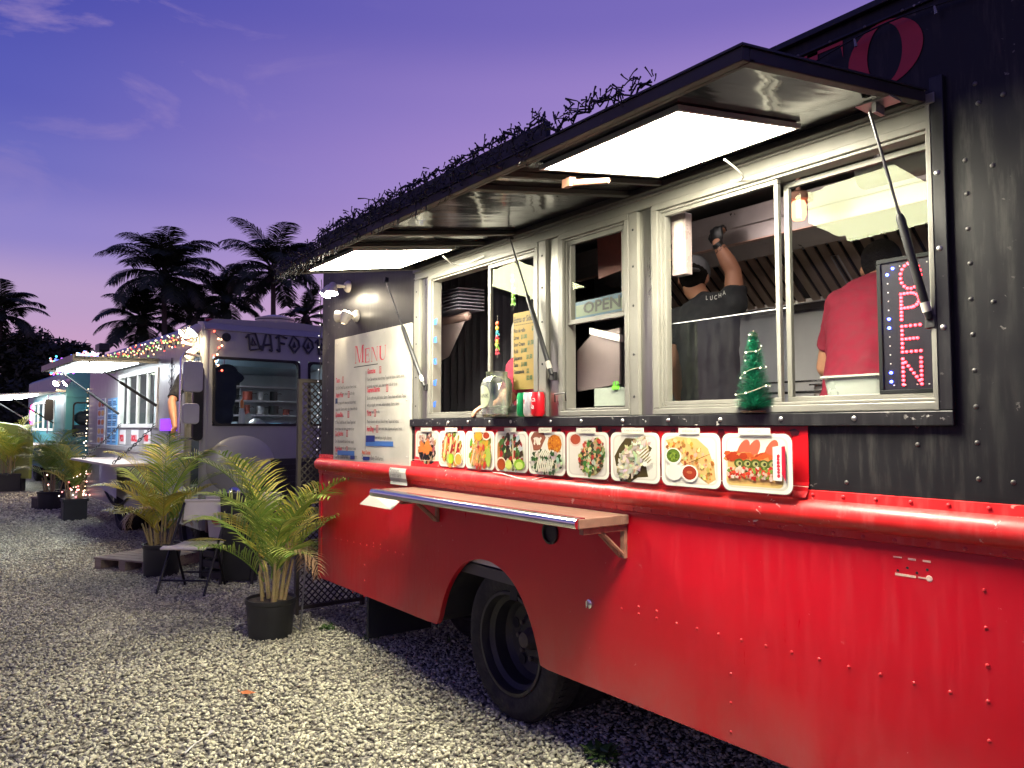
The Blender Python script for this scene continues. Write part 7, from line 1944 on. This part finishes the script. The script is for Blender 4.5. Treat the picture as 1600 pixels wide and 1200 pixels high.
# ================================================================== FURNITURE BY THE TRUCKS
chair_w = M('chair_plastic', (.60, .56, .48), .45, 0, .06, 6)
tube_b = M('chair_tube', (.015, .015, .016), .4, .4)
def chair(loc, rz, label, k=1.0):
    """local: x sideways, -y forward"""
    c = thing('folding_chair', label, 'chair', loc, rz, 'folding chairs in front of the white truck', local=True)
    w = .225
    mb = MB(); n = 9; 
    def grid(fn, th, nm):
        V1 = [fn(i / n, j / n) for i in range(n + 1) for j in range(n + 1)]
        F_ = [(i * (n + 1) + j, (i + 1) * (n + 1) + j, (i + 1) * (n + 1) + j + 1, i * (n + 1) + j + 1) for i in range(n) for j in range(n)]
        o = MB().add(V1, F_).build(nm, chair_w, c, smooth=70); s = o.modifiers.new('s', 'SOLIDIFY'); s.thickness = th; s.offset = 0; b = o.modifiers.new('b', 'BEVEL'); b.width = .008; b.segments = 2
    grid(lambda u, v: Vector(((u - .5) * (.43 - .03 * v), -.24 + .44 * v, .445 - .02 * v + .012 * math.cos(PI * (u - .5)) * 0 - .018 * math.sin(PI * v) - (.022 if v < .05 else 0))), .022, 'seat')
    grid(lambda u, v: Vector(((u - .5) * .46, .225 + .03 * v + .035 * math.cos(PI * (u - .5)) * 1.0 - (.02 if v > .95 else 0), .63 + .20 * v)), .020, 'backrest')
    for s in (-1, 1):
        MB().tube([(s * w, -.27, 0), (s * w, .0, .43), (s * w, .235, .80)], .0125, 8).build('leg', tube_b, c, smooth=60)
        MB().tube([(s * (w - .025), .24, 0), (s * (w - .025), .02, .42), (s * (w - .025), -.12, .435)], .0125, 8).build('leg', tube_b, c, smooth=60)
    MB().tube([(-w, -.19, .13), (w, -.19, .13)], .009, 8).build('stretcher', tube_b, c, smooth=60)
    MB().tube([(-w + .025, .165, .14), (w - .025, .165, .14)], .009, 8).build('stretcher', tube_b, c, smooth=60)
    return c
chair((-7.58, -.43, .0), R(50), 'white plastic folding chair facing the gravel with a palm frond on its seat')
chair((-8.05, .30, .0), R(62), 'second white folding chair, mostly hidden behind the front one')
fd = thing('fallen_frond', 'yellow palm frond lying across the seat of the front folding chair', 'palm frond', (-7.5, -.4, .46), R(35), local=True)
mb = MB(); rnd = random.Random(3); frond(mb, (.25, .05, .02), PI, .10, .42, 22, .012, .13, .3, rnd, .05, .004); mb.build('leaflets', areca_y, fd)
# white bin with red print on a crate
g = onZ(343, 905, 0); bn = thing('waste_bin', 'white plastic bin with red printed picture behind the folding chair', 'bin', (g.x, g.y + .1, .42), R(20), local=True)
mb = MB(); mb.add([(a * .15, b * .15, 0) for a, b in ((-1, -1), (1, -1), (1, 1), (-1, 1))] + [(a * .18, b * .18, .42) for a, b in ((-1, -1), (1, -1), (1, 1), (-1, 1))], [(0, 1, 5, 4), (1, 2, 6, 5), (2, 3, 7, 6), (3, 0, 4, 7), (3, 2, 1, 0)]); mb.build('bin_body', chair_w, bn, bevel=.01)
mb = MB(); mb.ell((0, -.172, .22), (.09, .003, .08), 16, 8, Matrix.Rotation(-.07, 3, 'X')); mb.build('bin_print', M('bin_print', (.45, .10, .06), .5), bn)
cr_ = thing('black_crate', 'black slatted crate under the white bin', 'crate', (g.x, g.y + .1, 0), R(20), local=True)
for k in range(4): MB().box(-.2, .2, -.2, .2, .03 + k * .10, .10 + k * .10).build('crate_rail', pot_m, cr_, bevel=.005)
for s in (-1, 1):
    for q in (-1, 1): MB().box(s * .19 - .02, s * .19 + .02, q * .19 - .02, q * .19 + .02, 0, .418).build('corner_post', pot_m, cr_)
# folded black table
g = onZ(372, 914, 0); ft = thing('folded_table', 'folded black table standing upright between the chair and the big palm', 'table', (g.x, g.y, 0), R(55), local=True)
Rt_ = Matrix.Rotation(.12, 3, 'X')
mb = MB(); mb.cbox((0, 0, .47), (.34, .05, .88), Rt_); mb.build('table_top', pot_m, ft, bevel=.012)
for s in (-.15, .15): MB().tube([(s, -.06, .0), (s, -.02, .45), (s, .02, .85)], .016, 8).build('leg', tube_b, ft, smooth=60)
# pallet with single boards
g = onZ(214, 888, 0); pl_m = M('weathered_wood', (.22, .17, .13), .85, 0, .3, 5, stretch=(1, 8, 8), bump=.4, bscale=6)
pt = thing('wooden_pallet', 'small weathered wooden pallet lying beside the yellowing potted palm', 'pallet', (g.x - .05, g.y + .12, 0), R(32), local=True)
for k in range(6): MB().box(-.40, .40, -.36 + k * .122, -.36 + k * .122 + .108, .115, .135).build('plank', pl_m, pt, bevel=.003)
for xq in (-.38, -.03, .30): MB().box(xq, xq + .09, -.36, .36, .02, .1145).build('bearer', pl_m, pt)
for k in (0, 3, 5): MB().box(-.40, .40, -.36 + k * .122, -.36 + k * .122 + .108, .0, .0195).build('base_plank', pl_m, pt)
# low block beside the far palm
g = onZ(60, 795, 0); bk = thing('wooden_block', 'small dark wooden block beside the pot of the wide green palm', 'block', (g.x, g.y + .1, 0), R(20), local=True)
MB().box(-.2, .2, -.15, .15, 0, .20).build('block_body', pot_m, bk, bevel=.01); MB().box(-.21, .21, -.16, .16, .201, .225).build('block_top', pl_m, bk)
# lattice panel and stake
xl = -6.05; a_, b_ = onX(466, 592, xl), onX(500, 906, xl)
lt = thing('lattice_panel', 'tall brown diamond lattice panel leaning in the gap before the red truck', 'lattice', (xl, (a_.y + b_.y) / 2, 0), 0, local=True)
lw_, lh_ = .62, a_.z; y0_ = a_.y - lt.location.y
lat = M('lattice_brown', (.045, .037, .03), .7)
for bx_ in ((y0_, y0_ + .03, 0, lh_), (y0_ + lw_ - .03, y0_ + lw_, 0, lh_)): MB().box(-.02, .02, *bx_).build('frame_post', lat, lt)
for bx_ in ((y0_ + .031, y0_ + lw_ - .031, lh_ - .03, lh_), (y0_ + .031, y0_ + lw_ - .031, .05, .08)): MB().box(-.02, .02, *bx_).build('frame_rail', lat, lt)
mb = MB(); st = .055
for sgn, xo_ in ((1, -.006), (-1, .006)):
    k = -int(lh_ / st)
    while k * st < lw_ + lh_:
        # slat: y = y0 + k*st + sgn * z
        P_ = []
        for z in np.linspace(.08, lh_ - .03, 60):
            y = (k * st + z) if sgn > 0 else (k * st + lh_ - z)
            if .03 <= y <= lw_ - .03: P_.append((xo_, y0_ + y, z))
        if len(P_) >= 2:
            (x_, ya, za), (_, yb, zb) = P_[0], P_[-1]
            h_ = .007
            mb.add([(x_ - .004, ya - h_, za), (x_ - .004, ya + h_, za), (x_ - .004, yb + h_, zb), (x_ - .004, yb - h_, zb), (x_ + .004, ya - h_, za), (x_ + .004, ya + h_, za), (x_ + .004, yb + h_, zb), (x_ + .004, yb - h_, zb)],
                   [(0, 1, 2, 3), (7, 6, 5, 4), (0, 4, 5, 1), (3, 2, 6, 7), (0, 3, 7, 4), (1, 5, 6, 2)])
        k += 1
mb.build('lattice_slats', lat, lt, kind='stuff')
g = onZ(469, 988, 0); sk_ = thing('metal_stake', 'thin grey metal stake with a short cross foot beside the nearest pot', 'stake', (g.x, g.y, 0), 0, local=True)
top_ = onX(480, 846, g.x) - Vector((g.x, g.y, 0))
MB().tube([(0, 0, 0), (.0, top_.y, top_.z)], .008, 6).build('rod', M('galvanised', (.30, .30, .29), .4, .7), sk_, smooth=60)
MB().tube([(0, 0, .02), (-.12, -.10, .10)], .006, 6).build('foot', MATS['galvanised'], sk_)
# small litter and weeds
def weed(px, py, label, n, h, seed, col, group=None):
    g = onZ(px, py, 0); t_ = thing('weed', label, 'weed', (g.x, g.y, 0), 0, group, local=True); rnd = random.Random(seed); mb = MB()
    for k in range(n):
        a = rnd.uniform(0, 2 * PI); o = Vector((rnd.gauss(0, h * .35), rnd.gauss(0, h * .35), .0)); d = Vector((math.cos(a) * .8, math.sin(a) * .8, rnd.uniform(.6, 1.4))).normalized(); L_ = h * rnd.uniform(.5, 1.1); w_ = L_ * rnd.uniform(.16, .3) if col else .006
        s = Vector((-math.sin(a), math.cos(a), 0)); m_ = o + d * L_ * .55; e_ = m_ + (d + Vector((0, 0, -.6))).normalized() * L_ * .5
        mb.add([o - s * .002, o + s * .002, m_ + s * w_, m_ - s * w_, e_], [(0, 1, 2, 3), (3, 2, 4)])
    mb.build('leaves', MATS.get('weed_leaf') or LEAF('weed_leaf', [(.04, .10, .02), (.08, .16, .03), (.12, .17, .06)]), t_)
weed(938, 1186, 'small green leafy weed in the gravel at the bottom under the red truck', 46, .10, 4, 1)
weed(700, 1005, 'sparse grass tuft under the front of the red truck', 20, .07, 6, 0)
weed(580, 1000, 'thin grass by the black flap under the red truck', 30, .08, 7, 0)
weed(512, 985, 'patch of low green weeds between the nearest pot and the red truck', 40, .06, 8, 1)
weed(905, 955 + 140, 'tiny weed in the shadow behind the wheel', 14, .04, 9, 1)
g = onZ(388, 1093, 0); lf = thing('fallen_leaf', 'single dry orange leaf lying on the gravel', 'leaf', (g.x, g.y, .035), R(30), local=True)
mb = MB(); mb.add([(-.06, 0, .0), (-.03, .022, .008), (.02, .024, .002), (.06, .0, .012), (.02, -.02, .006), (-.03, -.018, -.002), (0, 0, -.004)], [(0, 6, 1), (1, 6, 2), (2, 6, 3), (3, 6, 4), (4, 6, 5), (5, 6, 0)]); mb.build('leaf_blade', M('orange_leaf', (.45, .14, .04), .7), lf)
MB().tube([(-.06, 0, 0), (-.09, .01, .006)], .0012, 5).build('leaf_stem', MATS['orange_leaf'], lf)
g0, g1 = onZ(288, 1184, .02), onZ(322, 1158, .03); fk = thing('plastic_fork', 'white plastic fork lying broken on the gravel', 'fork', g0, 0)
MB().tube([g0 + Vector((0, 0, .02)), g0.lerp(g1, .4) + Vector((0, 0, .028)), g1 + Vector((0, 0, .024))], [.007, .004, .003], 6, flat=.4).build('handle', white_pl, fk, smooth=60)
d_ = (g1 - g0).normalized(); s_ = d_.cross(Vector((0, 0, 1)))
MB().add([g1 + s_ * .004 + Vector((0, 0, .024)), g1 - s_ * .004 + Vector((0, 0, .024)), g1 + d_ * .05 - s_ * .013 + Vector((0, 0, .03)), g1 + d_ * .05 + s_ * .013 + Vector((0, 0, .03))], [(0, 1, 2, 3)]).build('head', white_pl, fk)
g = onZ(155, 878, .02); bp_ = thing('paper_scrap', 'tiny white scrap of paper on the gravel far behind the pallet', 'paper', g, .4, local=True)
MB().add([(-.03, -.01, .02), (.03, -.012, .022), (.028, .012, .03), (-.028, .012, .02)], [(0, 1, 2, 3)]).build('scrap', white_pl, bp_)

# ---- dead string lights piled along the awning edge
def garland():
    rnd = random.Random(31); root = thing('string_lights', 'tangled unlit black icicle string lights along the red truck awning edge', 'string lights', AT @ Vector((-4, AW, .02)))
    mb = MB()
    zb = lambda x: .070 if -3.43 < x < -1.71 else .020
    x = -4.0; 
    main = []
    while x < -1.28:
        main.append(AT @ Vector((x, AW + rnd.uniform(-.02, .02), zb(x) + rnd.uniform(0, .03)))); x += .02
    for off in range(3): mb.tube([p + Vector((rnd.uniform(-.008, .008), rnd.uniform(-.01, .01), rnd.uniform(-.01, .012))) for p in main], .0028, 5)
    for p in main:
        for _ in range(11 if p.x < -1.75 else 4):
            o = p + Vector((rnd.uniform(-.02, .02), rnd.uniform(-.035, .005), rnd.uniform(-.10, .0) if p.x < -1.75 else rnd.uniform(-.005, .015)))
            a = rnd.uniform(0, 2 * PI); up = rnd.gauss(.2, .7) if rnd.random() > .12 else 2.5
            L_ = rnd.uniform(.012, .028) if rnd.random() > .05 else rnd.uniform(.035, .065)
            if p.x > -1.75: L_ *= 1.25
            d = Vector((math.cos(a), math.sin(a) * .7, up)).normalized(); m_ = o + d * L_ * .6; e_ = m_ + (d + Vector((rnd.uniform(-.5, .5), 0, rnd.uniform(-.4, .4)))).normalized() * L_ * .5
            mb.tube([o, m_, e_], [.0018, .0018, .0032], 4)
    mb.build('light_tangle', dark_metal, root, kind='stuff')
    mb = MB()
    for k in range(60):
        x = rnd.uniform(-4.0, -2.4); p = AT @ Vector((x, AW + .004, -.02)); 
        mb.tube([p, p + Vector((rnd.uniform(-.01, .01), -.004, -rnd.uniform(.01, .04)))], .0018, 4)
    mb.build('hanging_tips', dark_metal, root, kind='stuff')
garland()
# cable of lights along the roof gutter over the letters
mb = MB(); pts = [(x, -.03 - .01 * math.sin(x * 9), ROOF - .13 - .018 * math.sin(x * 7.3)) for x in np.arange(-1.7, 1.6, .04)]; mb.tube(pts, .003, 5)
rt_ = thing('string_lights', 'dark string light cable sagging below the roof edge over the red letters', 'string lights', (-1.0, -.03, 2.8)); mb.build('wire', dark_metal, rt_)
mb = MB()
for p in pts[::6]: mb.tube([p, (p[0] + .005, p[1], p[2] - .028)], [.003, .005], 6)
mb.build('bulbs', M('dull_bulb', (.20, .21, .20), .2), rt_, kind='stuff')
